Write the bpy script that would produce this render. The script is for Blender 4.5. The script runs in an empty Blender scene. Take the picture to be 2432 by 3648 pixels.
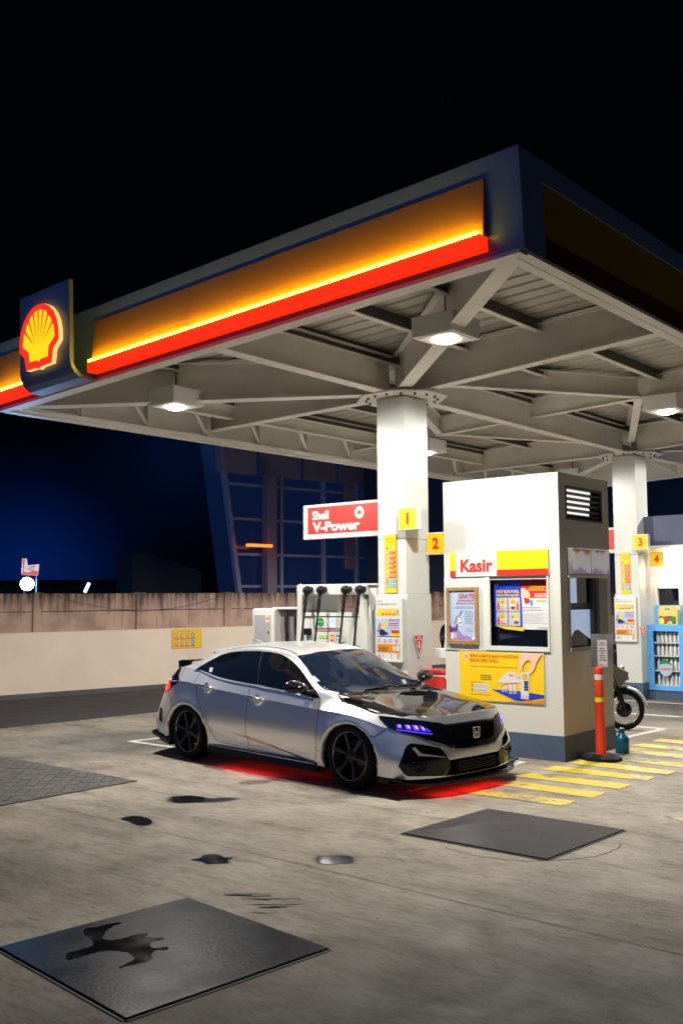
SKY_STRENGTH = 0.01
HAZE_GLOW = 0.19
BLUE_FILL = 0.36
EXPOSURE = 0.0
LAMP_W = 185
SPOT_W = 330
TUBE = 50.0
# camera axes (right, down, forward) in world terms, one row each for world x, y, z
CAMR = [[0.765886, -0.0605, -0.640124], [0.642937, 0.060956, 0.76349], [-0.007172, -0.996305, 0.085583]]
FLOOD_W = 400
FLOOD_DIR = (-.84315, .53732, .0198)
TOWER_DIR = (-.7505, .6450, .1438)
UPLIGHT_W = 65
SHADE_OFFSET = (23,-17,5)  # shifts the painted foreground darkening across the slab
import bpy, bmesh, math, random
from mathutils import Vector, Matrix
from mathutils.bvhtree import BVHTree
from mathutils.geometry import tessellate_polygon

random.seed(7)
SC = bpy.context.scene
COL = SC.collection


def lin(c):
    def f(v):
        v /= 255.0
        return v / 12.92 if v <= 0.04045 else ((v + 0.055) / 1.055) ** 2.4
    return (f(c[0]), f(c[1]), f(c[2]))


def mat(name, col, rough=0.5, metal=0.0, emit=None, estr=0.0, bump=0.0, bscale=40.0,
        var=0.0, vscale=3.0, coat=0.0, spec=0.5, trans=0.0, rvar=0.0):
    """Principled material; var/rvar mottle the base colour / roughness with noise, bump adds a fine grain."""
    m = bpy.data.materials.new(name)
    m.use_nodes = True
    nt = m.node_tree
    b = nt.nodes['Principled BSDF']
    b.inputs['Base Color'].default_value = (*col, 1)
    b.inputs['Roughness'].default_value = rough
    b.inputs['Metallic'].default_value = metal
    b.inputs['Specular IOR Level'].default_value = spec
    if coat:
        b.inputs['Coat Weight'].default_value = coat
        b.inputs['Coat Roughness'].default_value = 0.04
    if trans:
        b.inputs['Transmission Weight'].default_value = trans
    if emit:
        b.inputs['Emission Color'].default_value = (*emit, 1)
        b.inputs['Emission Strength'].default_value = estr
    if var or rvar or bump:
        tc = nt.nodes.new('ShaderNodeTexCoord')
        n = nt.nodes.new('ShaderNodeTexNoise')
        n.inputs['Scale'].default_value = vscale
        n.inputs['Detail'].default_value = 6
        nt.links.new(tc.outputs['Object'], n.inputs['Vector'])
        if var:
            mr = nt.nodes.new('ShaderNodeMapRange')
            mr.inputs['From Min'].default_value = 0.3
            mr.inputs['From Max'].default_value = 0.7
            mr.inputs['To Min'].default_value = 1 - var
            mr.inputs['To Max'].default_value = 1 + var * 0.6
            nt.links.new(n.outputs['Fac'], mr.inputs['Value'])
            mx = nt.nodes.new('ShaderNodeVectorMath')
            mx.operation = 'SCALE'
            mx.inputs[0].default_value = col
            nt.links.new(mr.outputs['Result'], mx.inputs['Scale'])
            nt.links.new(mx.outputs['Vector'], b.inputs['Base Color'])
        if rvar:
            m2 = nt.nodes.new('ShaderNodeMapRange')
            m2.inputs['From Min'].default_value = 0.35
            m2.inputs['From Max'].default_value = 0.65
            m2.inputs['To Min'].default_value = max(0.02, rough - rvar)
            m2.inputs['To Max'].default_value = rough + rvar
            nt.links.new(n.outputs['Fac'], m2.inputs['Value'])
            nt.links.new(m2.outputs['Result'], b.inputs['Roughness'])
        if bump:
            n2 = nt.nodes.new('ShaderNodeTexNoise')
            n2.inputs['Scale'].default_value = bscale
            n2.inputs['Detail'].default_value = 5
            nt.links.new(tc.outputs['Object'], n2.inputs['Vector'])
            bp = nt.nodes.new('ShaderNodeBump')
            bp.inputs['Strength'].default_value = bump
            bp.inputs['Distance'].default_value = 0.02
            nt.links.new(n2.outputs['Fac'], bp.inputs['Height'])
            nt.links.new(bp.outputs['Normal'], b.inputs['Normal'])
    return m


class MB:
    """collects shapes with a material each, then links them as ONE mesh object"""

    def __init__(self):
        self.v, self.f, self.mi, self.sm = [], [], [], []
        self.mats = []

    def _m(self, m):
        if m not in self.mats:
            self.mats.append(m)
        return self.mats.index(m)

    def add(self, verts, faces, m, smooth=False):
        o = len(self.v)
        self.v += [Vector(p) for p in verts]
        k = self._m(m)
        for fc in faces:
            self.f.append([i + o for i in fc])
            self.mi.append(k)
            self.sm.append(smooth)

    def box(self, x0, x1, y0, y1, z0, z1, m, bev=0.0, M=None):
        bm = bmesh.new()
        bmesh.ops.create_cube(bm, size=1)
        for v in bm.verts:
            v.co = Vector(((x0 + x1) / 2 + v.co.x * (x1 - x0), (y0 + y1) / 2 + v.co.y * (y1 - y0), (z0 + z1) / 2 + v.co.z * (z1 - z0)))
        if bev:
            bmesh.ops.bevel(bm, geom=list(bm.edges), offset=bev, segments=2, affect='EDGES', profile=0.5)
        self.bm(bm, m, M)

    def bm(self, bm, m, M=None, smooth=False):
        bm.verts.index_update()
        vs = [(M @ v.co if M else v.co.copy()) for v in bm.verts]
        self.add(vs, [[v.index for v in f.verts] for f in bm.faces], m, smooth)
        bm.free()

    def bar(self, a, b, w, h, m, up=(0, 0, 1)):
        """rectangular bar from a to b, width w (sideways), height h (along up)"""
        a, b = Vector(a), Vector(b)
        d = (b - a).normalized()
        s = d.cross(Vector(up))
        if s.length < 1e-5:
            s = d.cross(Vector((1, 0, 0)))
        s.normalize()
        u = s.cross(d)
        c = []
        for p in (a, b):
            for i, j in ((-1, -1), (1, -1), (1, 1), (-1, 1)):
                c.append(p + s * (i * w / 2) + u * (j * h / 2))
        self.add(c, [(0, 1, 2, 3), (7, 6, 5, 4), (0, 4, 5, 1), (1, 5, 6, 2), (2, 6, 7, 3), (3, 7, 4, 0)], m)

    def tube(self, pts, r, m, n=10, caps=True):
        pts = [Vector(p) for p in pts]
        rs = r if isinstance(r, (list, tuple)) else [r] * len(pts)
        vs, fs = [], []
        prev = None
        for i, p in enumerate(pts):
            d = (pts[min(i + 1, len(pts) - 1)] - pts[max(i - 1, 0)]).normalized()
            if prev is None:
                s = d.cross(Vector((0, 0, 1)))
                if s.length < 1e-4:
                    s = d.cross(Vector((1, 0, 0)))
            else:
                s = prev - d * prev.dot(d)
            s.normalize()
            prev = s
            t = d.cross(s)
            for k in range(n):
                a = 2 * math.pi * k / n
                vs.append(p + (s * math.cos(a) + t * math.sin(a)) * rs[i])
        for i in range(len(pts) - 1):
            for k in range(n):
                fs.append((i * n + k, i * n + (k + 1) % n, (i + 1) * n + (k + 1) % n, (i + 1) * n + k))
        if caps:
            fs.append(tuple(range(n))[::-1])
            fs.append(tuple(range((len(pts) - 1) * n, len(pts) * n)))
        self.add(vs, fs, m, True)

    def lathe(self, prof, c, ax, m, n=32, smooth=True, closed=False):
        """prof: list of (r, h) around axis ax through c"""
        ax = Vector(ax).normalized()
        s = ax.cross(Vector((0, 0, 1)))
        if s.length < 1e-4:
            s = ax.cross(Vector((1, 0, 0)))
        s.normalize()
        t = ax.cross(s)
        c = Vector(c)
        vs, fs = [], []
        for r, h in prof:
            for k in range(n):
                a = 2 * math.pi * k / n
                vs.append(c + ax * h + (s * math.cos(a) + t * math.sin(a)) * r)
        q = len(prof)
        for i in range(q if closed else q - 1):
            j = (i + 1) % q
            for k in range(n):
                fs.append((i * n + k, i * n + (k + 1) % n, j * n + (k + 1) % n, j * n + k))
        self.add(vs, fs, m, smooth)

    def prism(self, poly, o, r, u, depth, m, bev=0.0):
        """poly in (r,u) coordinates around o, extruded by depth along r x u (towards the viewer when r=right, u=up is seen from the front)"""
        o, r, u = Vector(o), Vector(r), Vector(u)
        n = r.cross(u).normalized()
        area = sum(poly[i][0] * poly[(i + 1) % len(poly)][1] - poly[(i + 1) % len(poly)][0] * poly[i][1] for i in range(len(poly)))
        if area < 0:
            poly = poly[::-1]
        k = len(poly)
        fr = [o + r * a + u * b + n * depth for a, b in poly]
        bk = [o + r * a + u * b for a, b in poly]
        tris = tessellate_polygon([[Vector((a, b, 0)) for a, b in poly]])
        fs = []
        for t in tris:
            t = list(t)
            q = [poly[i] for i in t]
            s = (q[1][0] - q[0][0]) * (q[2][1] - q[0][1]) - (q[2][0] - q[0][0]) * (q[1][1] - q[0][1])
            if s < 0:
                t = t[::-1]
            fs.append(tuple(t))
            fs.append(tuple(i + k for i in t[::-1]))
        for i in range(k):
            j = (i + 1) % k
            fs.append((j, i, i + k, j + k))
        self.add(fr + bk, fs, m)

    def build(self, name, parent=None, world=True, smooth=None, fix=False):
        me = bpy.data.meshes.new(name)
        vs = self.v
        if parent is not None and world:
            Mi = root_matrix(parent).inverted()
            vs = [Mi @ p for p in vs]
        me.from_pydata([tuple(p) for p in vs], [], self.f)
        for m in self.mats:
            me.materials.append(m)
        for p, k, s in zip(me.polygons, self.mi, self.sm):
            p.material_index = k
            p.use_smooth = s if smooth is None else smooth
        if fix:
            b = bmesh.new()
            b.from_mesh(me)
            bmesh.ops.recalc_face_normals(b, faces=b.faces)
            b.to_mesh(me)
            b.free()
        me.validate()
        me.update()
        o = bpy.data.objects.new(name, me)
        COL.objects.link(o)
        if parent is not None:
            o.parent = parent
        return o


def root_matrix(o):
    M = Matrix.LocRotScale(o.location, o.rotation_euler, None)
    while o.parent is not None:
        o = o.parent
        M = Matrix.LocRotScale(o.location, o.rotation_euler, None) @ M
    return M


def tag(o, label, cat, group=None):
    o['label'] = label
    o['category'] = cat
    if group:
        o['group'] = group
    return o


def thing(name, label, cat, loc=(0, 0, 0), rot=(0, 0, 0), group=None):
    o = bpy.data.objects.new(name, None)
    o.empty_display_size = 0.1
    COL.objects.link(o)
    o.location = loc
    o.rotation_euler = rot
    return tag(o, label, cat, group)


def struct(o):
    o['kind'] = 'structure'
    return o


def copy_tree(o, parent=None):
    c = o.copy()
    COL.objects.link(c)
    if parent is not None:
        c.parent = parent
    for ch in list(o.children):
        copy_tree(ch, c)
    return c


_glyphs = {}


def text_mesh(s, bold=0.0, align='LEFT', spacing=1.0):
    key = (s, bold, align, spacing)
    if key not in _glyphs:
        cu = bpy.data.curves.new('lettering', 'FONT')
        cu.body = s
        cu.size = 1.0
        cu.offset = bold
        cu.align_x = align
        cu.space_character = spacing
        cu.resolution_u = 3
        ob = bpy.data.objects.new('lettering', cu)
        COL.objects.link(ob)
        dg = bpy.context.evaluated_depsgraph_get()
        me = bpy.data.meshes.new_from_object(ob.evaluated_get(dg))
        vs = [v.co.copy() for v in me.vertices]
        fs = [tuple(p.vertices) for p in me.polygons]
        bpy.data.objects.remove(ob)
        bpy.data.curves.remove(cu)
        bpy.data.meshes.remove(me)
        _glyphs[key] = (vs, fs)
    return _glyphs[key]


class Print(MB):
    """flat artwork on a plane: o origin, r right, u up; layers stand 1.5 mm apart towards the viewer"""

    def __init__(self, o, r=(1, 0, 0), u=(0, 0, 1), step=0.0015):
        super().__init__()
        self.o, self.r, self.u = Vector(o), Vector(r).normalized(), Vector(u).normalized()
        self.n = self.r.cross(self.u)
        self.step = step

    def P(self, a, b, k):
        return self.o + self.r * a + self.u * b + self.n * (k * self.step)

    def poly(self, pts, m, k):
        area = sum(pts[i][0] * pts[(i + 1) % len(pts)][1] - pts[(i + 1) % len(pts)][0] * pts[i][1] for i in range(len(pts)))
        if area < 0:
            pts = pts[::-1]
        tris = tessellate_polygon([[Vector((a, b, 0)) for a, b in pts]])
        fs = []
        for t in tris:
            t = list(t)
            q = [pts[i] for i in t]
            if (q[1][0] - q[0][0]) * (q[2][1] - q[0][1]) - (q[2][0] - q[0][0]) * (q[1][1] - q[0][1]) < 0:
                t = t[::-1]
            fs.append(tuple(t))
        self.add([self.P(a, b, k) for a, b in pts], fs, m)

    def rect(self, a0, a1, b0, b1, m, k):
        self.add([self.P(a0, b0, k), self.P(a1, b0, k), self.P(a1, b1, k), self.P(a0, b1, k)], [(0, 1, 2, 3)], m)

    def disc(self, a, b, ra, rb, m, k, n=24):
        self.add([self.P(a + ra * math.cos(2 * math.pi * i / n), b + rb * math.sin(2 * math.pi * i / n), k) for i in range(n)], [tuple(range(n))], m)

    def text(self, s, a, b, m, k, h=None, w=None, bold=0.0, align='LEFT', italic=0.0):
        """s set with its baseline at b; h = cap height in metres, w = fit this width"""
        vs, fs = text_mesh(s, bold, 'LEFT')
        if not vs:
            return
        x0, x1 = min(v.x for v in vs), max(v.x for v in vs)
        sy = (h / 0.69) if h else None
        sx = (w / (x1 - x0)) if w else sy
        if sy is None:
            sy = sx
        W = (x1 - x0) * sx
        off = {'LEFT': 0, 'CENTER': -W / 2, 'RIGHT': -W}[align]
        self.add([self.P(a + off + (v.x - x0) * sx + italic * v.y * sy, b + v.y * sy, k) for v in vs], fs, m)

    def lines(self, a0, a1, b1, n, pitch, hh, m, k, ragged=0.3, words=True):
        """n rows of small unreadable print, each row broken into word-length dashes"""
        rnd = random.Random(int(a0 * 1000) + int(b1 * 1000) + n)
        for i in range(n):
            b = b1 - i * pitch
            e = a1 - (a1 - a0) * ragged * rnd.random()
            x = a0
            while x < e:
                wl = min(e - x, hh * rnd.uniform(1.5, 5.0)) if words else e - x
                self.rect(x, x + wl, b - hh, b, m, k)
                x += wl + hh * 0.7


PECTEN = [(0, .37), (.11, .355), (.21, .305), (.30, .22), (.36, .115), (.388, 0), (.388, -.12), (.285, -.20), (.25, -.36), (.05, -.365), (0, -.385)]
PECTEN = PECTEN + [(-x, y) for x, y in PECTEN[-2:0:-1]]
SHELL_IN = [(0, .30), (.045, .302), (.075, .285), (.125, .272), (.16, .245), (.175, .215), (.225, .175), (.25, .14), (.265, .105), (.295, .06), (.305, .015),
            (.315, -.07), (.195, -.155), (.18, -.275), (.04, -.275), (0, -.30)]
SHELL_IN = SHELL_IN + [(-x, y) for x, y in SHELL_IN[-2:0:-1]]
RAYS = [(0, (0, .31)), (.022, (.10, .29)), (.044, (.193, .215)), (.06, (.268, .10)), (-.022, (-.10, .29)), (-.044, (-.193, .215)), (-.06, (-.268, .10))]


def pecten(P, a, b, s, red, yel, k, depth=False):
    P.poly([(a + x * s, b + y * s) for x, y in PECTEN], red, k)
    P.poly([(a + x * s, b + y * s) for x, y in SHELL_IN], yel, k + 1)
    for bx, (tx, ty) in RAYS:
        d = Vector((tx - bx, ty + .12)).normalized()
        p = Vector((-d.y, d.x)) * .017
        P.poly([(a + bx * s, b - .12 * s), (a + (tx + d.x * .02 + p.x) * s, b + (ty + d.y * .02 + p.y) * s), (a + (tx + d.x * .02 - p.x) * s, b + (ty + d.y * .02 - p.y) * s)], red, k + 2)


# shared paints and plastics
M_WHITE = mat('white_paint', (.62, .63, .60), .45, bump=.04, bscale=60, var=.03, vscale=1.5)
M_WHITEGLOSS = mat('white_enamel', (.64, .65, .62), .3, var=.03, vscale=2)
M_BLACK = mat('black_plastic', (.010, .011, .013), .35, spec=.2)
M_BLACKGLOSS = mat('gloss_black', (.005, .006, .009), .10, spec=.3)
M_RUBBER = mat('black_rubber', (.011, .011, .012), .7, bump=.05, spec=.15)
M_CHROME = mat('chrome', (.75, .75, .76), .12, 1.0)
M_STEEL = mat('brushed_steel', (.42, .41, .40), .38, .9, rvar=.08, vscale=8)
M_GREYPLASTIC = mat('grey_plastic', (.30, .30, .31), .45)
P_RED = mat('print_red', (.62, .022, .014), .45)
P_YEL = mat('print_yellow', (.84, .55, .002), .45)
P_ORANGE = mat('print_orange', (.66, .24, .004), .45)
P_WHITE = mat('print_white', (.66, .66, .66), .5)
P_BLACK = mat('print_black', (.02, .02, .022), .5)
P_GREY = mat('print_grey', (.25, .25, .26), .5)
P_LGREY = mat('print_light_grey', (.5, .5, .5), .5)
P_BLUE = mat('print_blue', lin((20, 55, 190)), .45)
P_NAVY = mat('print_navy', lin((25, 25, 95)), .45)
P_LBLUE = mat('print_light_blue', lin((70, 160, 215)), .45)
P_PALE = mat('print_pale_blue', (.40, .50, .66), .45)
P_PURPLE = mat('print_purple', lin((110, 40, 150)), .45)
P_MAUVE = mat('print_mauve', (.30, .22, .46), .45)
P_CRIMSON = mat('print_crimson', lin((170, 50, 85)), .45)
P_GREEN = mat('print_green', lin((30, 130, 70)), .45)
P_LIME = mat('print_lime', lin((205, 220, 40)), .45)
P_SKIN = mat('print_skin', lin((240, 190, 160)), .5)
P_TAN = mat('print_tan', lin((205, 165, 120)), .5)
P_BROWN = mat('print_brown', lin((95, 55, 35)), .5)
# ---------------------------------------------------------------- night sky, moonlike blue fill, camera
W = bpy.data.worlds.new('World')
SC.world = W
W.use_nodes = True
nt = W.node_tree
bg = nt.nodes['Background']
sky = nt.nodes.new('ShaderNodeTexSky')
sky.sky_type = 'NISHITA'
sky.sun_disc = False
SUN_EL, SUN_AZ = math.radians(24), math.radians(200)
sky.sun_elevation = math.radians(-6)
sky.sun_rotation = SUN_AZ
nt.links.new(sky.outputs['Color'], bg.inputs['Color'])
bg.inputs['Strength'].default_value = SKY_STRENGTH
night = nt.nodes.new('ShaderNodeBackground')
night.inputs['Color'].default_value = (.0004, .0006, .0013, 1)
# floodlight haze and a second blue glow higher up, painted into the sky
tc = nt.nodes.new('ShaderNodeTexCoord')
lobes = None
for gd, lo, col, st in ((FLOOD_DIR, .975, (.002, .050, .42, 1), HAZE_GLOW), (TOWER_DIR, .980, (.001, .030, .16, 1), HAZE_GLOW * .5)):
    dot = nt.nodes.new('ShaderNodeVectorMath')
    dot.operation = 'DOT_PRODUCT'
    dot.inputs[1].default_value = Vector(gd).normalized()
    nt.links.new(tc.outputs['Generated'], dot.inputs[0])
    mr = nt.nodes.new('ShaderNodeMapRange')
    mr.inputs['From Min'].default_value = lo
    mr.inputs['From Max'].default_value = 1.0
    nt.links.new(dot.outputs['Value'], mr.inputs['Value'])
    pw_ = nt.nodes.new('ShaderNodeMath')
    pw_.operation = 'POWER'
    pw_.inputs[1].default_value = 9
    nt.links.new(mr.outputs['Result'], pw_.inputs[0])
    mul = nt.nodes.new('ShaderNodeMath')
    mul.operation = 'MULTIPLY'
    mul.inputs[1].default_value = st
    nt.links.new(pw_.outputs['Value'], mul.inputs[0])
    b2 = nt.nodes.new('ShaderNodeBackground')
    b2.inputs['Color'].default_value = col
    nt.links.new(mul.outputs['Value'], b2.inputs['Strength'])
    if lobes is None:
        lobes = b2.outputs['Background']
    else:
        ad_ = nt.nodes.new('ShaderNodeAddShader')
        nt.links.new(lobes, ad_.inputs[0])
        nt.links.new(b2.outputs['Background'], ad_.inputs[1])
        lobes = ad_.outputs['Shader']
addn = nt.nodes.new('ShaderNodeAddShader')
add0 = nt.nodes.new('ShaderNodeAddShader')
nt.links.new(bg.outputs['Background'], add0.inputs[0])
nt.links.new(night.outputs['Background'], add0.inputs[1])
nt.links.new(add0.outputs['Shader'], addn.inputs[0])
nt.links.new(lobes, addn.inputs[1])
nt.links.new(addn.outputs['Shader'], nt.nodes['World Output'].inputs['Surface'])

sl = bpy.data.lights.new('blue_fill', 'SUN')  # added blue fill from behind the camera, not a visible source
sl.energy = BLUE_FILL
sl.angle = math.radians(110)
sl.color = (.12, .34, 1.0)
so = bpy.data.objects.new('blue_fill', sl)
COL.objects.link(so)
so.rotation_euler = Vector((.45, .80, -.42)).to_track_quat('-Z', 'Y').to_euler()

cam = bpy.data.cameras.new('camera')
co = bpy.data.objects.new('camera', cam)
COL.objects.link(co)
co.location = (0, 0, 1.865)
X, Y, Z = Vector((CAMR[0][0], CAMR[1][0], CAMR[2][0])), -Vector((CAMR[0][1], CAMR[1][1], CAMR[2][1])), -Vector((CAMR[0][2], CAMR[1][2], CAMR[2][2]))
co.rotation_euler = Matrix((X, Y, Z)).transposed().to_euler()
cam.sensor_fit = 'HORIZONTAL'
cam.sensor_width = 24
cam.lens = 24 * 2287 / 1568
cam.clip_end = 2000
cam.dof.use_dof = True
cam.dof.focus_distance = 9.6
cam.dof.aperture_fstop = 2.8
SC.camera = co

SC.view_settings.view_transform = 'Standard'
SC.view_settings.look = 'None'
SC.view_settings.exposure = EXPOSURE
SC.view_settings.gamma = 1
SC.cycles.use_denoising = True
SC.cycles.denoiser = 'OPENIMAGEDENOISE'
SC.cycles.denoising_prefilter = 'ACCURATE'
SC.cycles.sample_clamp_indirect = 8
SC.cycles.max_bounces = 8
SC.cycles.use_adaptive_sampling = True
SC.cycles.adaptive_threshold = .01
SC.cycles.blur_glossy = .5
# ---------------------------------------------------------------- the ground
def concrete_mat():
    m = bpy.data.materials.new('forecourt_concrete')
    m.use_nodes = True
    nt = m.node_tree
    b = nt.nodes['Principled BSDF']
    b.inputs['Specular IOR Level'].default_value = .18
    tc = nt.nodes.new('ShaderNodeTexCoord')
    P = tc.outputs['Object']

    def noise(scale, detail=6, rough=.6, dist=0.0, vec=P):
        n = nt.nodes.new('ShaderNodeTexNoise')
        n.inputs['Scale'].default_value = scale
        n.inputs['Detail'].default_value = detail
        n.inputs['Roughness'].default_value = rough
        n.inputs['Distortion'].default_value = dist
        nt.links.new(vec, n.inputs['Vector'])
        return n.outputs['Fac']

    def ramp(fac, stops):
        r = nt.nodes.new('ShaderNodeValToRGB')
        while len(r.color_ramp.elements) < len(stops):
            r.color_ramp.elements.new(.5)
        for e, (p, c) in zip(r.color_ramp.elements, stops):
            e.position = p
            e.color = (*c, 1) if isinstance(c, tuple) else (c, c, c, 1)
        nt.links.new(fac, r.inputs['Fac'])
        return r.outputs['Color']

    def mix(a, bb, f, mode='MULTIPLY'):
        x = nt.nodes.new('ShaderNodeMix')
        x.data_type = 'RGBA'
        x.blend_type = mode
        if isinstance(f, float):
            x.inputs['Factor'].default_value = f
        else:
            nt.links.new(f, x.inputs['Factor'])
        nt.links.new(a, x.inputs['A'])
        nt.links.new(bb, x.inputs['B'])
        return x.outputs['Result']

    # stretched coordinates for the trowel and tyre smears
    mp = nt.nodes.new('ShaderNodeMapping')
    mp.inputs['Scale'].default_value = (.45, 1.6, 1)
    mp.inputs['Rotation'].default_value = (0, 0, math.radians(-8))
    nt.links.new(P, mp.inputs['Vector'])
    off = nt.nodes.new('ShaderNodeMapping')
    off.inputs['Location'].default_value = SHADE_OFFSET
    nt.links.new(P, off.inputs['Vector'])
    base = ramp(noise(.55, 8, .62, .4), [(.30, (.205, .178, .142)), (.52, (.32, .282, .228)), (.72, (.42, .374, .305))])
    smear = ramp(noise(2.2, 7, .66, .6, mp.outputs['Vector']), [(.34, .58), (.5, .95), (.68, 1.10)])
    c = mix(base, smear, .85)
    fine = ramp(noise(13, 10, .78, .3, mp.outputs['Vector']), [(.36, .55), (.5, .97), (.66, 1.16)])
    c = mix(c, fine, .85)
    fleck = ramp(noise(24, 3, .6, .4), [(.30, .45), (.36, 1.0), (.68, 1.0), (.74, 1.25)])
    c = mix(c, fleck, .8)
    grain = ramp(noise(140, 3, .7), [(.3, .78), (.55, 1.0), (.8, 1.12)])
    c = mix(c, grain, .5)
    blot = ramp(noise(1.3, 5, .55, 1.2), [(.60, 1.0), (.70, .72)])
    c = mix(c, blot, .8)
    spots = ramp(noise(5.5, 4, .55, .2), [(.70, 1.0), (.76, .55)])
    c = mix(c, spots, .6)
    pits = ramp(noise(60, 2, .5), [(.24, .45), (.30, 1.0)])
    c = mix(c, pits, .6)
    foreground_shade = ramp(noise(.16, 4, .55, .3, off.outputs['Vector']), [(.42, (.34, .37, .43)), (.56, 1.0)])  # dimmer foreground light, painted into the slab as broad dark patches
    c = mix(c, foreground_shade, .9)
    nt.links.new(c, b.inputs['Base Color'])
    rr = nt.nodes.new('ShaderNodeMapRange')
    rr.inputs['From Min'].default_value = .35
    rr.inputs['From Max'].default_value = .65
    rr.inputs['To Min'].default_value = .60
    rr.inputs['To Max'].default_value = .88
    nt.links.new(noise(1.1, 6, .65, .5), rr.inputs['Value'])
    nt.links.new(rr.outputs['Result'], b.inputs['Roughness'])
    bp = nt.nodes.new('ShaderNodeBump')
    bp.inputs['Strength'].default_value = .25
    bp.inputs['Distance'].default_value = .01
    nt.links.new(noise(45, 6, .7, 0, mp.outputs['Vector']), bp.inputs['Height'])
    nt.links.new(bp.outputs['Normal'], b.inputs['Normal'])
    return m


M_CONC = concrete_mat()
M_ASPHALT = mat('dark_asphalt', (.052, .05, .05), .75, bump=.5, bscale=90, var=.35, vscale=2.5)
M_PAVER = mat('paver_grey', (.085, .082, .078), .75, bump=.3, bscale=60, var=.3, vscale=6)
M_JOINT = mat('paver_joint', (.025, .024, .022), .9)
M_OIL = mat('oil_puddle', (.010, .010, .012), .10, spec=.6, rvar=.05, vscale=4)
M_STAIN = mat('damp_stain', (.06, .056, .05), .35, rvar=.1, vscale=12)
M_CRACK = mat('crack_dark', (.09, .08, .07), .9)  # dark line colour of joints and cracks


def worn_paint(name, col, thresh, under):
    """road paint scuffed through to the concrete"""
    m = bpy.data.materials.new(name)
    m.use_nodes = True
    nt = m.node_tree
    b = nt.nodes['Principled BSDF']
    tc = nt.nodes.new('ShaderNodeTexCoord')
    n = nt.nodes.new('ShaderNodeTexNoise')
    n.inputs['Scale'].default_value = 9
    n.inputs['Detail'].default_value = 9
    n.inputs['Roughness'].default_value = .68
    nt.links.new(tc.outputs['Object'], n.inputs['Vector'])
    n2 = nt.nodes.new('ShaderNodeTexNoise')
    n2.inputs['Scale'].default_value = 1.3
    nt.links.new(tc.outputs['Object'], n2.inputs['Vector'])
    ad = nt.nodes.new('ShaderNodeMath')
    ad.operation = 'ADD'
    nt.links.new(n.outputs['Fac'], ad.inputs[0])
    nt.links.new(n2.outputs['Fac'], ad.inputs[1])
    r = nt.nodes.new('ShaderNodeValToRGB')
    r.color_ramp.elements[0].position = thresh - .012
    r.color_ramp.elements[0].color = (*col, 1)
    r.color_ramp.elements[1].position = thresh + .012
    r.color_ramp.elements[1].color = (*under, 1)
    hv = nt.nodes.new('ShaderNodeMath')
    hv.operation = 'MULTIPLY'
    hv.inputs[1].default_value = .5
    nt.links.new(ad.outputs['Value'], hv.inputs[0])
    nt.links.new(hv.outputs['Value'], r.inputs['Fac'])
    d = nt.nodes.new('ShaderNodeMix')
    d.data_type = 'RGBA'
    d.blend_type = 'MULTIPLY'
    d.inputs['Factor'].default_value = .45
    nt.links.new(r.outputs['Color'], d.inputs['A'])
    r2 = nt.nodes.new('ShaderNodeValToRGB')
    r2.color_ramp.elements[0].position = .35
    r2.color_ramp.elements[0].color = (.45, .45, .42, 1)
    r2.color_ramp.elements[1].position = .6
    nt.links.new(n.outputs['Fac'], r2.inputs['Fac'])
    nt.links.new(r2.outputs['Color'], d.inputs['B'])
    nt.links.new(d.outputs['Result'], b.inputs['Base Color'])
    b.inputs['Roughness'].default_value = .5
    return m


M_YELLOWROAD = worn_paint('yellow_road_paint', (.62, .47, .035), .585, (.22, .195, .15))
M_YELLOWWORN = worn_paint('yellow_road_paint_worn', (.60, .46, .04), .535, (.22, .195, .15))
M_WHITEROAD = worn_paint('white_road_paint', (.68, .67, .62), .60, (.22, .195, .15))


def sheet(name, poly, z, m, sub=0):
    mb = MB()
    mb.prism(poly, (0, 0, z - .0005), (1, 0, 0), (0, 1, 0), .0005, m)
    return struct(mb.build(name))


g = MB()
n = 24
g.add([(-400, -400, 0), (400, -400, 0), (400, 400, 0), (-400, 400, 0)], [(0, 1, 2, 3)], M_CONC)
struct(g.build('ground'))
# asphalt lane along the boundary wall
sheet('asphalt_lane', [(-13.05, 10.6), (-13.25, 8.0), (-13.9, 2.0), (-20, 2.0), (-17.2, 9.5), (-13.2, 34), (-9.5, 34)], .004, M_ASPHALT)


def wob(poly, step, amp, seed):
    """break up a polygon's edges"""
    rnd = random.Random(seed)
    out = []
    for i, a in enumerate(poly):
        b = poly[(i + 1) % len(poly)]
        L = math.hypot(b[0] - a[0], b[1] - a[1])
        k = max(1, int(L / step))
        for j in range(k):
            t = j / k
            out.append((a[0] + (b[0] - a[0]) * t + rnd.uniform(-amp, amp), a[1] + (b[1] - a[1]) * t + rnd.uniform(-amp, amp)))
    return out


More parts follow.
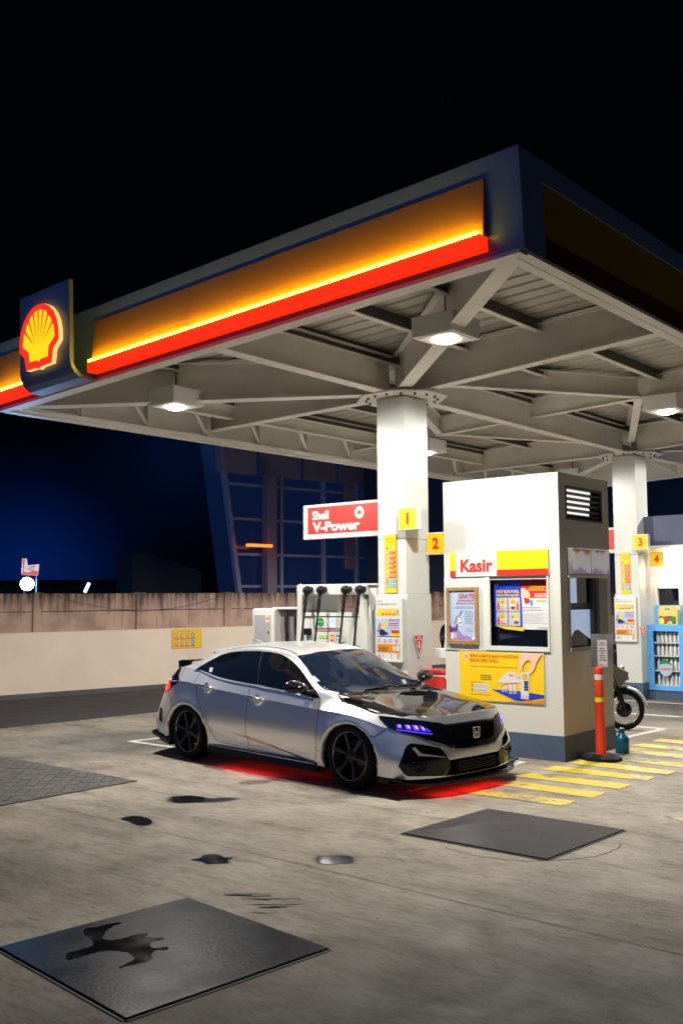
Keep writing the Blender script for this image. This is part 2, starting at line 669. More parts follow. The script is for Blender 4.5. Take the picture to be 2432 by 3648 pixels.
# herringbone paving in the entrance lane
pv = MB()
PX1, PY1, PX0, PY0 = -8.3, 6.62, -14.5, 2.2
pv.add([(PX0, PY0, .003), (PX1, PY0, .003), (PX1, PY1, .003), (PX0, PY1, .003)], [(0, 1, 2, 3)], M_JOINT)
rnd = random.Random(3)
bl, bw, gp = .21, .105, .008
ca = math.cos(math.radians(45))
for i in range(-60, 61):
    for j in range(-60, 61):
        for (ox, oy, w, h) in ((0, 0, bl, bw), (bl, 0 - bw * 0, bw, bl)):
            # L-shaped herringbone cell
            x = i * bw + j * bl * 0 + ox
            y = -i * bw + j * 2 * bl * .5 * 1.0 + oy
            x0, x1, y0, y1 = x + gp / 2, x + w - gp / 2, y + gp / 2, y + h - gp / 2
            if j % 2:
                continue
            q = []
            for (px, py) in ((x0, y0), (x1, y0), (x1, y1), (x0, y1)):
                q.append((-11.2 + (px - py) * ca, 4.4 + (px + py) * ca))
            if max(p[0] for p in q) < PX0 or min(p[0] for p in q) > PX1 or max(p[1] for p in q) < PY0 or min(p[1] for p in q) > PY1:
                continue
            # bricks that cross the border are cut along it
            for ax, lim, sg in ((0, PX1 - .004, 1), (0, PX0, -1), (1, PY1 - .004, 1), (1, PY0, -1)):
                r = []
                for a, b in zip(q, q[1:] + q[:1]):
                    da, db = (lim - a[ax]) * sg, (lim - b[ax]) * sg
                    if da >= 0:
                        r.append(a)
                    if (da > 0) != (db > 0) and abs(da - db) > 1e-9:
                        t = da / (da - db)
                        r.append((a[0] + (b[0] - a[0]) * t, a[1] + (b[1] - a[1]) * t))
                q = r
                if len(q) < 3:
                    break
            if len(q) < 3:
                continue
            z = .010 + rnd.uniform(-.0015, .0015)
            k = len(q)
            pv.add([(p[0], p[1], z) for p in q] + [(p[0], p[1], .002) for p in q], [tuple(range(k))] + [(i_, i_ + k, (i_ + 1) % k + k, (i_ + 1) % k) for i_ in range(k)], M_PAVER)
ob = pv.build('paving', fix=True)
struct(ob)
# hatched yellow bars to the right of the kiosk, first (nearest) ones scuffed
YEL = [((-5.36, 8.15), (-4.32, 8.18), (-4.30, 8.45), (-5.37, 8.38), 1), ((-5.30, 8.68), (-4.27, 8.67), (-4.27, 8.96), (-5.32, 8.97), 1), ((-5.40, 9.20), (-4.26, 9.22), (-4.26, 9.50), (-5.38, 9.49), 0),
       ((-5.38, 9.74), (-4.23, 9.78), (-4.24, 10.04), (-5.38, 10.04), 0), ((-5.36, 10.28), (-4.20, 10.24), (-4.20, 10.50), (-5.32, 10.57), 0), ((-5.30, 10.80), (-4.2, 10.76), (-4.2, 11.04), (-5.30, 11.08), 1),
       ((-5.3, 11.36), (-4.2, 11.32), (-4.2, 11.6), (-5.3, 11.66), 1), ((-5.36, 11.92), (-4.2, 11.88), (-4.2, 12.16), (-5.3, 12.18), 1), ((-5.3, 12.46), (-4.2, 12.44), (-4.2, 12.7), (-5.3, 12.74), 1)]
for i, (a, b, c, d, worn) in enumerate(YEL):
    sheet('road_marking', [a, b, c, d], .0045, M_YELLOWWORN if worn else M_YELLOWROAD)


def line_marking(pts, w=.10):
    mb = MB()
    for a, b in zip(pts, pts[1:]):
        A, B = Vector((*a, 0)), Vector((*b, 0))
        d = (B - A).normalized()
        s = Vector((-d.y, d.x, 0)) * w / 2
        A2, B2 = A - d * w / 2, B + d * w / 2
        mb.add([A2 - s, B2 - s, B2 + s, A2 + s], [(0, 1, 2, 3)], M_WHITEROAD)
    o = mb.build('road_marking')
    o.location.z = .004
    return struct(o)


# white bay outlines: under the car and under the motorcycle
line_marking([(-10.45, 9.9), (-10.66, 8.38)], .08)
line_marking([(-10.58, 8.38), (-9.4, 8.37)], .08)
line_marking([(-5.78, 10.03), (-5.78, 7.9)], .08)
line_marking([(-5.86, 10.05), (-7.4, 10.07)], .07)
line_marking([(-5.64, 13.66), (-5.72, 12.3)], .10)
line_marking([(-5.72, 13.68), (-8.2, 13.72)], .10)
line_marking([(-8.2, 15.12), (-1.0, 15.28)], .09)
line_marking([(-8.2, 16.98), (-1.0, 16.92)], .09)
# saw-cut joint in the slab
for nm, pts in (('a', [(-8.29, 5.34), (-6.4, 5.325), (-4.46, 5.29), (-3.23, 5.25), (-1.2, 5.2)]),):
    mb = MB()
    for a, b in zip(pts, pts[1:]):
        A, B = Vector((*a, .0015)), Vector((*b, .0015))
        d = (B - A).normalized()
        s = Vector((-d.y, d.x, 0)) * .0035
        mb.add([A - s, B - s, B + s, A + s], [(0, 1, 2, 3)], M_CRACK)
    struct(mb.build('ground_joint'))


def arc_crack(c, r, a0, a1, w, sq=1.0):
    mb = MB()
    k = 40
    rnd = random.Random(11)
    rr = [r + rnd.uniform(-.012, .012) for _ in range(k + 1)]
    for i in range(k):
        q = []
        for j, e in ((i, -w), (i + 1, -w), (i + 1, w), (i, w)):
            a = math.radians(a0 + (a1 - a0) * j / k)
            q.append((c[0] + (rr[j] + e) * math.cos(a), c[1] + (rr[j] + e) * math.sin(a) * sq, .0015))
        mb.add(q, [(0, 1, 2, 3)], M_CRACK)
    return struct(mb.build('ground_joint'))


arc_crack((-4.02, 6.98), .72, -115, 20, .006)


# steel cover plates over the tank pits
M_PLATE = mat('steel_plate_dark', (.005, .009, .019), .36, .0, bump=.08, bscale=40, rvar=.07, vscale=2.6, var=.5, spec=.05)
M_PLATE2 = mat('steel_plate_matt', (.055, .053, .056), .6, .0, spec=.06, bump=.2, bscale=60, rvar=.1, vscale=3, var=.3)
M_EDGE = mat('plate_edge', (.03, .03, .032), .6)


def cover(name, label, poly, m, th=.014):
    t = thing(name, label, 'cover plate', (sum(p[0] for p in poly) / len(poly), sum(p[1] for p in poly) / len(poly), 0))
    mb = MB()
    bm = bmesh.new()
    vs = [bm.verts.new((x, y, th)) for x, y in poly]
    f = bm.faces.new(vs)
    if f.normal.z < 0:
        f.normal_flip()
    r = bmesh.ops.extrude_face_region(bm, geom=[f])
    for v in r['geom']:
        if isinstance(v, bmesh.types.BMVert):
            v.co.z = .0006
    bmesh.ops.recalc_face_normals(bm, faces=bm.faces)
    bmesh.ops.bevel(bm, geom=[e for e in bm.edges if all(v.co.z > .01 for v in e.verts)], offset=.004, segments=2, affect='EDGES')
    mb.bm(bm, m)
    mb.build('plate', t)
    rim = MB()
    for i, a in enumerate(poly):
        b = poly[(i + 1) % len(poly)]
        rim.bar((a[0], a[1], .003), (b[0], b[1], .003), .03, .004, M_EDGE)
    rim.build('rim', t)
    return t


cover('cover_plate', 'large glossy dark steel plate with a black oil puddle on it', [(-4.96, 3.03), (-3.69, 2.89), (-3.57, 4.13), (-4.84, 4.26)], M_PLATE)
cover('cover_plate', 'matt grey steel plate in front of the car nose and yellow bars', [(-4.81, 6.45), (-3.54, 6.45), (-3.49, 7.63), (-4.76, 7.64)], M_PLATE2)


def fading(name, col, rough):
    """a stain that thins out to nothing where the mesh's fade attribute falls to zero"""
    m = bpy.data.materials.new(name)
    m.use_nodes = True
    nt = m.node_tree
    b = nt.nodes['Principled BSDF']
    b.inputs['Base Color'].default_value = (*col, 1)
    b.inputs['Roughness'].default_value = rough
    b.inputs['Specular IOR Level'].default_value = .25
    at = nt.nodes.new('ShaderNodeAttribute')
    at.attribute_name = 'fade'
    n = nt.nodes.new('ShaderNodeTexNoise')
    n.inputs['Scale'].default_value = 28
    n.inputs['Detail'].default_value = 5
    tc = nt.nodes.new('ShaderNodeTexCoord')
    nt.links.new(tc.outputs['Object'], n.inputs['Vector'])
    ad = nt.nodes.new('ShaderNodeMath')
    ad.operation = 'MULTIPLY_ADD'
    ad.inputs[1].default_value = .9
    ad.inputs[2].default_value = -.45
    nt.links.new(n.outputs['Fac'], ad.inputs[0])
    sm = nt.nodes.new('ShaderNodeMath')
    sm.operation = 'MULTIPLY_ADD'
    sm.use_clamp = True
    nt.links.new(ad.outputs['Value'], sm.inputs[0])
    sm.inputs[1].default_value = 1.0
    nt.links.new(at.outputs['Fac'], sm.inputs[2])
    mu = nt.nodes.new('ShaderNodeMath')
    mu.operation = 'MULTIPLY'
    nt.links.new(sm.outputs['Value'], mu.inputs[0])
    nt.links.new(at.outputs['Fac'], mu.inputs[1])
    nt.links.new(mu.outputs['Value'], b.inputs['Alpha'])
    return m


M_FADE = fading('soaked_oil', (.03, .027, .025), .45)


def fade_stain(ring, c, z, k=1.5, inner=1.0, a0=.85, name='stain'):
    """flat stain: full strength inside the ring, fading out to k times its size"""
    n = len(ring)
    vs, al = [], []
    for f, a in ((0, a0), (inner, a0), ((inner + k) / 2, a0 * .38), (k, 0.0)):
        for x, y in ring:
            vs.append((c[0] + (x - c[0]) * f, c[1] + (y - c[1]) * f, z))
            al.append(a)
    fs = []
    for r in range(3):
        for i in range(n):
            j = (i + 1) % n
            fs.append((r * n + i, r * n + j, (r + 1) * n + j, (r + 1) * n + i) if r else (i, n + j, n + i)[::-1])
    mb = MB()
    mb.add(vs, fs, M_FADE)
    o = mb.build(name)
    at = o.data.attributes.new('fade', 'FLOAT', 'POINT')
    for i, a in enumerate(al):
        at.data[i].value = a
    return struct(o)


def pool(pts, z=.0022, halo=True, seed=1):
    """a flat oil pool with a damp rim; pts outline on the ground"""
    P = [Vector((x, y, 0)) for x, y in pts]
    n = len(P)
    rnd = random.Random(seed)
    out = []
    for i in range(n):
        p0, p1, p2, p3 = P[i - 1], P[i], P[(i + 1) % n], P[(i + 2) % n]
        for k in range(5):
            t = k / 5
            q = .5 * ((2 * p1) + (p2 - p0) * t + (2 * p0 - 5 * p1 + 4 * p2 - p3) * t * t + (3 * p1 - p0 - 3 * p2 + p3) * t ** 3)
            out.append((q.x + rnd.uniform(-.003, .003), q.y + rnd.uniform(-.003, .003)))
    mb = MB()
    mb.prism(out, (0, 0, z - .0008), (1, 0, 0), (0, 1, 0), .0008, M_OIL)
    if halo:
        c = sum(P, Vector()) / n
        fade_stain(out[::-1] if sum(out[i][0] * out[(i + 1) % len(out)][1] - out[(i + 1) % len(out)][0] * out[i][1] for i in range(len(out))) < 0 else out, (c.x, c.y), z - .0011, 1.45, .97)
    struct(mb.build('puddle'))


pool([(-7.316, 6.198), (-7.386, 6.297), (-7.353, 6.375), (-7.287, 6.453), (-7.158, 6.475), (-7.048, 6.483), (-6.965, 6.599), (-6.856, 6.607), (-6.863, 6.476), (-6.914, 6.387), (-7.018, 6.268), (-7.114, 6.169), (-7.215, 6.152)], seed=1)
pool([(-7.01, 5.419), (-7.03, 5.51), (-6.998, 5.567), (-6.877, 5.576), (-6.742, 5.524), (-6.653, 5.441), (-6.672, 5.365), (-6.753, 5.362), (-6.881, 5.394)], seed=2)
pool([(-5.532, 4.902), (-5.519, 4.973), (-5.555, 5.038), (-5.522, 5.103), (-5.462, 5.112), (-5.392, 5.089), (-5.351, 5.137), (-5.321, 5.054), (-5.264, 5.01), (-5.307, 4.946), (-5.359, 4.891), (-5.426, 4.911)], seed=3)
pool([(-4.841, 5.473), (-4.874, 5.546), (-4.828, 5.613), (-4.767, 5.662), (-4.69, 5.669), (-4.64, 5.632), (-4.59, 5.559), (-4.634, 5.481), (-4.699, 5.415), (-4.757, 5.412)], seed=4)
pool([(-3.415, 8.345), (-3.365, 8.384), (-3.2, 8.40), (-2.9, 8.45), (-2.8, 8.30), (-3.1, 8.22), (-3.28, 8.263), (-3.362, 8.281)], seed=9)
# oil on the big plate, spreading arms
pool([(-4.525, 3.152), (-4.583, 3.205), (-4.579, 3.25), (-4.571, 3.319), (-4.585, 3.371), (-4.682, 3.424), (-4.778, 3.446), (-4.839, 3.504), (-4.811, 3.55), (-4.799, 3.631), (-4.762, 3.695), (-4.749, 3.624), (-4.717, 3.555), (-4.633, 3.463), (-4.568, 3.472), (-4.54, 3.538), (-4.536, 3.609), (-4.493, 3.666), (-4.465, 3.621), (-4.372, 3.673), (-4.355, 3.652), (-4.378, 3.603), (-4.319, 3.543), (-4.273, 3.546), (-4.253, 3.596), (-4.21, 3.567), (-4.255, 3.531), (-4.227, 3.472), (-4.176, 3.433), (-4.172, 3.378), (-4.188, 3.307), (-4.204, 3.238), (-4.217, 3.302), (-4.245, 3.377), (-4.333, 3.407), (-4.404, 3.391), (-4.458, 3.347), (-4.48, 3.281), (-4.485, 3.204), (-4.494, 3.157)], z=.0158, halo=False, seed=5)
# old soaked-in drips and tyre grime scattered on the slab
rnd = random.Random(21)
for cx, cy, r in ((-6.2, 6.9, .22), (-7.9, 6.9, .3), (-3.0, 5.9, .25), (-5.9, 4.4, .16), (-2.6, 4.4, .3), (-8.6, 7.9, .25), (-4.4, 8.15, .2), (-2.2, 6.6, .4), (-3.2, 3.6, .35), (-6.4, 5.9, .12), (-9.2, 7.3, .2), (-2.9, 7.4, .2)):
    ring = []
    ph = [rnd.uniform(0, 6.28) for _ in range(4)]
    for k in range(22):
        a = 2 * math.pi * k / 22
        q = r * (1 + .25 * math.sin(2 * a + ph[0]) + .15 * math.sin(3 * a + ph[1]) + .1 * math.sin(5 * a + ph[2]))
        ring.append((cx + q * 1.3 * math.cos(a), cy + q * .8 * math.sin(a)))
    fade_stain(ring, (cx, cy), .0009, 1.5, .45, rnd.uniform(.18, .40))
# splashes beside the big plate
rnd = random.Random(5)
for k in range(12):
    t = k / 11
    a = Vector((-4.74 + .42 * t + rnd.uniform(-.03, .03), 4.30 + .03 * t + rnd.uniform(-.02, .22)))
    L = rnd.uniform(.12, .36)
    d = Vector((.74 + rnd.uniform(-.1, .1), .52 + rnd.uniform(-.12, .12))).normalized()
    n_ = Vector((-d.y, d.x)) * rnd.uniform(.008, .018)
    pts = []
    for j in range(16):
        u = j / 15
        pts.append(a + d * L * u + n_ * (math.sin(math.pi * u) ** .7 * (1 - .6 * u) + rnd.uniform(-.15, .15)))
    for j in range(14, 0, -1):
        u = j / 15
        pts.append(a + d * L * u - n_ * (math.sin(math.pi * u) ** .7 * (1 - .6 * u) + rnd.uniform(-.15, .15)))
    mb = MB()
    mb.prism([(p.x, p.y) for p in pts], (0, 0, .0014 + .0001 * k), (1, 0, 0), (0, 1, 0), .0008, M_STAIN if k % 3 else M_OIL)
    struct(mb.build('damp_stain'))
# ---------------------------------------------------------------- canopy over the pumps
TILT = .043
CZ = 4.41
M_STEELWHITE = mat('canopy_steel', (.82, .78, .70), .45, var=.12, vscale=1.2, bump=.03)
M_SHEET = mat('roof_sheet', (.52, .49, .43), .5, var=.12, vscale=.8)
M_PURLIN = mat('purlin_steel', (.10, .10, .10), .5, var=.2, vscale=2)
M_FASCIA = mat('fascia_panel', (.15, .22, .40), .4, var=.06, vscale=1.0)  # white panels, with the blue night light mixed into the base colour
M_FYEL = mat('fascia_yellow', (.58, .235, .0015), .5)
M_FRED = mat('fascia_red_lit', (.6, .01, .005), .4, emit=(1.0, .025, .002), estr=1.05)
M_TUBE = mat('lit_tube', (1, .9, .5), .4, emit=(1.0, .78, .014), estr=TUBE)
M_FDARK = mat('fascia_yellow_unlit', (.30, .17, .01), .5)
M_LAMP = mat('lit_lamp_lens', (1, 1, 1), .3, emit=(1.0, .97, .88), estr=40)
M_LAMPBOX = mat('lamp_housing', (.82, .82, .78), .4)
M_SIGNRED = mat('lit_emblem_red', (.6, .01, .005), .35, emit=(1.0, .028, .006), estr=.95)
M_SIGNYEL = mat('lit_emblem_yellow', (.8, .6, .01), .35, emit=(1.0, .76, .0), estr=.95)
M_SIGNEDGE = mat('lit_emblem_edge', (.8, .6, .3), .4, emit=(1.0, .50, .14), estr=1.3)

canopy = thing('canopy', 'large white steel canopy with a glowing yellow and red fascia over the pumps', 'canopy', (-7.6, 10.25, CZ), (0, -TILT, 0))
XL, XR, YF, YBK = -3.62, 3.82, -3.53, 10.45
YC2 = 6.97   # second column


def cpart(mb, name, fix=False):
    return mb.build(name, canopy, world=False, fix=fix)


# roof: trapezoidal sheets whose ribs run along x
mb = MB()
y = YF + .1
prof = []
while y < YBK - .1:
    for dy, dz in ((0, 0), (.17, 0), (.185, .028), (.225, .028), (.24, 0)):
        prof.append((y + dy, .60 + dz))
    y += .25
vs, fs = [], []
for yy, zz in prof:
    vs += [(XL + .1, yy, zz), (XR - .1, yy, zz)]
for i in range(len(prof) - 1):
    fs.append((2 * i, 2 * i + 1, 2 * i + 3, 2 * i + 2))
mb.add(vs, fs, M_SHEET)
mb.add([(XL + .1, YF + .1, .66), (XR - .1, YF + .1, .66), (XR - .1, YBK - .1, .66), (XL + .1, YBK - .1, .66)], [(0, 1, 2, 3)], M_SHEET)
cpart(mb, 'roof')
# purlins along y
for k in range(7):
    x = -3.05 + k * 1.02
    mb = MB()
    mb.box(x - .008, x + .008, YF + .1, YBK - .1, .44, .60, M_PURLIN)
    mb.box(x - .008, x + .06, YF + .1, YBK - .1, .432, .444, M_STEELWHITE)
    cpart(mb, 'purlin')


def girder(a, b, d0, d1, name='girder', bw=.16, ztop=.52):
    """I-beam between plan points, web depth d0 at a -> d1 at b; bottom flange catches the light"""
    A, B = Vector((a[0], a[1], 0)), Vector((b[0], b[1], 0))
    d = (B - A).normalized()
    s = Vector((-d.y, d.x, 0))
    mb = MB()
    w = .006
    z0, z1 = ztop - d0, ztop - d1
    vs = []
    for p, z in ((A, z0), (B, z1)):
        vs += [p + s * w + Vector((0, 0, z)), p + s * w + Vector((0, 0, ztop)), p - s * w + Vector((0, 0, ztop)), p - s * w + Vector((0, 0, z))]
    box = [(0, 1, 2, 3), (7, 6, 5, 4), (0, 4, 5, 1), (1, 5, 6, 2), (2, 6, 7, 3), (3, 7, 4, 0)]
    mb.add(vs, box, M_STEELWHITE)
    for (za, zb, t) in ((z0, z1, -.014), (ztop, ztop, .012)):
        vs = []
        for p, z in ((A, za), (B, zb)):
            vs += [p + s * bw / 2 + Vector((0, 0, z)), p + s * bw / 2 + Vector((0, 0, z + t)), p - s * bw / 2 + Vector((0, 0, z + t)), p - s * bw / 2 + Vector((0, 0, z))]
        mb.add(vs, box, M_STEELWHITE)
    return cpart(mb, name, True)


for cy in (0, YC2):
    girder((.2, cy), (XR - .05, cy), .46, .40)
    girder((-.2, cy), (XL + .05, cy), .46, .36)
girder((0, -.2), (0, YF + .08), .46, .44)
girder((0, .2), (0, YC2 - .2), .46, .46)
girder((0, YC2 + .2), (0, YBK - .1), .46, .4)
for sx in (1, -1):
    xe = XR - .06 if sx > 0 else XL + .06
    girder((.16 * sx, -.16), (xe, YF + .08), .44, .50, bw=.18)
    girder((.16 * sx, YC2 + .16), (xe, YBK - .1), .44, .50, bw=.18)
    girder((.16 * sx, .16), (1.75 * sx, YC2 / 2), .30, .26, bw=.12)
    girder((.16 * sx, YC2 - .16), (1.75 * sx, YC2 / 2), .30, .26, bw=.12)
    girder((1.75 * sx, YC2 / 2), (xe, YC2 / 2), .28, .28, bw=.12)
girder((-1.75, YC2 / 2), (1.75, YC2 / 2), .28, .28, bw=.12)
# perimeter beams just inside the fascia
for x in (XL + .55,):
    girder((x, YF + .1), (x, YBK - .1), .26, .26, bw=.12)
girder((XR - .5, YF + 3.4), (XR - .5, YBK - .1), .26, .26, bw=.12)

# fascia, front: white surround, wedge-shaped yellow panel, tube, red band
mb = MB()
H1 = .85
mb.box(XL, XR, YF, YF + .06, 0.0, H1, M_FASCIA)
cpart(mb, 'front_fascia')
for (x0, x1) in ((XL + .02, -2.66), (-1.62, -.02), (-.014, 3.53)):
    mb = MB()
    ys0, ys1 = YF - .078, YF - .012
    vs = [(x0, ys0, .178), (x1, ys0, .178), (x1, ys1, .67), (x0, ys1, .67), (x0, YF, .178), (x1, YF, .178), (x1, YF, .67), (x0, YF, .67)]
    mb.add(vs, [(0, 1, 2, 3), (4, 7, 6, 5), (1, 5, 6, 2), (0, 3, 7, 4), (3, 2, 6, 7), (0, 4, 5, 1)], M_FYEL)
    cpart(mb, 'yellow_panel', True)
    mb = MB()
    mb.box(x0, x1, YF - .135, YF - .002, .055, .172, M_FRED, bev=.006)
    cpart(mb, 'red_band')
    mb = MB()
    mb.tube([(x0 + .02, YF - .128, .186), (x1 - .02, YF - .128, .186)], .0115, M_TUBE, 10)
    cpart(mb, 'light_tube')
# fascia, right: unlit recessed band in a white frame
mb = MB()
mb.box(XR - .06, XR, YF + .06, YBK, 0.0, H1, M_FASCIA)
mb.box(XR - .002, XR + .03, YF + .0005, YF + .36, 0.0005, H1 - .0005, M_FASCIA)
mb.box(XR - .001, XR + .03, YF + .36, YBK, .66, H1 - .001, M_FASCIA)
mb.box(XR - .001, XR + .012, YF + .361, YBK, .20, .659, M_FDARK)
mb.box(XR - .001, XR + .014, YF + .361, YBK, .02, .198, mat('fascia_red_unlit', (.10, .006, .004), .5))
cpart(mb, 'side_fascia')
mb = MB()
mb.box(XL, XL + .05, YF + .06, YBK, .0, H1, M_FASCIA)
mb.box(XL, XR, YBK, YBK + .05, .0, H1, M_FASCIA)
cpart(mb, 'rear_fascia')
mb = MB()
mb.box(XL + .051, XL + .057, YF + .07, YBK - .01, .004, .60, M_STEELWHITE)
mb.box(XL + .06, XR - .07, YBK - .016, YBK - .010, .004, .60, M_STEELWHITE)
mb.box(XR - .074, XR - .067, YF + .07, YBK - .02, .004, .60, M_STEELWHITE)
mb.box(XL + .06, XR - .08, YF + .061, YF + .067, .004, .60, M_STEELWHITE)
cpart(mb, 'fascia_lining')
# edge channels under the fascia
mb = MB()
for (x0, x1, y0, y1) in ((XL, XR, YF - .03, YF + .07), (XL, XR, YBK - .07, YBK + .06), (XR - .07, XR + .03, YF + .07, YBK - .07), (XL - .03, XL + .07, YF + .07, YBK - .07)):
    mb.box(x0, x1, y0, y1, -.035, -.002, M_STEELWHITE)
for (x0, x1, y0, y1) in ((XL + .1, XR - .1, YF + .10, YF + .17), (XR - .19, XR - .10, YF + .17, YBK - .1), (XL + .10, XL + .18, YF + .17, YBK - .1)):
    mb.box(x0, x1, y0, y1, -.02, .03, M_STEELWHITE)
cpart(mb, 'edge_channel')
# fascia frames: uprights with flat diagonal braces, seen on the inside of the left and rear edges
k = 0
yy = YF + 1.15
while yy < YBK - .3:
    mb = MB()
    mb.box(XL + .059, XL + .13, yy - .03, yy + .03, .03, .58, M_STEELWHITE)
    mb.bar((XL + .12, yy - .04, .06), (XL + .50, yy - .75, .50), .05, .012, M_STEELWHITE)
    cpart(mb, 'edge_brace')
    yy += 1.13
xx = XL + .9
while xx < XR - .3:
    mb = MB()
    mb.box(xx - .03, xx + .03, YBK - .08, YBK - .018, .03, .58, M_STEELWHITE)
    mb.bar((xx, YBK - .1, .06), (xx - .7, YBK - .5, .5), .05, .012, M_STEELWHITE)
    cpart(mb, 'edge_brace')
    xx += 1.13

# illuminated emblem hanging on the front fascia
sgn = thing('emblem_sign', 'square dark panel with a glowing red and yellow scallop shell on the canopy edge', 'sign', (-9.71, 6.36, 4.35), (0, -TILT, 0))
mb = MB()
SX0, SX1 = -.49, .49
prof = [(0, 1.06), (0, .16), (.015, .07), (.06, .0), (.13, -.045), (.30, -.06)]
N = len(prof)
vs = []
for x in (SX0, SX1):
    for yy, zz in prof:
        vs.append((x, yy, zz))
    for yy, zz in prof[::-1]:
        vs.append((x, yy + (.05 if zz > .1 else .03), zz + (.0 if zz > .1 else .035)))
fs = []
T = 2 * N
for i in range(T):
    j = (i + 1) % T
    fs.append((i, j, T + j, T + i))
for base in (0, T):
    for i in range(N - 1):
        fs.append((base + i, base + i + 1, base + T - 2 - i, base + T - 1 - i))
mb.add(vs, fs, M_FASCIA)
mb.build('panel', sgn, world=False, fix=True)
mb = MB()
mb.prism([(x * 1.0, z * 1.0) for x, z in PECTEN], (-.01, -.01, .50), (1, 0, 0), (0, 0, 1), .055, M_SIGNEDGE)
em = mb.build('emblem', sgn, world=False, fix=True)
pr = Print((-.01, -.066, .50), step=.002)
pecten(pr, 0, 0, 1.0, M_SIGNRED, M_SIGNYEL, 0)
pr.build('emblem_face', em, world=False)


# hanging canopy lamps: square box with a round lens, on a rod
def lamp(first, x, y, label):
    z = CZ + TILT * (x + 7.6) - .02
    if first is None:
        t = thing('canopy_lamp', label, 'lamp', (x, y, z), group='square lamps hung under the canopy')
        mb = MB()
        mb.box(-.25, .25, -.25, .25, .0, .21, M_LAMPBOX, bev=.008)
        mb.box(-.215, .215, -.215, .215, -.006, .0, M_STEELWHITE)
        mb.build('housing', t, world=False)
        mb = MB()
        mb.lathe([(.125, -.004), (.12, -.02), (.08, -.034), (0, -.04)], (0, 0, -.003), (0, 0, 1), M_LAMP, 32)
        mb.build('lens', t, world=False)
        mb = MB()
        mb.tube([(0, 0, .15), (0, 0, .55)], .008, M_PURLIN, 6)
        mb.build('rod', t, world=False)
        l = bpy.data.lights.new('canopy_lamp', 'AREA')
        l.shape = 'DISK'
        l.size = .26
        l.energy = LAMP_W
        l.color = (1.0, .955, .865)
        o = bpy.data.objects.new('canopy_lamp_light', l)
        COL.objects.link(o)
        o.parent = t
        o.location = (0, 0, -.05)
        l = bpy.data.lights.new('canopy_lamp_flood', 'SPOT')
        l.energy = SPOT_W
        l.spot_size = math.radians(178)
        l.spot_blend = .08
        l.shadow_soft_size = .11
        l.color = (1.0, .955, .865)
        o = bpy.data.objects.new('canopy_lamp_flood', l)
        COL.objects.link(o)
        o.parent = t
        o.location = (0, 0, -.07)
    else:
        t = copy_tree(first)
        t.location = (x, y, z)
        t['label'] = label
    return t


L0 = lamp(None, -5.56, 8.30, 'lit square lamp in front of the near corner beam, largest of the canopy lamps')
lamp(L0, -9.65, 8.24, 'lit square lamp nearest the glowing scallop emblem')
lamp(L0, -5.465, 13.75, 'lit square lamp in front of the far column numbered 3 and 4')
lamp(L0, -9.65, 13.75, 'square lamp just right of the front column shaft, in the middle lamp row')
lamp(L0, -9.65, 19.1, 'square lamp in the rear row on the boundary wall side')
lamp(L0, -5.52, 19.1, 'square lamp in the rear row above the drinks cooler')
# ---------------------------------------------------------------- columns, kiosk and what hangs on them
M_PLINTH = mat('plinth_paint', lin((72, 88, 112)), .5, var=.15, vscale=3, bump=.05)
M_KIOSK = mat('kiosk_wall', (.60, .585, .53), .55, var=.05, vscale=1.1, bump=.05, bscale=120)
M_NIGHTGLASS = mat('night_window_glass', (.004, .006, .012), .04, spec=.7)
M_WOOD = mat('varnished_wood', (.36, .20, .075), .4, var=.3, vscale=18)
M_COLUMN = mat('column_cladding', (.58, .59, .56), .30, var=.04, vscale=1.2)
M_DARKSTEEL = mat('dark_louvre_frame', (.07, .08, .10), .5, var=.15, vscale=4)
M_GAPLIGHT = mat('lit_gap', (.7, .7, .68), .4, emit=(1, .98, .93), estr=.95)
M_LOUVRE = mat('louvre_blade', (.68, .70, .68), .4)
XW, XE, YS_, YN, HB = -6.99, -5.404, 10.316, 11.62, 3.29


def column(x0, y0, label):
    """square clad column: wider lower casing, upper shaft, bolted cap plate, dark skirting"""
    w, d = .445, .50
    t = thing('column', label, 'column', (x0 + w / 2, y0 + d / 2, 0))
    cx, cy = x0 + w / 2, y0 + d / 2
    mb = MB()
    mb.box(x0, x0 + w, y0, y0 + d, 1.9, 2.598, M_COLUMN, bev=.006)
    mb.box(x0, x0 + w, y0, y0 + d, 2.602, 4.42, M_COLUMN, bev=.006)
    mb.build('shaft', t)
    mb = MB()
    mb.box(x0 - .012, x0 + w + .014, y0 - .008, y0 + d + .014, .30, 1.898, M_COLUMN, bev=.006)
    mb.build('casing', t)
    mb = MB()
    mb.box(x0 - .01, x0 + w + .02, y0 - .004, y0 + d + .02, 0, .299, M_PLINTH)
    mb.build('skirting', t)
    mb = MB()
    r = .62
    pts = []
    for k in range(8):
        a = math.radians(22.5 + 45 * k)
        pts.append((r * math.cos(a), r * math.sin(a) * .92))
    mb.prism(pts, (cx, cy, 4.435), (1, 0, 0), (0, 1, 0), .022, M_STEELWHITE)
    for k in range(16):
        a = 2 * math.pi * (k + .5) / 16
        mb.lathe([(.016, 0), (.016, -.03), (0, -.03)], (cx + .47 * math.cos(a), cy + .45 * math.sin(a), 4.436), (0, 0, 1), M_PURLIN, 6, smooth=False)
    mb.build('cap_plate', t)
    return t


column(-7.845, 10.08, 'white square column between the fuel pumps and the kiosk, signs 1 and 2 on it')
column(-7.90, 17.20, 'far white square column beside the blue drinks cooler, signs 3 and 4 on it')

kiosk = thing('kiosk', 'white cashier kiosk with a dark base, a front window and a side window', 'kiosk', ((XW + XE) / 2, (YS_ + YN) / 2, 0))


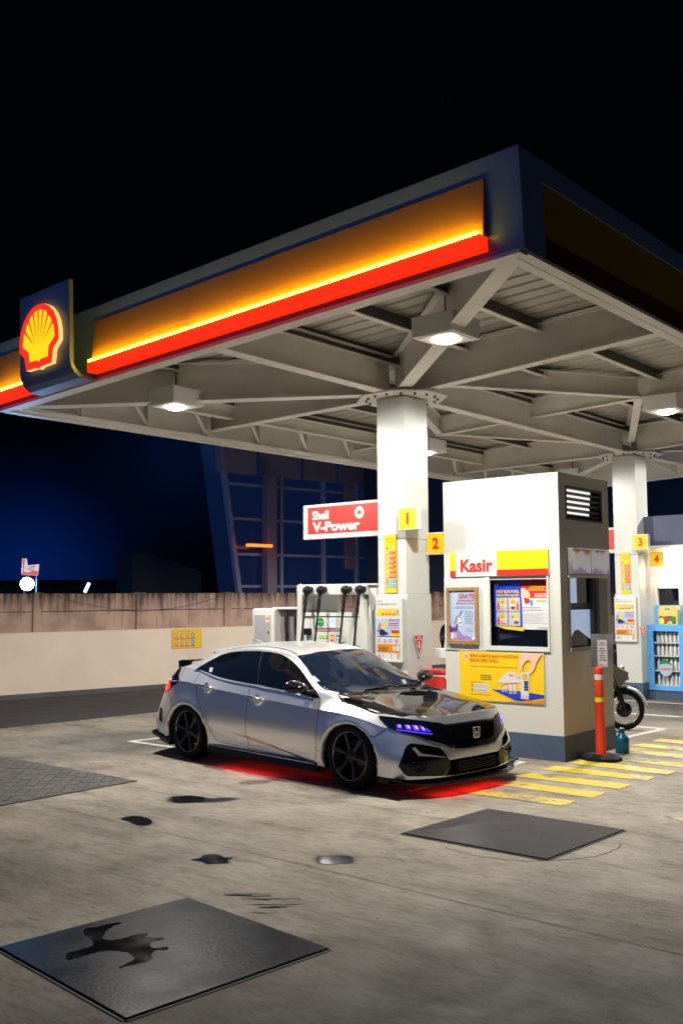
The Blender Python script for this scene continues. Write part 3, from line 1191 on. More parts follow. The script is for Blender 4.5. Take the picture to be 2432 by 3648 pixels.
def wall_with_hole(x0, x1, z0, z1, hx0, hx1, hz0, hz1, o, r, th, m, mb):
    """panel in plane o + r*x + z, one rectangular opening"""
    o, r = Vector(o), Vector(r)
    for (a, b, c, d) in ((x0, hx0, z0, z1), (hx1, x1, z0, z1), (hx0, hx1, z0, hz0), (hx0, hx1, hz1, z1)):
        mb.prism([(a, c), (b, c), (b, d), (a, d)], o, r, (0, 0, 1), -th, m)


mb = MB()
T = .12
# front wall (faces the camera side), right wall, the two hidden ones, roof slab
WX0, WX1, WZ0, WZ1 = -6.33, -5.57, 1.28, 2.075
wall_with_hole(XW, XE, .286, HB, WX0, WX1, WZ0, WZ1, (0, YS_, 0), (1, 0, 0), T, M_KIOSK, mb)
mb.build('front_wall', kiosk, fix=True)
mb = MB()
SY0, SY1, SZ0, SZ1 = 10.50, 11.50, 1.268, 2.075
o = Vector((XE, 0, 0))
for (a, b, c, d) in ((YS_ + T, SY0, .286, HB), (SY1, YN, .286, HB), (SY0, SY1, .286, SZ0), (SY0, SY1, SZ1, 2.76), (SY0, SY1, 3.135, HB), (SY0, 10.502, 2.76, 3.135), (11.43, SY1, 2.76, 3.135)):
    mb.box(XE - T, XE, a, b, c, d, M_KIOSK)
mb.build('side_wall', kiosk)
mb = MB()
mb.box(XW, XW + T, YS_ + T, YN, .286, HB, M_KIOSK)
mb.box(XW + T, XE - T, YN - T, YN, .286, HB, M_KIOSK)
mb.build('rear_wall', kiosk)
mb = MB()
mb.box(XW + .02, XE - .02, YS_ + .02, YN - .02, HB - .10, HB - .004, M_KIOSK)
mb.build('roof', kiosk)
mb = MB()
mb.box(XW - .004, XE + .004, YS_ - .004, YN + .004, 0, .285, M_PLINTH)
mb.build('plinth', kiosk)
# front window: projecting surround, sill, recessed glass
mb = MB()
for (a, b, c, d) in ((-6.40, WX0, 1.225, 2.105), (WX1, -5.545, 1.225, 2.105), (WX0, WX1, 1.225, WZ0)):
    mb.box(a, b, YS_ - .022, YS_ + .10, c, d, M_WHITEGLOSS, bev=.003)
mb.box(WX0, WX1, YS_ - .0, YS_ + .10, 2.062, 2.074, M_WHITEGLOSS)
wf = mb.build('window', kiosk)
mb = MB()
mb.box(WX0, WX1, YS_ + .085, YS_ + .095, WZ0, 2.062, M_NIGHTGLASS)
mb.build('pane', wf)
mb = MB()
mb.box(XW + .004, -6.402, YS_ - .014, YS_ + .01, 1.215, 2.10, M_WHITEGLOSS, bev=.003)
mb.build('shutter_panel', kiosk)
# side window with interior light put into a pale glowing pane, dark bar, grey reveal
mb = MB()
mb.box(XE - .10, XE + .012, SY0 + .001, SY0 + .03, SZ0, SZ1, M_GREYPLASTIC)
mb.box(XE - .10, XE + .012, 11.28, 11.499, SZ0, SZ1, mat('grey_reveal', (.28, .29, .31), .5))
mb.box(XE - .10, XE + .030, SY0 - .01, 11.51, SZ0 - .045, SZ0, M_GREYPLASTIC)
mb.box(XE - .10, XE + .020, SY0 - .01, 11.51, SZ1, SZ1 + .03, M_WHITEGLOSS)
mb.box(XE - .09, XE - .03, 11.19, 11.279, SZ0, SZ1, M_DARKSTEEL)
sf = mb.build('window', kiosk)
sf['label'] = 'side window with a pale lit pane and a dark bar'
mb = MB()
mb.box(XE - .09, XE - .075, SY0 + .03, 11.28, SZ0, SZ1, mat('pale_window_pane', lin((150, 165, 190)), .12, spec=.7, var=.2, vscale=1.5, emit=(.40, .50, .72), estr=.65))
mb.box(XE - .0745, XE - .070, 10.70, 11.19, 1.70, 1.78, M_DARKSTEEL)
mb.box(XE - .0745, XE - .072, 10.86, 11.19, 1.78, SZ1, M_NIGHTGLASS)
mb.prism([(10.53, SZ0), (11.19, SZ0), (11.19, SZ0 + .07), (10.86, SZ0 + .20), (10.78, SZ0 + .19), (10.70, SZ0 + .12), (10.53, SZ0 + .10)], (XE - .074, 0, 0), (0, 1, 0), (0, 0, 1), .004, M_NIGHTGLASS)
mb.build('pane', sf)
# louvre high on the side wall
lv = MB()
lv.box(XE - .11, XE - .09, 10.50, 11.43, 2.76, 3.135, M_DARKSTEEL)
for (a, b, c, d) in ((10.49, 11.44, 3.12, 3.145), (10.49, 11.44, 2.75, 2.772), (10.49, 10.515, 2.772, 3.12), (11.41, 11.44, 2.772, 3.12)):
    lv.box(XE - .09, XE + .006, a, b, c, d, M_DARKSTEEL)
lo = lv.build('louvre', kiosk)
for k in range(5):
    z = 2.815 + k * .066
    mb = MB()
    mb.bar((XE - .035, 10.52, z - .02), (XE - .035, 11.41, z - .02), .006, .062, M_DARKSTEEL, up=(.75, 0, .66))
    mb.build('slat', lo)
    mb = MB()
    mb.box(XE - .030, XE - .026, 10.52 + .03 * (4 - k) * 0 + .012 * k, 11.14 + .012 * k, z + .008, z + .034, M_GAPLIGHT)
    mb.build('light_gap', lo)
# counter shelf on the left side
mb = MB()
mb.box(-7.16, XW - .001, YS_ + .001, YS_ + .5, 1.105, 1.225, M_WHITEGLOSS, bev=.006)
mb.build('shelf', kiosk)
mb = MB()
mb.box(-7.06, XW - .002, YS_ + .35, YS_ + .5, .286, 1.104, M_DARKSTEEL)
mb.build('shelf_bracket', kiosk)

# header board over the window
hd = thing('header_sign', 'white cashier board with red lettering between yellow and red blocks over the kiosk window', 'sign', (-6.2, YS_, 2.25))
mb = MB()
mb.box(-6.885, -5.535, YS_ - .030, YS_ - .001, 2.106, 2.405, M_WHITEGLOSS)
mb.build('board', hd)
p = Print((0, YS_ - .031, 0))
p.rect(-6.884, -6.80, 2.18, 2.404, P_YEL, 1)
p.rect(-6.884, -6.80, 2.107, 2.18, P_RED, 1)
p.rect(-6.218, -5.536, 2.18, 2.404, P_YEL, 1)
p.rect(-6.218, -5.536, 2.107, 2.18, P_RED, 1)
p.text('Kasir', -6.73, 2.168, P_RED, 1, h=.145, w=.455, bold=.035)
p.build('lettering', hd)

# wooden framed poster
fp = thing('framed_poster', 'wooden framed pale blue poster headed GRATIS left of the kiosk window', 'poster', (-6.71, YS_, 1.6))
mb = MB()
a0, a1, b0, b1 = -6.94, -6.485, 1.285, 1.98
f = .042
for (x0, x1, z0, z1) in ((a0, a0 + f, b0, b1), (a1 - f, a1, b0, b1), (a0 + f, a1 - f, b0, b0 + f * 1.2), (a0 + f, a1 - f, b1 - f, b1)):
    mb.box(x0, x1, YS_ - .052, YS_ - .0145, z0, z1, M_WOOD, bev=.004)
mb.build('frame', fp)
p = Print((0, YS_ - .030, 0))
x0, x1, z0, z1 = -6.898, -6.527, 1.336, 1.938
p.rect(x0, x1, z0, z1, P_PALE, 0)
p.text('GRATIS', x1 - .012, 1.845, P_CRIMSON, 2, h=.052, w=.225, bold=.03, align='RIGHT')
p.text('BAHAN BAKAR', x1 - .012, 1.805, P_CRIMSON, 2, h=.027, w=.23, bold=.015, align='RIGHT')
p.text('SEPANJANG TAHUN', x1 - .012, 1.770, P_CRIMSON, 2, h=.024, w=.265, bold=.015, align='RIGHT')
p.lines(-6.82, x1 - .015, 1.745, 2, .016, .006, P_GREY, 2, .1)
p.poly([(x0, z0 + .10), (x0 + .05, z0 + .15), (x0 + .12, z0 + .13), (x0 + .19, z0 + .06), (x1, z0 + .03), (x1, z0), (x0, z0)], P_MAUVE, 1)
p.poly([(x0, z0 + .09), (x0 + .085, z0 + .12), (x0 + .075, z0 + .17), (x0 + .04, z0 + .145), (x0, z0 + .19)], P_PURPLE, 2)
p.poly([(x0 + .055, z0 + .20), (x0 + .08, z0 + .19), (x0 + .125, z0 + .29), (x0 + .10, z0 + .30)], P_MAUVE, 2)
p.poly([(x0 + .075, z0 + .09), (x0 + .11, z0 + .13), (x0 + .115, z0 + .19), (x0 + .10, z0 + .20), (x0 + .085, z0 + .14)], P_NAVY, 3)
p.poly([(x0 + .13, z0 + .29), (x0 + .14, z0 + .285), (x0 + .185, z0 + .355), (x0 + .18, z0 + .365)], P_NAVY, 3)
p.poly([(x0 + .13, z0 + .285), (x0 + .165, z0 + .24), (x0 + .185, z0 + .20), (x0 + .165, z0 + .165), (x0 + .13, z0 + .17), (x0 + .115, z0 + .21)], P_WHITE, 2)
p.text('400', x0 + .150, z0 + .20, P_CRIMSON, 3, h=.020, bold=.02, align='CENTER')
p.lines(x0 + .22, x1 - .02, z0 + .36, 8, .022, .006, P_GREY, 2, .35)
p.lines(x0 + .22, x1 - .02, z0 + .15, 3, .018, .005, P_LGREY, 2, .5)
p.rect(x0 + .012, x0 + .055, z0 + .012, z0 + .09, P_WHITE, 4)
p.rect(x0 + .062, x0 + .10, z0 + .025, z0 + .085, P_LGREY, 4)
p.rect(x1 - .055, x1 - .005, z0 + .01, z0 + .045, P_WHITE, 4)
p.build('print', fp)

# two posters taped inside the window recess
yp = YS_ + .070
bp = thing('window_poster', 'blue food offer poster with four yellow price circles in the kiosk window', 'poster', (-6.13, yp, 1.8))
p = Print((0, yp, 0))
p.poly([(-6.322, 1.515), (-5.945, 1.50), (-5.955, 2.061), (-6.322, 2.061)], P_BLUE, 0)
p.poly([(-6.322, 1.514), (-6.18, 1.475), (-5.93, 1.455), (-5.93, 1.499), (-5.945, 1.5)], P_YEL, 0)
p.text('PAKET BUKA PUASA.', -6.135, 1.905, P_YEL, 2, h=.034, w=.315, bold=.035, align='CENTER')
p.text('HARGA MULAI Rp10.000', -6.135, 1.865, P_YEL, 2, h=.028, w=.31, bold=.035, align='CENTER')
cells = [(-6.296, -6.142, 1.685, 1.85), (-6.130, -5.972, 1.685, 1.85), (-6.296, -6.142, 1.515, 1.677), (-6.130, -5.972, 1.515, 1.677)]
for i, (a, b, c, d) in enumerate(cells):
    p.rect(a, b, c, d, P_LGREY, 1)
    cx_ = a + (.095 if i % 2 == 0 else .06)
    p.disc(cx_ if i != 3 else a + .10, d - .052, .033, .036, P_YEL, 2)
    bx = a + (.03 if i != 1 else .125)
    p.poly([(bx - .013, c + .015), (bx + .013, c + .015), (bx + .013, c + .07), (bx + .006, c + .095), (bx + .006, c + .115), (bx - .006, c + .115), (bx - .006, c + .095), (bx - .013, c + .07)], P_RED if i < 3 else P_PALE, 2)
    fx = a + (.10 if i != 1 else .06)
    p.disc(fx, c + .035, .042, .022, P_TAN if i != 2 else P_ORANGE, 2)
    p.disc(fx + .005, c + .042, .030, .014, P_BROWN if i in (1, 3) else P_SKIN, 3)
    p.rect(fx - .04, fx + .035, c + .065, c + .083, P_WHITE, 3)
    p.lines(cx_ - .022, cx_ + .022, d - .042, 2, .016, .006, P_CRIMSON, 3, .2)
p.rect(-6.322, -6.255, 1.985, 2.01, P_TAN, 3)
p.lines(-6.07, -5.97, 2.02, 2, .012, .006, P_LBLUE, 2, .2)
p.build('print', bp)
wp = thing('window_poster', 'white menu poster with a red band across its top in the kiosk window', 'poster', (-5.76, yp, 1.8))
p = Print((0, yp + .004, 0))
p.rect(-5.955, -5.571, 1.475, 2.061, P_WHITE, 0)
p.rect(-5.955, -5.571, 1.845, 2.061, P_RED, 1)
p.rect(-5.955, -5.571, 1.99, 2.061, mat('print_dark_red', lin((150, 12, 8)), .45), 2)
p.text('POWER-UP SUNDAY', -5.58, 1.965, P_YEL, 2, h=.022, w=.255, bold=.03, align='RIGHT')
p.lines(-5.86, -5.585, 1.955, 2, .017, .009, P_YEL, 2, .3)
p.lines(-5.78, -5.585, 1.895, 3, .016, .008, P_WHITE, 2, .3)
p.poly([(-5.955, 1.85), (-5.955, 1.95), (-5.92, 1.965), (-5.85, 1.92), (-5.83, 1.87), (-5.86, 1.84)], P_SKIN, 3)
p.poly([(-5.92, 1.845), (-5.90, 1.77), (-5.885, 1.775), (-5.89, 1.85)], P_CRIMSON, 4)
p.rect(-5.885, -5.845, 1.79, 1.835, P_RED, 5)
p.rect(-5.835, -5.805, 1.76, 1.82, P_LBLUE, 5)
p.rect(-5.76, -5.58, 1.805, 1.818, P_YEL, 3)
p.lines(-5.945, -5.60, 1.735, 2, .03, .006, P_GREY, 3, .7)
p.lines(-5.945, -5.60, 1.665, 6, .022, .005, P_LGREY, 3, .4)
p.lines(-5.74, -5.60, 1.502, 1, .02, .009, P_GREY, 3, .3)
p.disc(-5.59, 1.495, .013, .013, P_ORANGE, 3)
p.build('print', wp)

# the big yellow investment poster below the window
ip = thing('poster', 'large yellow poster about station investment below the kiosk window', 'poster', (-6.2, YS_, .92))
x0, x1, z0, z1 = -6.782, -5.628, .622, 1.209
mb = MB()
mb.box(x0, x1, YS_ - .014, YS_ - .001, z0, z1, P_LGREY)
mb.build('backing', ip)
p = Print((0, YS_ - .0142, 0))
p.rect(x0 + .004, x1 - .006, z0 + .008, z1 - .004, P_YEL, 1)
p.poly([(-6.16, z0 + .008), (x1 - .006, z0 + .008), (x1 - .006, z0 + .055), (-5.85, z0 + .04)], P_ORANGE, 2)
p.rect(-6.716, -6.642, 1.105, 1.178, P_WHITE, 2)
pecten(p, -6.679, 1.142, .066, P_RED, P_YEL, 3)
p.text('BERAGAM PILIHAN INVESTASI', -6.622, 1.136, P_RED, 2, h=.036, w=.655, bold=.02)
p.text('BISNIS SPBU SHELL', -6.622, 1.082, P_RED, 2, h=.036, w=.405, bold=.02)
p.text('Sesuaikan modal dan peluang bisnis yang bisa Anda raih', -6.622, 1.022, P_BROWN, 2, h=.019, w=.64)
p.lines(-6.48, -6.31, .930, 3, .024, .011, P_BROWN, 2, .15)
p.text('Hubungi kami di :', -6.622, .835, P_BROWN, 2, h=.015, w=.165)
for k, s in enumerate(('0817-1717-4472', '0817-2222-6071')):
    zz = .782 - k * .055
    p.rect(-6.615, -6.585, zz, zz + .04, P_ORANGE, 2)
    p.rect(-6.583, -6.37, zz, zz + .042, P_WHITE, 2)
    p.text(s, -6.565, zz + .011, P_GREY, 3, h=.019, w=.17, bold=.01)
p.lines(-6.622, -6.32, .700, 1, .02, .011, P_ORANGE, 2, .1, words=False)
# picture: a hand setting a sign tower beside a model filling station on a blue sheet
p.poly([(-6.33, .765), (-6.02, .655), (-5.94, .650), (-5.80, .672), (x1 - .007, .70), (x1 - .007, .735), (-6.0, .765)], P_BLUE, 3)
p.poly([(-6.26, .85), (-6.10, .985), (-6.02, .975), (-5.90, .925), (-5.90, .87), (-6.05, .845)], P_WHITE, 4)
p.poly([(-6.095, .955), (-6.03, .945), (-6.03, .925), (-6.095, .935)], P_ORANGE, 5)
p.poly([(-5.975, .935), (-5.92, .915), (-5.92, .895), (-5.975, .915)], P_ORANGE, 5)
p.disc(-6.0, .95, .018, .022, P_WHITE, 6)
p.disc(-6.0, .95, .011, .014, P_YEL, 7)
for (a, b, c, d) in ((-6.19, -6.165, .745, .81), (-6.15, -6.115, .745, .825), (-6.09, -6.05, .73, .84), (-6.035, -5.99, .73, .845)):
    p.rect(a, b, c, d, P_WHITE, 5)
    p.rect(a, b, d, d + .014, P_RED, 6)
    p.rect(a + .005, b - .005, c + .008, c + .03, P_MAUVE, 6)
p.poly([(-5.93, .985), (-5.825, .985), (-5.83, .672), (-5.935, .678)], P_WHITE, 6)
p.poly([(-5.935, .678), (-5.83, .672), (-5.83, .715), (-5.935, .722)], P_LGREY, 7)
pecten(p, -5.877, .935, .088, P_ORANGE, P_YEL, 8)
for k in range(4):
    p.rect(-5.888, -5.835, .862 - k * .029, .884 - k * .029, P_NAVY, 8)
# hand from the top right corner: thumb and forefinger
p.poly([(-5.93, .985), (-5.945, 1.03), (-5.952, 1.11), (-5.92, 1.19), (-5.905, 1.204), (x1 - .02, 1.204), (-5.72, 1.10), (-5.75, 1.02), (-5.80, .965), (-5.825, .975), (-5.815, 1.01), (-5.79, 1.06), (-5.785, 1.10), (-5.82, 1.13), (-5.86, 1.11), (-5.90, 1.06), (-5.915, .99)], P_SKIN, 9)
p.build('print', ip)

# weathered light box over the side window
M_LBOX = bpy.data.materials.new('weathered_lightbox')
M_LBOX.use_nodes = True
_nt = M_LBOX.node_tree
_b = _nt.nodes['Principled BSDF']
_tc = _nt.nodes.new('ShaderNodeTexCoord')
_n = _nt.nodes.new('ShaderNodeTexNoise')
_mp = _nt.nodes.new('ShaderNodeMapping')
_mp.inputs['Scale'].default_value = (1, 3.0, 1.0)
_nt.links.new(_tc.outputs['Object'], _mp.inputs['Vector'])
_nt.links.new(_mp.outputs['Vector'], _n.inputs['Vector'])
_n.inputs['Scale'].default_value = 1.6
_n.inputs['Detail'].default_value = 5
_sp = _nt.nodes.new('ShaderNodeSeparateXYZ')
_nt.links.new(_tc.outputs['Object'], _sp.inputs['Vector'])
_ad = _nt.nodes.new('ShaderNodeMath')
_ad.operation = 'MULTIPLY_ADD'
_ad.inputs[1].default_value = 3.0
_nt.links.new(_sp.outputs['Z'], _ad.inputs[0])
_nt.links.new(_n.outputs['Fac'], _ad.inputs[2])
_r = _nt.nodes.new('ShaderNodeValToRGB')
while len(_r.color_ramp.elements) < 5:
    _r.color_ramp.elements.new(.5)
for _e, (_p, _c) in zip(_r.color_ramp.elements, ((.16, lin((170, 140, 190))), (.24, lin((205, 190, 215))), (.36, lin((215, 215, 220))), (.86, lin((215, 212, 212))), (.98, lin((170, 105, 50))))):
    _e.position = _p
    _e.color = (*_c, 1)
_nt.links.new(_ad.outputs['Value'], _r.inputs['Fac'])
_nt.links.new(_r.outputs['Color'], _b.inputs['Base Color'])
_b.inputs['Roughness'].default_value = .35
_nt.links.new(_r.outputs['Color'], _b.inputs['Emission Color'])
_b.inputs['Emission Strength'].default_value = .28
lb = thing('lightbox_sign', 'faded white light box sign with brown stains over the kiosk side window', 'sign', (XE, 10.97, 2.26))
mb = MB()
mb.box(XE + .001, XE + .075, 10.49, 11.455, 2.112, 2.415, M_STEEL, bev=.004)
mb.build('casing', lb)
mb = MB()
mb.box(XE + .0745, XE + .079, 10.505, 11.44, 2.125, 2.402, M_LBOX)
mb.box(XE + .079, XE + .081, 10.945, 10.955, 2.125, 2.402, P_LGREY)
mb.build('face', lb)


# ---------------------------------------------------------------- signs on the columns
def number_sign(num, cx, y, z, label):
    t = thing('number_sign', label, 'sign', (cx, y, z), group='yellow pump number signs')
    mb = MB()
    mb.box(cx - .14, cx + .14, y, y + .10, z - .14, z + .14, M_WHITEGLOSS, bev=.006)
    mb.build('box', t)
    p = Print((0, y - .0005, 0))
    p.rect(cx - .128, cx + .128, z - .128, z + .128, P_YEL, 1)
    p.text(num, cx, z - .063, P_RED, 2, h=.13, bold=.045, align='CENTER')
    p.build('face', t)
    return t


def safety_strip(x, y, z0, z1, label):
    t = thing('safety_strip', label, 'sign', (x, y, (z0 + z1) / 2), group='tall yellow safety strips on the columns')
    w = .184
    mb = MB()
    mb.box(x, x + w, y - .012, y - .001, z0, z1, P_ORANGE)
    mb.build('board', t)
    p = Print((0, y - .0125, 0))
    h = z1 - z0
    p.rect(x + .004, x + w - .004, z0 + .004, z1 - .004, P_YEL, 1)
    for k, (s, ww) in enumerate((('Keselamatan', .115), ('Keamanan', .13), ('Anda', .06))):
        p.text(s, x + w / 2, z1 - .058 - k * .033, P_ORANGE, 2, h=.017, w=ww, bold=.02, align='CENTER')
    n = 9
    for k in range(n):
        zc = z1 - .165 - k * (h - .20) / n
        hh = .026
        m = P_LIME if k == 0 else (P_RED if k < 7 else P_LBLUE)
        p.rect(x + .078, x + w - .012, zc - hh, zc + hh * .75, m, 2)
        if k in (0, 5):
            p.poly([(x + .02, zc - .022), (x + .06, zc - .022), (x + .04, zc + .02)], P_GREEN if k == 0 else P_WHITE, 2)
        else:
            p.disc(x + .04, zc - .003, .021, .025, P_RED if k < 7 else P_BLUE, 2)
            p.disc(x + .04, zc - .003, .016, .019, P_WHITE if k < 7 else P_LBLUE, 3)
            p.rect(x + .034, x + .046, zc - .013, zc + .008, P_GREY if k < 7 else P_WHITE, 4)
        p.lines(x + .084, x + w - .02, zc + .012, 2, .016, .006, P_WHITE if k else P_GREEN, 3, .3)
    p.build('print', t)
    return t


def notice_board(x, y, z0, z1, label):
    t = thing('notice_board', label, 'notice board', (x, y, (z0 + z1) / 2), group='white notice boards on the columns')
    w = .41
    mb = MB()
    mb.box(x, x + w, y - .045, y - .012, z0, z1, M_WHITEGLOSS, bev=.005)
    mb.box(x - .004, x + w + .004, y - .055, y - .046, z0 - .004, z0 + .03, M_WHITEGLOSS)
    mb.build('board', t)
    p = Print((0, y - .0455, 0))
    p.text('Untuk', x + .02, z1 - .058, P_GREY, 1, h=.024, bold=.01)
    p.text('Keselamatan Anda', x + .02, z1 - .095, P_GREY, 1, h=.024, w=.31, bold=.01)
    a, b = x + .022, x + w - .035
    z = z1 - .142
    p.rect(a, b, z - .093, z, P_YEL, 1)
    for k in range(6):
        c = a + .035 + k * .057
        if k == 0:
            p.poly([(c - .014, z - .05), (c + .014, z - .05), (c, z - .022)], P_LIME, 2)
        else:
            p.disc(c, z - .036, .017, .019, P_RED if k < 5 else P_BLUE, 2)
            p.disc(c, z - .036, .013, .015, P_WHITE if k < 5 else P_LBLUE, 3)
            p.rect(c - .019, c + .019, z - .078, z - .06, P_RED if k < 5 else P_LBLUE, 2)
    z -= .122
    p.rect(a, b, z - .232, z, P_PALE, 1)
    p.rect(a, b, z - .232, z - .222, P_NAVY, 2)
    p.text('GRATIS', b - .004, z - .035, P_CRIMSON, 2, h=.026, w=.165, bold=.03, align='RIGHT')
    p.lines(a + .18, b, z - .055, 2, .024, .013, P_CRIMSON, 2, .15)
    p.lines(a + .16, b, z - .108, 2, .014, .004, P_GREY, 2, .1)
    p.poly([(a + .07, z - .135), (a + .075, z - .06), (a + .095, z - .03), (a + .12, z - .045), (a + .135, z - .09), (a + .13, z - .14)], P_YEL, 3)
    p.text('400', a + .10, z - .095, P_GREY, 4, h=.016, align='CENTER')
    p.poly([(a, z - .14), (a + .03, z - .155), (a + .07, z - .13), (a + .19, z - .195), (a + .10, z - .215), (a, z - .205)], P_NAVY, 2)
    p.poly([(a + .01, z - .13), (a + .02, z - .07), (a + .06, z - .05), (a + .065, z - .10), (a + .035, z - .15)], P_MAUVE, 3)
    p.rect(b - .13, b - .005, z - .185, z - .145, P_RED, 3)
    p.rect(b - .135, b, z - .222, z - .187, P_YEL, 3)
    p.rect(a + .004, a + .035, z - .215, z - .165, P_LGREY, 4)
    z -= .236
    p.rect(a, b, z - .085, z, P_WHITE, 1)
    for k in range(4):
        p.lines(a + .005 + k * .09, a + .075 + k * .09, z - .02, 4, .014, .006, P_CRIMSON, 2, .4)
    z -= .09
    p.rect(a, b, z - .10, z, P_ORANGE, 1)
    p.lines(a + .015, a + .19, z - .03, 3, .02, .009, P_BROWN, 2, .3)
    p.rect(b - .11, b - .07, z - .075, z - .02, P_WHITE, 2)
    p.rect(b - .05, b - .012, z - .08, z - .008, P_WHITE, 2)
    z -= .105
    p.rect(a, b, z - .085, z, P_WHITE, 1)
    p.rect(a + .30, b, z - .085, z - .005, P_TAN, 2)
    p.lines(a + .01, a + .07, z - .015, 4, .016, .007, P_CRIMSON, 2, .3)
    p.poly([(a + .085, z - .01), (a + .095, z - .01), (a + .098, z - .07), (a + .09, z - .07)], P_GREY, 2)
    p.poly([(a + .215, z - .01), (a + .225, z - .01), (a + .222, z - .075), (a + .214, z - .075)], P_GREY, 2)
    p.rect(a, b, z0 + .012, z - .087, P_ORANGE, 1)
    p.build('print', t)
    return t


def extinguisher_sign(x, y, z, label, rot=0.0, s=1.0):
    t = thing('extinguisher_sign', label, 'sign', (x, y, z), (0, 0, rot), group='red triangular extinguisher signs')
    mb = MB()
    mb.prism([(-.10 * s, .13 * s), (.10 * s, .13 * s), (0, -.14 * s)], (0, -.002, 0), (1, 0, 0), (0, 0, 1), .012, P_WHITE)
    mb.build('plate', t, world=False, fix=True)
    p = Print((0, -.0142, 0))
    q = lambda pts: [(a * s, b * s) for a, b in pts]
    p.poly(q([(-.09, .124), (.09, .124), (0, -.118)]), P_RED, 1)
    p.text('APAR', 0, .083 * s, P_WHITE, 2, h=.030 * s, w=.075 * s, bold=.03, align='CENTER')
    p.rect(-.066 * s, .066 * s, .066 * s, .074 * s, P_WHITE, 2)
    p.poly(q([(-.015, -.035), (.015, -.035), (.015, .025), (.009, .04), (.016, .05), (-.008, .052), (-.015, .025)]), P_WHITE, 2)
    p.build('print', t, world=False)
    return t


def brand_flag(x0, x1, y, z0, z1, label):
    t = thing('arm_sign', label, 'sign', ((x0 + x1) / 2, y, (z0 + z1) / 2), group='red arm signs beside the columns')
    mb = MB()
    mb.box(x0, x1, y, y + .09, z0, z1, M_WHITEGLOSS, bev=.008)
    mb.build('casing', t)
    p = Print((0, y - .0005, 0))
    w, h = x1 - x0, z1 - z0
    p.rect(x0 + .085, x1 - .002, z0 + .065, z1 - .038, P_RED, 1)
    p.text('Shell', x0 + .17, z0 + h * .565, P_WHITE, 2, h=.112, w=.30, bold=.030)
    p.text('V-Power', x0 + .175, z0 + h * .215, P_WHITE, 2, h=.125, w=.84, bold=.036)
    c = (x0 + 1.01, z0 + h * .68)
    p.disc(*c, .079, .083, P_WHITE, 2, 32)
    star = []
    for k in range(16):
        a = 2 * math.pi * k / 16 + .2
        r = .056 if k % 2 == 0 else .022
        star.append((c[0] + r * math.cos(a), c[1] + r * math.sin(a)))
    p.poly(star, P_RED, 3)
    p.build('face', t)
    return t


for dx, dy, dz, n1, n2, w1, w2 in ((0, 0, 0, '1', '2', 'front', 'nearer'), (-.06, 7.12, -.02, '3', '4', 'far', 'farther')):
    number_sign(n1, -7.287 + dx, 9.965 + dy, 2.835 + dz, 'yellow square sign with a red number %s on the %s column' % (n1, w1))
    number_sign(n2, -7.20 + dx, 10.44 + dy, 2.54 + dz, 'yellow square sign with a red number %s on the %s column' % (n2, w1))
    safety_strip(-7.728 + dx, 10.079 + dy, 1.915 + dz, 2.655 + dz, 'narrow yellow strip of red and blue safety rules on the %s column' % w1)
    notice_board(-7.848 + dx, 10.07 + dy, 1.06 + dz, 1.862 + dz, 'white safety notice board with a printed leaflet on the %s column' % w1)
    # wedge bracket that carries the number box
brand_flag(-9.317, -7.86, 10.28, 2.672, 3.147, 'long red sign with white lettering left of the front column')
brand_flag(-9.38, -7.92, 17.40, 2.652, 3.127, 'red sign glimpsed between the kiosk and the far column')
extinguisher_sign(-7.367, 10.262, 1.26, 'red triangular extinguisher sign on the front column', math.radians(90))
extinguisher_sign(-7.40, 17.19, 1.22, 'red triangular extinguisher sign on the far column', 0, .62)
# ---------------------------------------------------------------- fuel pumps
M_PUMP = mat('pump_enamel', (.58, .58, .54), .32, var=.03, vscale=2)
M_PUMPGREY = mat('pump_side_grey', (.34, .33, .33), .4, var=.1, vscale=2)
M_LCD = mat('lit_display', (.5, .55, .65), .3, emit=(.75, .85, 1.0), estr=.35)
M_DISPGREEN = mat('green_display', (.02, .14, .04), .2)
PY = 10.13
pump = thing('fuel_pump', 'white fuel pump with four black hoses behind the car', 'fuel pump', (-8.6, PY + .25, 0))
mb = MB()
mb.box(-9.28, -7.98, PY, PY + .55, 0, .12, M_PLINTH)
mb.build('base', pump)
mb = MB()
mb.box(-9.20, -8.155, PY + .02, PY + .53, .12, 1.66, M_PUMP, bev=.01)
mb.build('cabinet', pump)
mb = MB()
# right-hand curved upright and pillar
prof = [(-8.18, .12), (-8.10, .12), (-8.06, .9), (-8.06, 1.45), (-8.11, 1.70), (-8.14, 1.86), (-8.13, 2.0), (-8.20, 2.0), (-8.20, 1.66), (-8.18, 1.66)]
mb.prism(prof, (0, PY + .5, 0), (1, 0, 0), (0, 0, 1), .52, M_PUMP)
mb.box(-8.075, -7.85, PY + .03, PY + .5, .12, 2.02, M_PUMP, bev=.01)
mb.build('pillar', pump, fix=True)
mb = MB()
prof = [(-9.28, .12), (-9.20, .12), (-9.20, 1.7), (-9.18, 2.0), (-9.28, 2.0), (-9.28, 1.7), (-9.30, 1.3)]
mb.prism(prof, (0, PY + .5, 0), (1, 0, 0), (0, 0, 1), .52, M_PUMP)
mb.build('upright', pump, fix=True)
mb = MB()
mb.box(-9.29, -8.07, PY - .02, PY + .53, 1.90, 2.03, M_PUMP, bev=.012)
mb.box(-9.29, -7.85, PY + .0, PY + .53, 2.022, 2.045, M_PUMP)
mb.build('header', pump)
mb = MB()
mb.box(-9.19, -8.755, PY + .22, PY + .26, 1.66, 1.90, M_PUMP)
mb.build('infill_panel', pump)
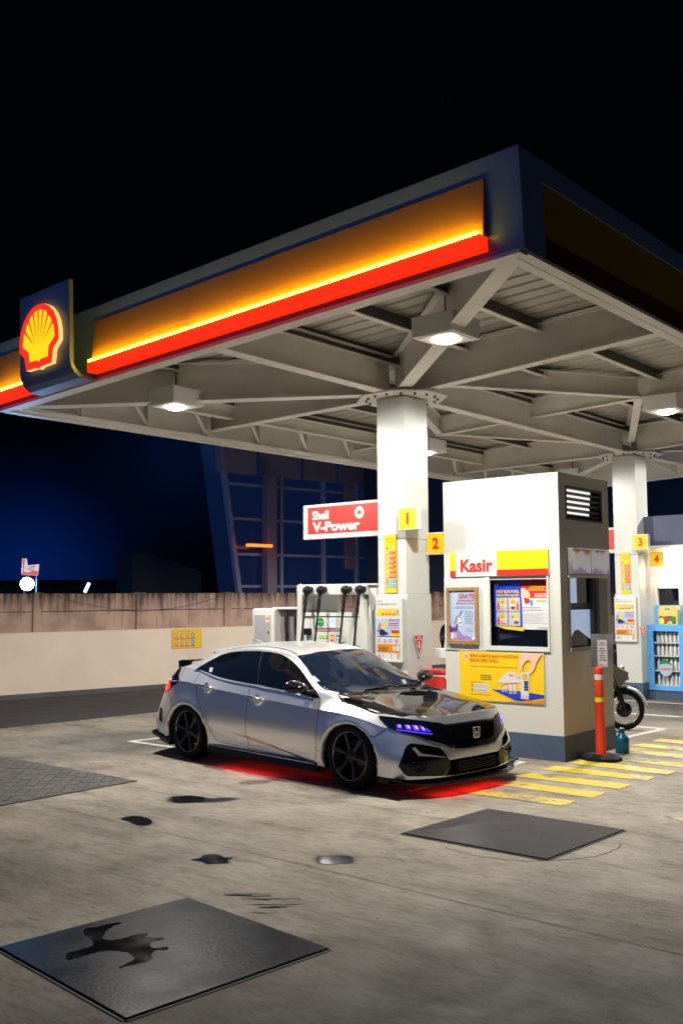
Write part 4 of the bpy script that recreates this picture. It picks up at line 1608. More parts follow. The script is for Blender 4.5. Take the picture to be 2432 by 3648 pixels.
# front panel details
mb = MB()
mb.box(-9.18, -8.17, PY - .004, PY + .02, 1.615, 1.665, M_PUMP, bev=.004)
mb.box(-9.18, -8.17, PY + .012, PY + .016, 1.607, 1.615, P_BLACK)
mb.box(-8.98, -8.52, PY + .006, PY + .02, 1.46, 1.60, M_PUMP, bev=.003)
mb.box(-8.98, -8.52, PY + .004, PY + .02, 1.413, 1.440, mat('dusty_pink', lin((165, 125, 120)), .5))
mb.box(-8.99, -8.50, PY - .002, PY + .02, 1.262, 1.405, M_PUMP, bev=.006)
mb.box(-8.48, -8.17, PY + .006, PY + .02, 1.23, 1.60, M_PUMP, bev=.003)
pn = mb.build('front_panel', pump)
p = Print((0, PY + .0055, 0))
p.disc(-8.878, 1.535, .062, .062, P_GREEN, 1, 28)
p.rect(-8.93, -8.83, 1.537, 1.545, P_LIME, 2)
p.build('green_badge', pn)
p = Print((0, PY + .0055, 0))
p.rect(-8.745, -8.62, 1.468, 1.592, M_LCD, 1)
p.lines(-8.69, -8.63, 1.57, 3, .02, .008, P_LBLUE, 2, .2)
p.build('display', pn)
p = Print((0, PY + .0055, 0))
p.rect(-8.606, -8.535, 1.475, 1.588, M_PUMP, .5)
p.lines(-8.605, -8.54, 1.57, 4, .022, .004, P_GREY, 1, .3)
p.build('instructions', pn)
p = Print((0, PY + .0055, 0))
p.rect(-8.43, -8.335, 1.545, 1.575, P_LGREY, 1)
p.build('nameplate', pn)
p2 = Print((0, PY - .0025, 0))
p2.rect(-8.895, -8.745, 1.315, 1.352, P_GREEN, 1)
p2.rect(-8.885, -8.83, 1.322, 1.345, P_LIME, 2)
p2.rect(-8.81, -8.755, 1.322, 1.345, P_LIME, 2)
p2.build('grade_label', pn)
p2 = Print((0, PY - .0025, 0))
p2.rect(-8.70, -8.645, 1.285, 1.375, P_RED, 1)
p2.disc(-8.672, 1.33, .022, .026, P_YEL, 2)
p2.build('red_sticker', pn)
p2 = Print((0, PY - .0025, 0))
p2.rect(-8.61, -8.44, 1.283, 1.374, M_PUMP, .5)
p2.rect(-8.60, -8.535, 1.345, 1.368, P_GREEN, 1)
p2.rect(-8.605, -8.54, 1.305, 1.315, P_GREY, 1)
p2.rect(-8.605, -8.54, 1.288, 1.297, P_GREY, 1)
for i in range(3):
    for j in range(4):
        p2.rect(-8.50 + i * .018, -8.488 + i * .018, 1.292 + j * .017, 1.303 + j * .017, P_GREY, 1)
p2.build('keypad', pn)
mb = MB()
mb.box(-9.155, -9.05, PY - .03, PY + .02, 1.36, 1.45, M_BLACK, bev=.006)
mb.build('nozzle_boot', pump)
# four hoses hang from swivels on the header; two more show through the opening on the far side
for i, x in enumerate((-9.06, -8.815, -8.385, -8.145)):
    sw = MB()
    sw.lathe([(.0, -.055), (.05, -.05), (.058, -.01), (.058, .035), (.045, .055), (0, .06)], (x + .02, PY - .085, 1.965), (1, -.5, .1), M_BLACK, 16)
    sw.tube([(x + .05, PY - .02, 1.975), (x + .03, PY - .08, 1.97)], .04, M_BLACK, 10)
    sw.tube([(x + .03, PY - .10, 1.945), (x + .02, PY - .105, 1.90)], [.038, .026], M_BLACK, 10)
    so_ = sw.build('swivel', pump)
    h = MB()
    pts, rs = [], []
    for k in range(25):
        t = k / 24
        pts.append((x + .02 - .10 * t + .012 * math.sin(t * 5), PY - .105 - .05 * math.sin(t * 3), 1.90 - 1.25 * t))
        rs.append((.026 if (k % 2 == 0 and t < .2) else (.021 if t < .2 else .0145)))
    h.tube(pts, rs, M_RUBBER, 8)
    h.build('hose', so_)
for i, x in enumerate((-8.66, -8.33)):
    h = MB()
    h.tube([(x, PY + .60, 1.92), (x + .02, PY + .62, 1.78), (x + .05, PY + .63, 1.6), (x + .06, PY + .64, 1.0)], [.03, .032, .02, .016], M_RUBBER, 8)
    h.build('hose', pump)

# grey dispenser cabinet left of the pump
cb = thing('dispenser_cabinet', 'grey metal dispenser cabinet with a small shell sticker left of the white pump', 'cabinet', (-9.95, PY + .2, 0))
mb = MB()
mb.box(-10.13, -9.70, PY - .05, PY + .5, 0, 1.72, M_PUMP, bev=.03)
mb.build('casing', cb)
mb = MB()
mb.box(-10.07, -9.755, PY - .062, PY - .045, .25, 1.63, M_PUMPGREY, bev=.004)
d_ = mb.build('door', cb)
p = Print((0, PY - .0625, 0))
p.rect(-9.84, -9.77, 1.53, 1.62, P_WHITE, 1)
p.disc(-9.805, 1.578, .026, .03, P_ORANGE, 2)
p.build('sticker', d_)
mb = MB()
mb.lathe([(0, .012), (.012, .012), (.014, 0)], (-9.785, PY - .062, 1.39), (0, -1, 0), M_BLACK, 12)
mb.build('lock', d_)
p0 = None
mb = MB()
mb.box(-9.698, -9.30, PY + .10, PY + .5, 0, 1.70, mat('cabinet_side', (.27, .25, .25), .35, .3, var=.3, vscale=2.5))
mb.build('side_panel', cb)
mb = MB()
for x in (-9.56, -9.38):
    mb.tube([(x, PY + .06, 1.70), (x, PY + .05, 1.5), (x + .01, PY + .06, 1.2), (x + .02, PY + .06, .5)], [.025, .022, .018, .018], M_RUBBER, 8)
mb.build('hose', cb)
mb = MB()
mb.box(-9.80, -9.32, PY + .02, PY + .4, 1.703, 1.735, M_PUMP, bev=.01)
mb.build('top_cap', cb)

# island kerb under column, pumps and kiosk
mb = MB()
mb.box(-11.0, -7.02, 10.0, 11.4, 0, .10, mat('kerb_concrete', (.30, .29, .27), .7, var=.2, vscale=4))
isl = struct(mb.build('island_kerb'))

# red locker between column and kiosk
rb = thing('tool_box', 'red box with white rails between the front column and the kiosk', 'box', (-7.2, 10.42, .1))
mb = MB()
mb.box(-7.47, -7.0, 10.30, 10.31, .30, .88, P_RED)
mb.box(-7.40, -6.995, 10.36, 10.66, .30, .905, P_RED, bev=.01)
mb.box(-7.41, -6.994, 10.33, 10.68, .905, .955, mat('red_lid', (.55, .03, .03), .25), bev=.012)
mb.build('body', rb)
mb = MB()
mb.box(-7.38, -6.995, 10.325, 10.345, .855, .895, M_WHITEGLOSS)
for x in (-7.36, -7.30, -7.17):
    mb.bar((x + .01, 10.32, .86), (x - .01, 10.32, .62), .022, .022, M_WHITEGLOSS, up=(0, 1, 0))
mb.bar((-7.36, 10.32, .75), (-7.13, 10.32, .745), .022, .026, M_WHITEGLOSS)
mb.build('rail', rb)
mb = MB()
mb.tube([(-7.40, 10.31, .93), (-7.42, 10.30, .85), (-7.39, 10.29, .70)], .018, M_BLACK, 8)
mb.tube([(-7.41, 10.31, .94), (-7.37, 10.31, 1.0)], .006, M_STEEL, 6)
mb.build('latch', rb)

# round black terminal on the kiosk shelf
cr = thing('card_terminal', 'black rounded card terminal standing on the kiosk shelf', 'terminal', (-7.06, 10.55, 1.226))
mb = MB()
mb.prism([(-.055, 0), (-.085, .10), (-.09, .16), (-.06, .26), (0, .31), (.03, .30), (.0, .10), (-.02, 0)], (0, -.03, 0), (1, 0, 0), (0, 0, 1), .10, M_BLACKGLOSS)
mb.build('housing', cr, world=False, fix=True)
mb = MB()
mb.prism([(-.018, 0), (.0, .10), (.03, .22), (.045, .22), (.03, 0)], (0, -.031, 0), (1, 0, 0), (0, 0, 1), .11, P_WHITE)
mb.prism([(.012, .03), (.012, .075), (.04, .075), (.04, .03)], (0, -.142, 0), (1, 0, 0), (0, 0, 1), .002, P_GREEN)
mb.build('screen', cr, world=False, fix=True)

# orange delineator post with a notice plate
dp = thing('delineator_post', 'orange red post with reflective bands and a notice plate beside the kiosk', 'post', (-5.16, 10.72, 0))
mb = MB()
pts = [(.24 * math.cos(math.radians(22.5 + 45 * k)), .20 * math.sin(math.radians(22.5 + 45 * k))) for k in range(8)]
bm = bmesh.new()
bot = [bm.verts.new((x, y, 0)) for x, y in pts]
mid = [bm.verts.new((x, y, .035)) for x, y in pts]
top = [bm.verts.new((x * .72, y * .72, .07)) for x, y in pts]
for i in range(8):
    j = (i + 1) % 8
    bm.faces.new((bot[i], bot[j], mid[j], mid[i]))
    bm.faces.new((mid[i], mid[j], top[j], top[i]))
bm.faces.new(top)
bm.faces.new(bot[::-1])
mb.bm(bm, M_RUBBER)
mb.build('base', dp, world=False)
M_ORPOST = mat('orange_post_plastic', (.80, .055, .02), .35)
mb = MB()
mb.lathe([(.062, .07), (.056, .085), (.054, .64), (.058, .645), (.058, .655), (.051, .66), (.050, .705), (.053, .71), (.051, .90), (.049, .905), (.049, .965), (.052, .97), (.050, 1.035), (.045, 1.045), (0, 1.047)], (0, 0, 0), (0, 0, 1), M_ORPOST, 28)
mb.build('post', dp, world=False)
mb = MB()
mb.lathe([(.0522, .655), (.0522, .706)], (0, 0, 0), (0, 0, 1), mat('reflective_yellow', (.75, .68, .02), .3), 28)
mb.lathe([(.0512, .905), (.0512, .967)], (0, 0, 0), (0, 0, 1), mat('reflective_white', (.7, .66, .66), .3), 28)
mb.build('reflective_band', dp, world=False)
mb = MB()
n_ = Vector((.77, -.64, 0))
r_ = Vector((.64, .77, 0))
r_ = Vector((.97, .24, 0)).normalized()
mb.prism([(-.115, 1.04), (.135, 1.045), (.14, 1.425), (-.105, 1.425)], Vector((.0, .07, 0)), r_, (0, 0, 1), .012, M_STEEL)
pl = mb.build('sign_plate', dp, world=False, fix=True)
p = Print(Vector((.0, .07, 0)) + r_.cross(Vector((0, 0, 1))) * .013, r_, (0, 0, 1))
p.rect(-.035, .075, 1.045, 1.355, mat('notice_paper', (.55, .50, .50), .5), 0)
p.text('HARAP', .02, 1.315, P_CRIMSON, 1, h=.018, w=.055, bold=.03, align='CENTER')
p.text('MATIKAN', .02, 1.290, P_CRIMSON, 1, h=.018, w=.085, bold=.03, align='CENTER')
for k, (s, ww) in enumerate((('MESIN', .055), ('KENDARAAN', .08), ('ANDA', .04), ('SEWAKTU', .07), ('MENGISI', .06), ('BAHAN BAKAR', .085))):
    p.text(s, .02, 1.250 - k * .027, P_BLACK, 1, h=.015, w=ww, bold=.03, align='CENTER')
p.text('TERIMA KASIH', .02, 1.06, P_GREY, 1, h=.014, w=.085, bold=.03, align='CENTER')
p.build('notice', pl, world=False)

# teal jug standing on the paving beside the post
jug = thing('jug', 'teal plastic jug standing behind the orange post', 'jug', (-5.19, 11.35, 0))
M_TEAL = mat('teal_plastic', lin((10, 95, 120)), .35)
mb = MB()
mb.lathe([(0, 0), (.075, .0), (.082, .012), (.082, .15), (.075, .185), (.045, .215), (.032, .235), (.03, .25)], (0, 0, 0), (0, 0, 1), M_TEAL, 28)
mb.build('body', jug, world=False)
mb = MB()
mb.lathe([(.036, .25), (.036, .285), (.02, .292), (0, .293)], (0, 0, 0), (0, 0, 1), M_TEAL, 20)
mb.build('cap', jug, world=False)
mb = MB()
mb.tube([(-.03, 0, .245), (-.07, 0, .25), (-.088, 0, .21), (-.078, 0, .16)], .011, M_TEAL, 8)
mb.build('handle', jug, world=False)
# ---------------------------------------------------------------- the silver hatchback
# car axes: x forward, y to the car's left, z up, origin on the ground midway between the axles
CAR_LOC = (-7.583, 8.598, 0.0)
CAR_ROT = math.radians(-5.611)


def hermite(pts, knots, sub):
    """smooth interpolation through pts (Vectors) at uneven knots, sub steps a span"""
    n = len(pts)
    tan = []
    for i in range(n):
        if i == 0:
            t = (pts[1] - pts[0]) / (knots[1] - knots[0])
        elif i == n - 1:
            t = (pts[-1] - pts[-2]) / (knots[-1] - knots[-2])
        else:
            h0, h1 = knots[i] - knots[i - 1], knots[i + 1] - knots[i]
            t = ((pts[i] - pts[i - 1]) / h0 * h1 + (pts[i + 1] - pts[i]) / h1 * h0) / (h0 + h1)
        tan.append(t)
    out = []
    for i in range(n - 1):
        h = knots[i + 1] - knots[i]
        for k in range(sub):
            s = k / sub
            a = 2 * s ** 3 - 3 * s ** 2 + 1
            b = s ** 3 - 2 * s ** 2 + s
            c = -2 * s ** 3 + 3 * s ** 2
            d = s ** 3 - s ** 2
            out.append(pts[i] * a + tan[i] * (b * h) + pts[i + 1] * c + tan[i + 1] * (d * h))
    out.append(pts[-1].copy())
    return out


def surface(net, cs, rs):
    nc, nr = len(net), len(net[0])
    net = [[Vector(p) for p in c] for c in net]
    ck = [0.0]
    for i in range(1, nc):
        ck.append(ck[-1] + max(.02, sum((net[i][j] - net[i - 1][j]).length for j in range(nr)) / nr))
    rk = [0.0]
    for j in range(1, nr):
        rk.append(rk[-1] + max(.006, sum((net[i][j] - net[i][j - 1]).length for i in range(nc)) / nc))
    rows = [hermite([net[i][j] for i in range(nc)], ck, cs) for j in range(nr)]
    return [hermite([rows[j][i] for j in range(nr)], rk, rs) for i in range(len(rows[0]))]


# lower body: columns round half the plan (front centre -> rear centre), rows sill -> belt
LOW = [
    [(2.25, 0, .17), (2.265, 0, .32), (2.25, 0, .47), (2.225, 0, .62), (2.185, 0, .735)],
    [(2.235, .3, .17), (2.25, .3, .32), (2.235, .3, .47), (2.205, .3, .62), (2.165, .3, .735)],
    [(2.185, .57, .17), (2.20, .57, .32), (2.17, .57, .47), (2.135, .56, .61), (2.09, .55, .732)],
    [(2.07, .78, .17), (2.07, .79, .32), (2.035, .765, .48), (1.995, .735, .62), (1.93, .68, .735)],
    [(1.92, .855, .175), (1.91, .868, .32), (1.87, .855, .48), (1.83, .825, .63), (1.77, .745, .745)],
    [(1.71, .872, .18), (1.69, .888, .32), (1.66, .89, .50), (1.62, .852, .675), (1.59, .755, .772)],
    [(1.36, .88, .18), (1.36, .893, .32), (1.36, .902, .54), (1.36, .872, .72), (1.36, .75, .805)],
    [(1.02, .868, .18), (1.02, .88, .32), (1.03, .89, .50), (1.04, .866, .735), (1.06, .755, .83)],
    [(.85, .845, .18), (.85, .855, .30), (.85, .884, .48), (.85, .868, .742), (.85, .80, .858)],
    [(.58, .835, .18), (.58, .848, .295), (.58, .888, .48), (.58, .870, .757), (.58, .815, .876)],
    [(.28, .83, .18), (.28, .845, .29), (.28, .890, .48), (.28, .872, .775), (.28, .82, .89)],
    [(-.05, .83, .18), (-.05, .845, .29), (-.05, .893, .49), (-.05, .874, .795), (-.05, .825, .903)],
    [(-.4, .83, .18), (-.4, .847, .29), (-.4, .896, .50), (-.4, .876, .82), (-.4, .82, .922)],
    [(-.95, .855, .18), (-.95, .872, .30), (-.95, .905, .54), (-.95, .880, .86), (-.95, .80, .972)],
    [(-1.33, .88, .18), (-1.33, .897, .32), (-1.33, .908, .56), (-1.32, .874, .895), (-1.27, .765, 1.035)],
    [(-1.70, .88, .2), (-1.71, .893, .35), (-1.69, .885, .56), (-1.64, .855, .885), (-1.53, .72, 1.05)],
    [(-1.96, .83, .2), (-1.98, .835, .38), (-1.94, .80, .60), (-1.86, .745, .86), (-1.77, .64, 1.03)],
    [(-2.13, .55, .2), (-2.15, .55, .38), (-2.09, .53, .62), (-2.01, .5, .86), (-1.90, .43, 1.025)],
    [(-2.18, 0, .2), (-2.20, 0, .38), (-2.14, 0, .62), (-2.06, 0, .86), (-1.95, 0, 1.02)],
]
# upper body: same columns 3..16, rows belt -> roof / bonnet centre line
UP = [
    [(1.93, .68, .735), (2.09, .55, .732), (2.165, .3, .735), (2.18, .15, .735), (2.185, 0, .735)],
    [(1.77, .745, .745), (1.84, .63, .775), (1.93, .36, .79), (1.95, .18, .794), (1.95, 0, .795)],
    [(1.59, .755, .772), (1.60, .65, .812), (1.66, .36, .832), (1.68, .18, .837), (1.69, 0, .838)],
    [(1.36, .75, .805), (1.37, .66, .85), (1.41, .36, .87), (1.43, .18, .874), (1.44, 0, .875)],
    [(1.06, .755, .83), (1.07, .70, .88), (1.16, .36, .897), (1.20, .18, .90), (1.21, 0, .90)],
    [(.85, .80, .858), (.82, .695, .962), (.92, .38, 1.005), (.965, .18, 1.02), (.98, 0, 1.022)],
    [(.58, .815, .876), (.545, .635, 1.095), (.67, .37, 1.14), (.72, .18, 1.155), (.735, 0, 1.158)],
    [(.28, .82, .89), (.25, .57, 1.235), (.38, .36, 1.278), (.43, .18, 1.292), (.44, 0, 1.295)],
    [(-.05, .825, .903), (-.06, .555, 1.285), (-.03, .36, 1.328), (-.02, .18, 1.343), (-.02, 0, 1.347)],
    [(-.4, .82, .922), (-.4, .55, 1.295), (-.4, .36, 1.338), (-.4, .18, 1.353), (-.4, 0, 1.357)],
    [(-.95, .80, .972), (-.95, .53, 1.255), (-.95, .36, 1.296), (-.95, .18, 1.311), (-.95, 0, 1.315)],
    [(-1.27, .765, 1.035), (-1.28, .52, 1.203), (-1.28, .36, 1.238), (-1.28, .18, 1.248), (-1.28, 0, 1.252)],
    [(-1.53, .72, 1.05), (-1.56, .50, 1.105), (-1.58, .34, 1.13), (-1.59, .17, 1.14), (-1.60, 0, 1.142)],
    [(-1.77, .64, 1.03), (-1.90, .43, 1.025), (-1.92, .30, 1.023), (-1.94, .15, 1.021), (-1.95, 0, 1.02)],
]


def densify(p, q, s):
    return tuple(a + (b - a) * s for a, b in zip(p, q))


def arch_dist(x, z):
    d = 9
    for cx, cz in ((1.385, .29), (-1.29, .29)):
        d = min(d, math.hypot((x - cx) / .385, (z - cz) / .345))
    return d


def car_grids():
    low = []
    for c in LOW:
        b0, b1, b2, b3, b4 = c
        low.append([b0, densify(b0, b1, .5), b1, b2, densify(b2, b3, .955), b3, densify(b3, b4, .07), b4])
    up = []
    for i, c in enumerate(UP):
        c0, c1, c2, c3, c4 = c
        m = list(densify(c0, c1, .5))
        if 5 <= i <= 11:
            m[1] += .012
            m[2] += .006
        # the roof rail: a tight turn from side glass to roof / windscreen
        up.append([c0, tuple(m), densify(c0, c1, .93), c1, densify(c1, c2, .12), c2, c3, c4])
    L = surface(low, 9, 6)
    U = surface(up, 9, 6)
    # door scoop: a hollow under a crease that falls from the rear wheel to the front sill
    for col in L:
        for p in col:
            if p.y > .7 and -.95 < p.x < .80 and p.z < .6:
                cl = .446 + (p.x + .85) * (-.225 / 1.63)
                d = cl - p.z
                if d > 0:
                    e = min(1, (p.x + .95) / .35) * min(1, max(0, (.80 - p.x) / .2))
                    p.y -= .020 * e * min(1, d / .018) * max(0, min(1, (.17 - d) / .14))
                elif d > -.05:
                    p.y += .004 * (1 + d / .05)
            r = arch_dist(p.x, p.z)
            if p.y > .7 and 1 <= r < 1.26 and p.z > .2:
                p.y += .013 * (1.26 - r) / .26
    return L, U


def car_body_bm():
    L, U = car_grids()
    bm = bmesh.new()
    for sgn in (-1, 1):
        for grid in (L, U):
            vv = [[bm.verts.new((p.x, p.y * sgn, p.z)) for p in c] for c in grid]
            for i in range(len(vv) - 1):
                for j in range(len(vv[0]) - 1):
                    q = [vv[i][j], vv[i + 1][j], vv[i + 1][j + 1], vv[i][j + 1]]
                    if sgn > 0:
                        q = q[::-1]
                    try:
                        bm.faces.new(q)
                    except ValueError:
                        pass
    bmesh.ops.remove_doubles(bm, verts=bm.verts, dist=.003)
    # wheel arches: drop what lies inside the ellipse, pull the rim onto it
    dead = [f for f in bm.faces if all(arch_dist(v.co.x, v.co.z) < 1 and abs(v.co.y) > .55 for v in f.verts)]
    bmesh.ops.delete(bm, geom=dead, context='FACES')
    rim = {}
    for v in bm.verts:
        if abs(v.co.y) > .55 and arch_dist(v.co.x, v.co.z) < 1.0 and v.link_faces:
            for cx, cz in ((1.385, .29), (-1.29, .29)):
                dx, dz = (v.co.x - cx) / .385, (v.co.z - cz) / .345
                r = math.hypot(dx, dz)
                if r < 1 and r > .3:
                    v.co.x = cx + dx / r * .385
                    v.co.z = cz + dz / r * .345
    for e in [e for e in bm.edges if len(e.link_faces) == 1]:
        pass
    ed = [e for e in bm.edges if len(e.link_faces) == 1 and all(abs(arch_dist(v.co.x, v.co.z) - 1) < .03 and abs(v.co.y) > .55 for v in e.verts)]
    r = bmesh.ops.extrude_edge_only(bm, edges=ed)
    for v in r['geom']:
        if isinstance(v, bmesh.types.BMVert):
            v.co.y -= .03 * (1 if v.co.y > 0 else -1)
            for cx, cz in ((1.385, .29), (-1.29, .29)):
                if abs(v.co.x - cx) < .5:
                    v.co.x = cx + (v.co.x - cx) * .985
                    v.co.z = cz + (v.co.z - cz) * .985
    bmesh.ops.recalc_face_normals(bm, faces=bm.faces)
    for f in bm.faces:
        f.smooth = True
    return bm


CAR_BM = car_body_bm()
CAR_BVH = BVHTree.FromBMesh(CAR_BM)
def flake_paint():
    m = mat('silver_metallic_paint', (.84, .84, .85), .31, .72, coat=.4, spec=.5)
    return m


M_PAINT = flake_paint()
M_CARBON = mat('carbon_weave', (.008, .008, .010), .07, spec=.6)
M_GLASS = mat('dark_tinted_glass', (.003, .004, .006), .03, spec=.5)
M_SCREEN = mat('windscreen_glass', (.004, .010, .026), .02, spec=.5)
M_GUNMETAL = mat('gunmetal_alloy', (.045, .047, .052), .32, .85)
M_RIMLIP = mat('polished_rim_lip', (.22, .22, .23), .22, 1.0)
M_SEAM = mat('panel_gap', (.006, .006, .007), .8)
M_BRONZE = mat('silver_lower_paint', (.80, .79, .77), .28, .8, coat=.5)
M_TAIL = mat('lit_tail_lens', (.30, .01, .008), .15, emit=(1, .012, .005), estr=2.6)
M_TAILDARK = mat('smoked_tail_lens', (.008, .003, .004), .12, spec=.3)
M_DRL = mat('violet_lamp_cell', (.02, .01, .12), .2, emit=(.08, .04, 1.0), estr=2.0)
M_DRLHOT = mat('violet_lamp_core', (.2, .1, .3), .2, emit=(.62, .26, 1.0), estr=2.4)
M_DISC = mat('brake_disc', (.16, .16, .165), .42, .9)
M_CALIPER = mat('red_caliper', (.35, .02, .02), .4)
M_GLOW = mat('red_neon_strip', (.6, .02, .02), .4, emit=(1, .03, .02), estr=3)
M_LENS = mat('smoked_lamp_glass', (.004, .005, .010), .05, spec=.35)
M_MESH = mat('dark_mesh', (.004, .004, .005), 1.0, spec=0.0)

car = thing('parked_car', 'silver sports hatchback with black bonnet, violet headlights and red glow underneath', 'car', CAR_LOC, (0, 0, CAR_ROT))


def bm_obj(bm, name, m, parent, smooth=True):
    me = bpy.data.meshes.new(name)
    for f in bm.faces:
        f.smooth = smooth
    bm.to_mesh(me)
    bm.free()
    me.materials.append(m)
    o = bpy.data.objects.new(name, me)
    COL.objects.link(o)
    o.parent = parent
    return o


def patch(name, pts, d, m, off=.004, parent=None, res=.03, sink=.012, smooth=True):
    """a panel whose outline pts (car-space points on the body) is laid over the body along direction d, standing off mm proud"""
    d = Vector(d).normalized()
    up = Vector((0, 0, 1)) if abs(d.z) < .9 else Vector((1, 0, 0))
    r = d.cross(up).normalized()
    u = r.cross(d).normalized()
    poly = [(Vector(p).dot(r), Vector(p).dot(u)) for p in pts]
    bm = bmesh.new()
    vs = [bm.verts.new((a, b, 0)) for a, b in poly]
    f = bm.faces.new(vs)
    a0, a1 = min(p[0] for p in poly), max(p[0] for p in poly)
    b0, b1 = min(p[1] for p in poly), max(p[1] for p in poly)
    for ax, lo, hi in ((0, a0, a1), (1, b0, b1)):
        k = lo + res
        while k < hi - 1e-4:
            no = (1, 0, 0) if ax == 0 else (0, 1, 0)
            co = (k, 0, 0) if ax == 0 else (0, k, 0)
            bmesh.ops.bisect_plane(bm, geom=bm.verts[:] + bm.edges[:] + bm.faces[:], plane_co=co, plane_no=no, dist=1e-6)
            k += res
    bmesh.ops.triangulate(bm, faces=[f for f in bm.faces if len(f.verts) > 4])
    rim = [e for e in bm.edges if len(e.link_faces) == 1]
    rimv = {v for e in rim for v in e.verts}
    nrm = {}
    for v in bm.verts:
        o = r * v.co.x + u * v.co.y
        h = CAR_BVH.ray_cast(o - d * 6 - d * o.dot(d), d)
        if h[0] is None:
            q = r * v.co.x + u * v.co.y + d * sum(Vector(p).dot(d) for p in pts) / len(pts)
            h = CAR_BVH.find_nearest(q)
        n = h[1] if h[1].dot(d) < 0 else -h[1]
        nrm[v] = (n, h[0])
    for v, (n, c) in nrm.items():
        v.co = c + n * off
    ex = bmesh.ops.extrude_edge_only(bm, edges=rim)
    base = {}
    for v, (n, c) in nrm.items():
        if v in rimv:
            base[(round(v.co.x, 5), round(v.co.y, 5), round(v.co.z, 5))] = n
    for g in ex['geom']:
        if isinstance(g, bmesh.types.BMVert):
            n = base.get((round(g.co.x, 5), round(g.co.y, 5), round(g.co.z, 5)), -d)
            g.co -= n * sink
    bmesh.ops.recalc_face_normals(bm, faces=bm.faces)
    # make the broad faces point outwards
    s = sum(f.normal.dot(d) * f.calc_area() for f in bm.faces)
    if s > 0:
        bmesh.ops.reverse_faces(bm, faces=bm.faces)
    for e in bm.edges:
        if len(e.link_faces) == 2 and e.calc_face_angle(0) > .9:
            e.smooth = False
    return bm_obj(bm, name, m, parent or car, smooth)


def flip(pts):
    return [(x, -y, z) for x, y, z in pts][::-1]


def both(name, pts, d, m, **k):
    patch(name, pts, d, m, **k)
    return patch(name, flip(pts), (d[0], -d[1], d[2]), m, **k)


def seam(name, pts, w=.004, m=None, parent=None, lift=.0005, d=(0, 1, 0)):
    """a panel gap: a thin dark strip that follows the body"""
    m = m or M_SEAM
    d = Vector(d).normalized()
    q = [Vector(p) for p in pts]
    fine = []
    for a, b in zip(q, q[1:]):
        n = max(1, int((b - a).length / .03))
        fine += [a.lerp(b, i / n) for i in range(n)]
    fine.append(q[-1])
    out = []
    for p in fine:
        h = CAR_BVH.find_nearest(p)
        out.append((h[0], h[1] if h[1].dot(Vector((0, p.y, .2))) > 0 or abs(p.y) < .3 else -h[1]))
    mb = MB()
    vs, fs = [], []
    for i, (p, n) in enumerate(out):
        t = (out[min(i + 1, len(out) - 1)][0] - out[max(i - 1, 0)][0]).normalized()
        s = t.cross(n).normalized() * (w / 2)
        vs += [p + s + n * .0022, p - s + n * .0022, p - s - n * .004, p + s - n * .004]
    for i in range(len(out) - 1):
        a, b = i * 4, i * 4 + 4
        fs += [(a, a + 1, b + 1, b), (a + 1, a + 2, b + 2, b + 1), (a + 3, a, b, b + 3)]
    mb.add(vs, fs, m)
    return mb.build(name, parent or car, world=False)


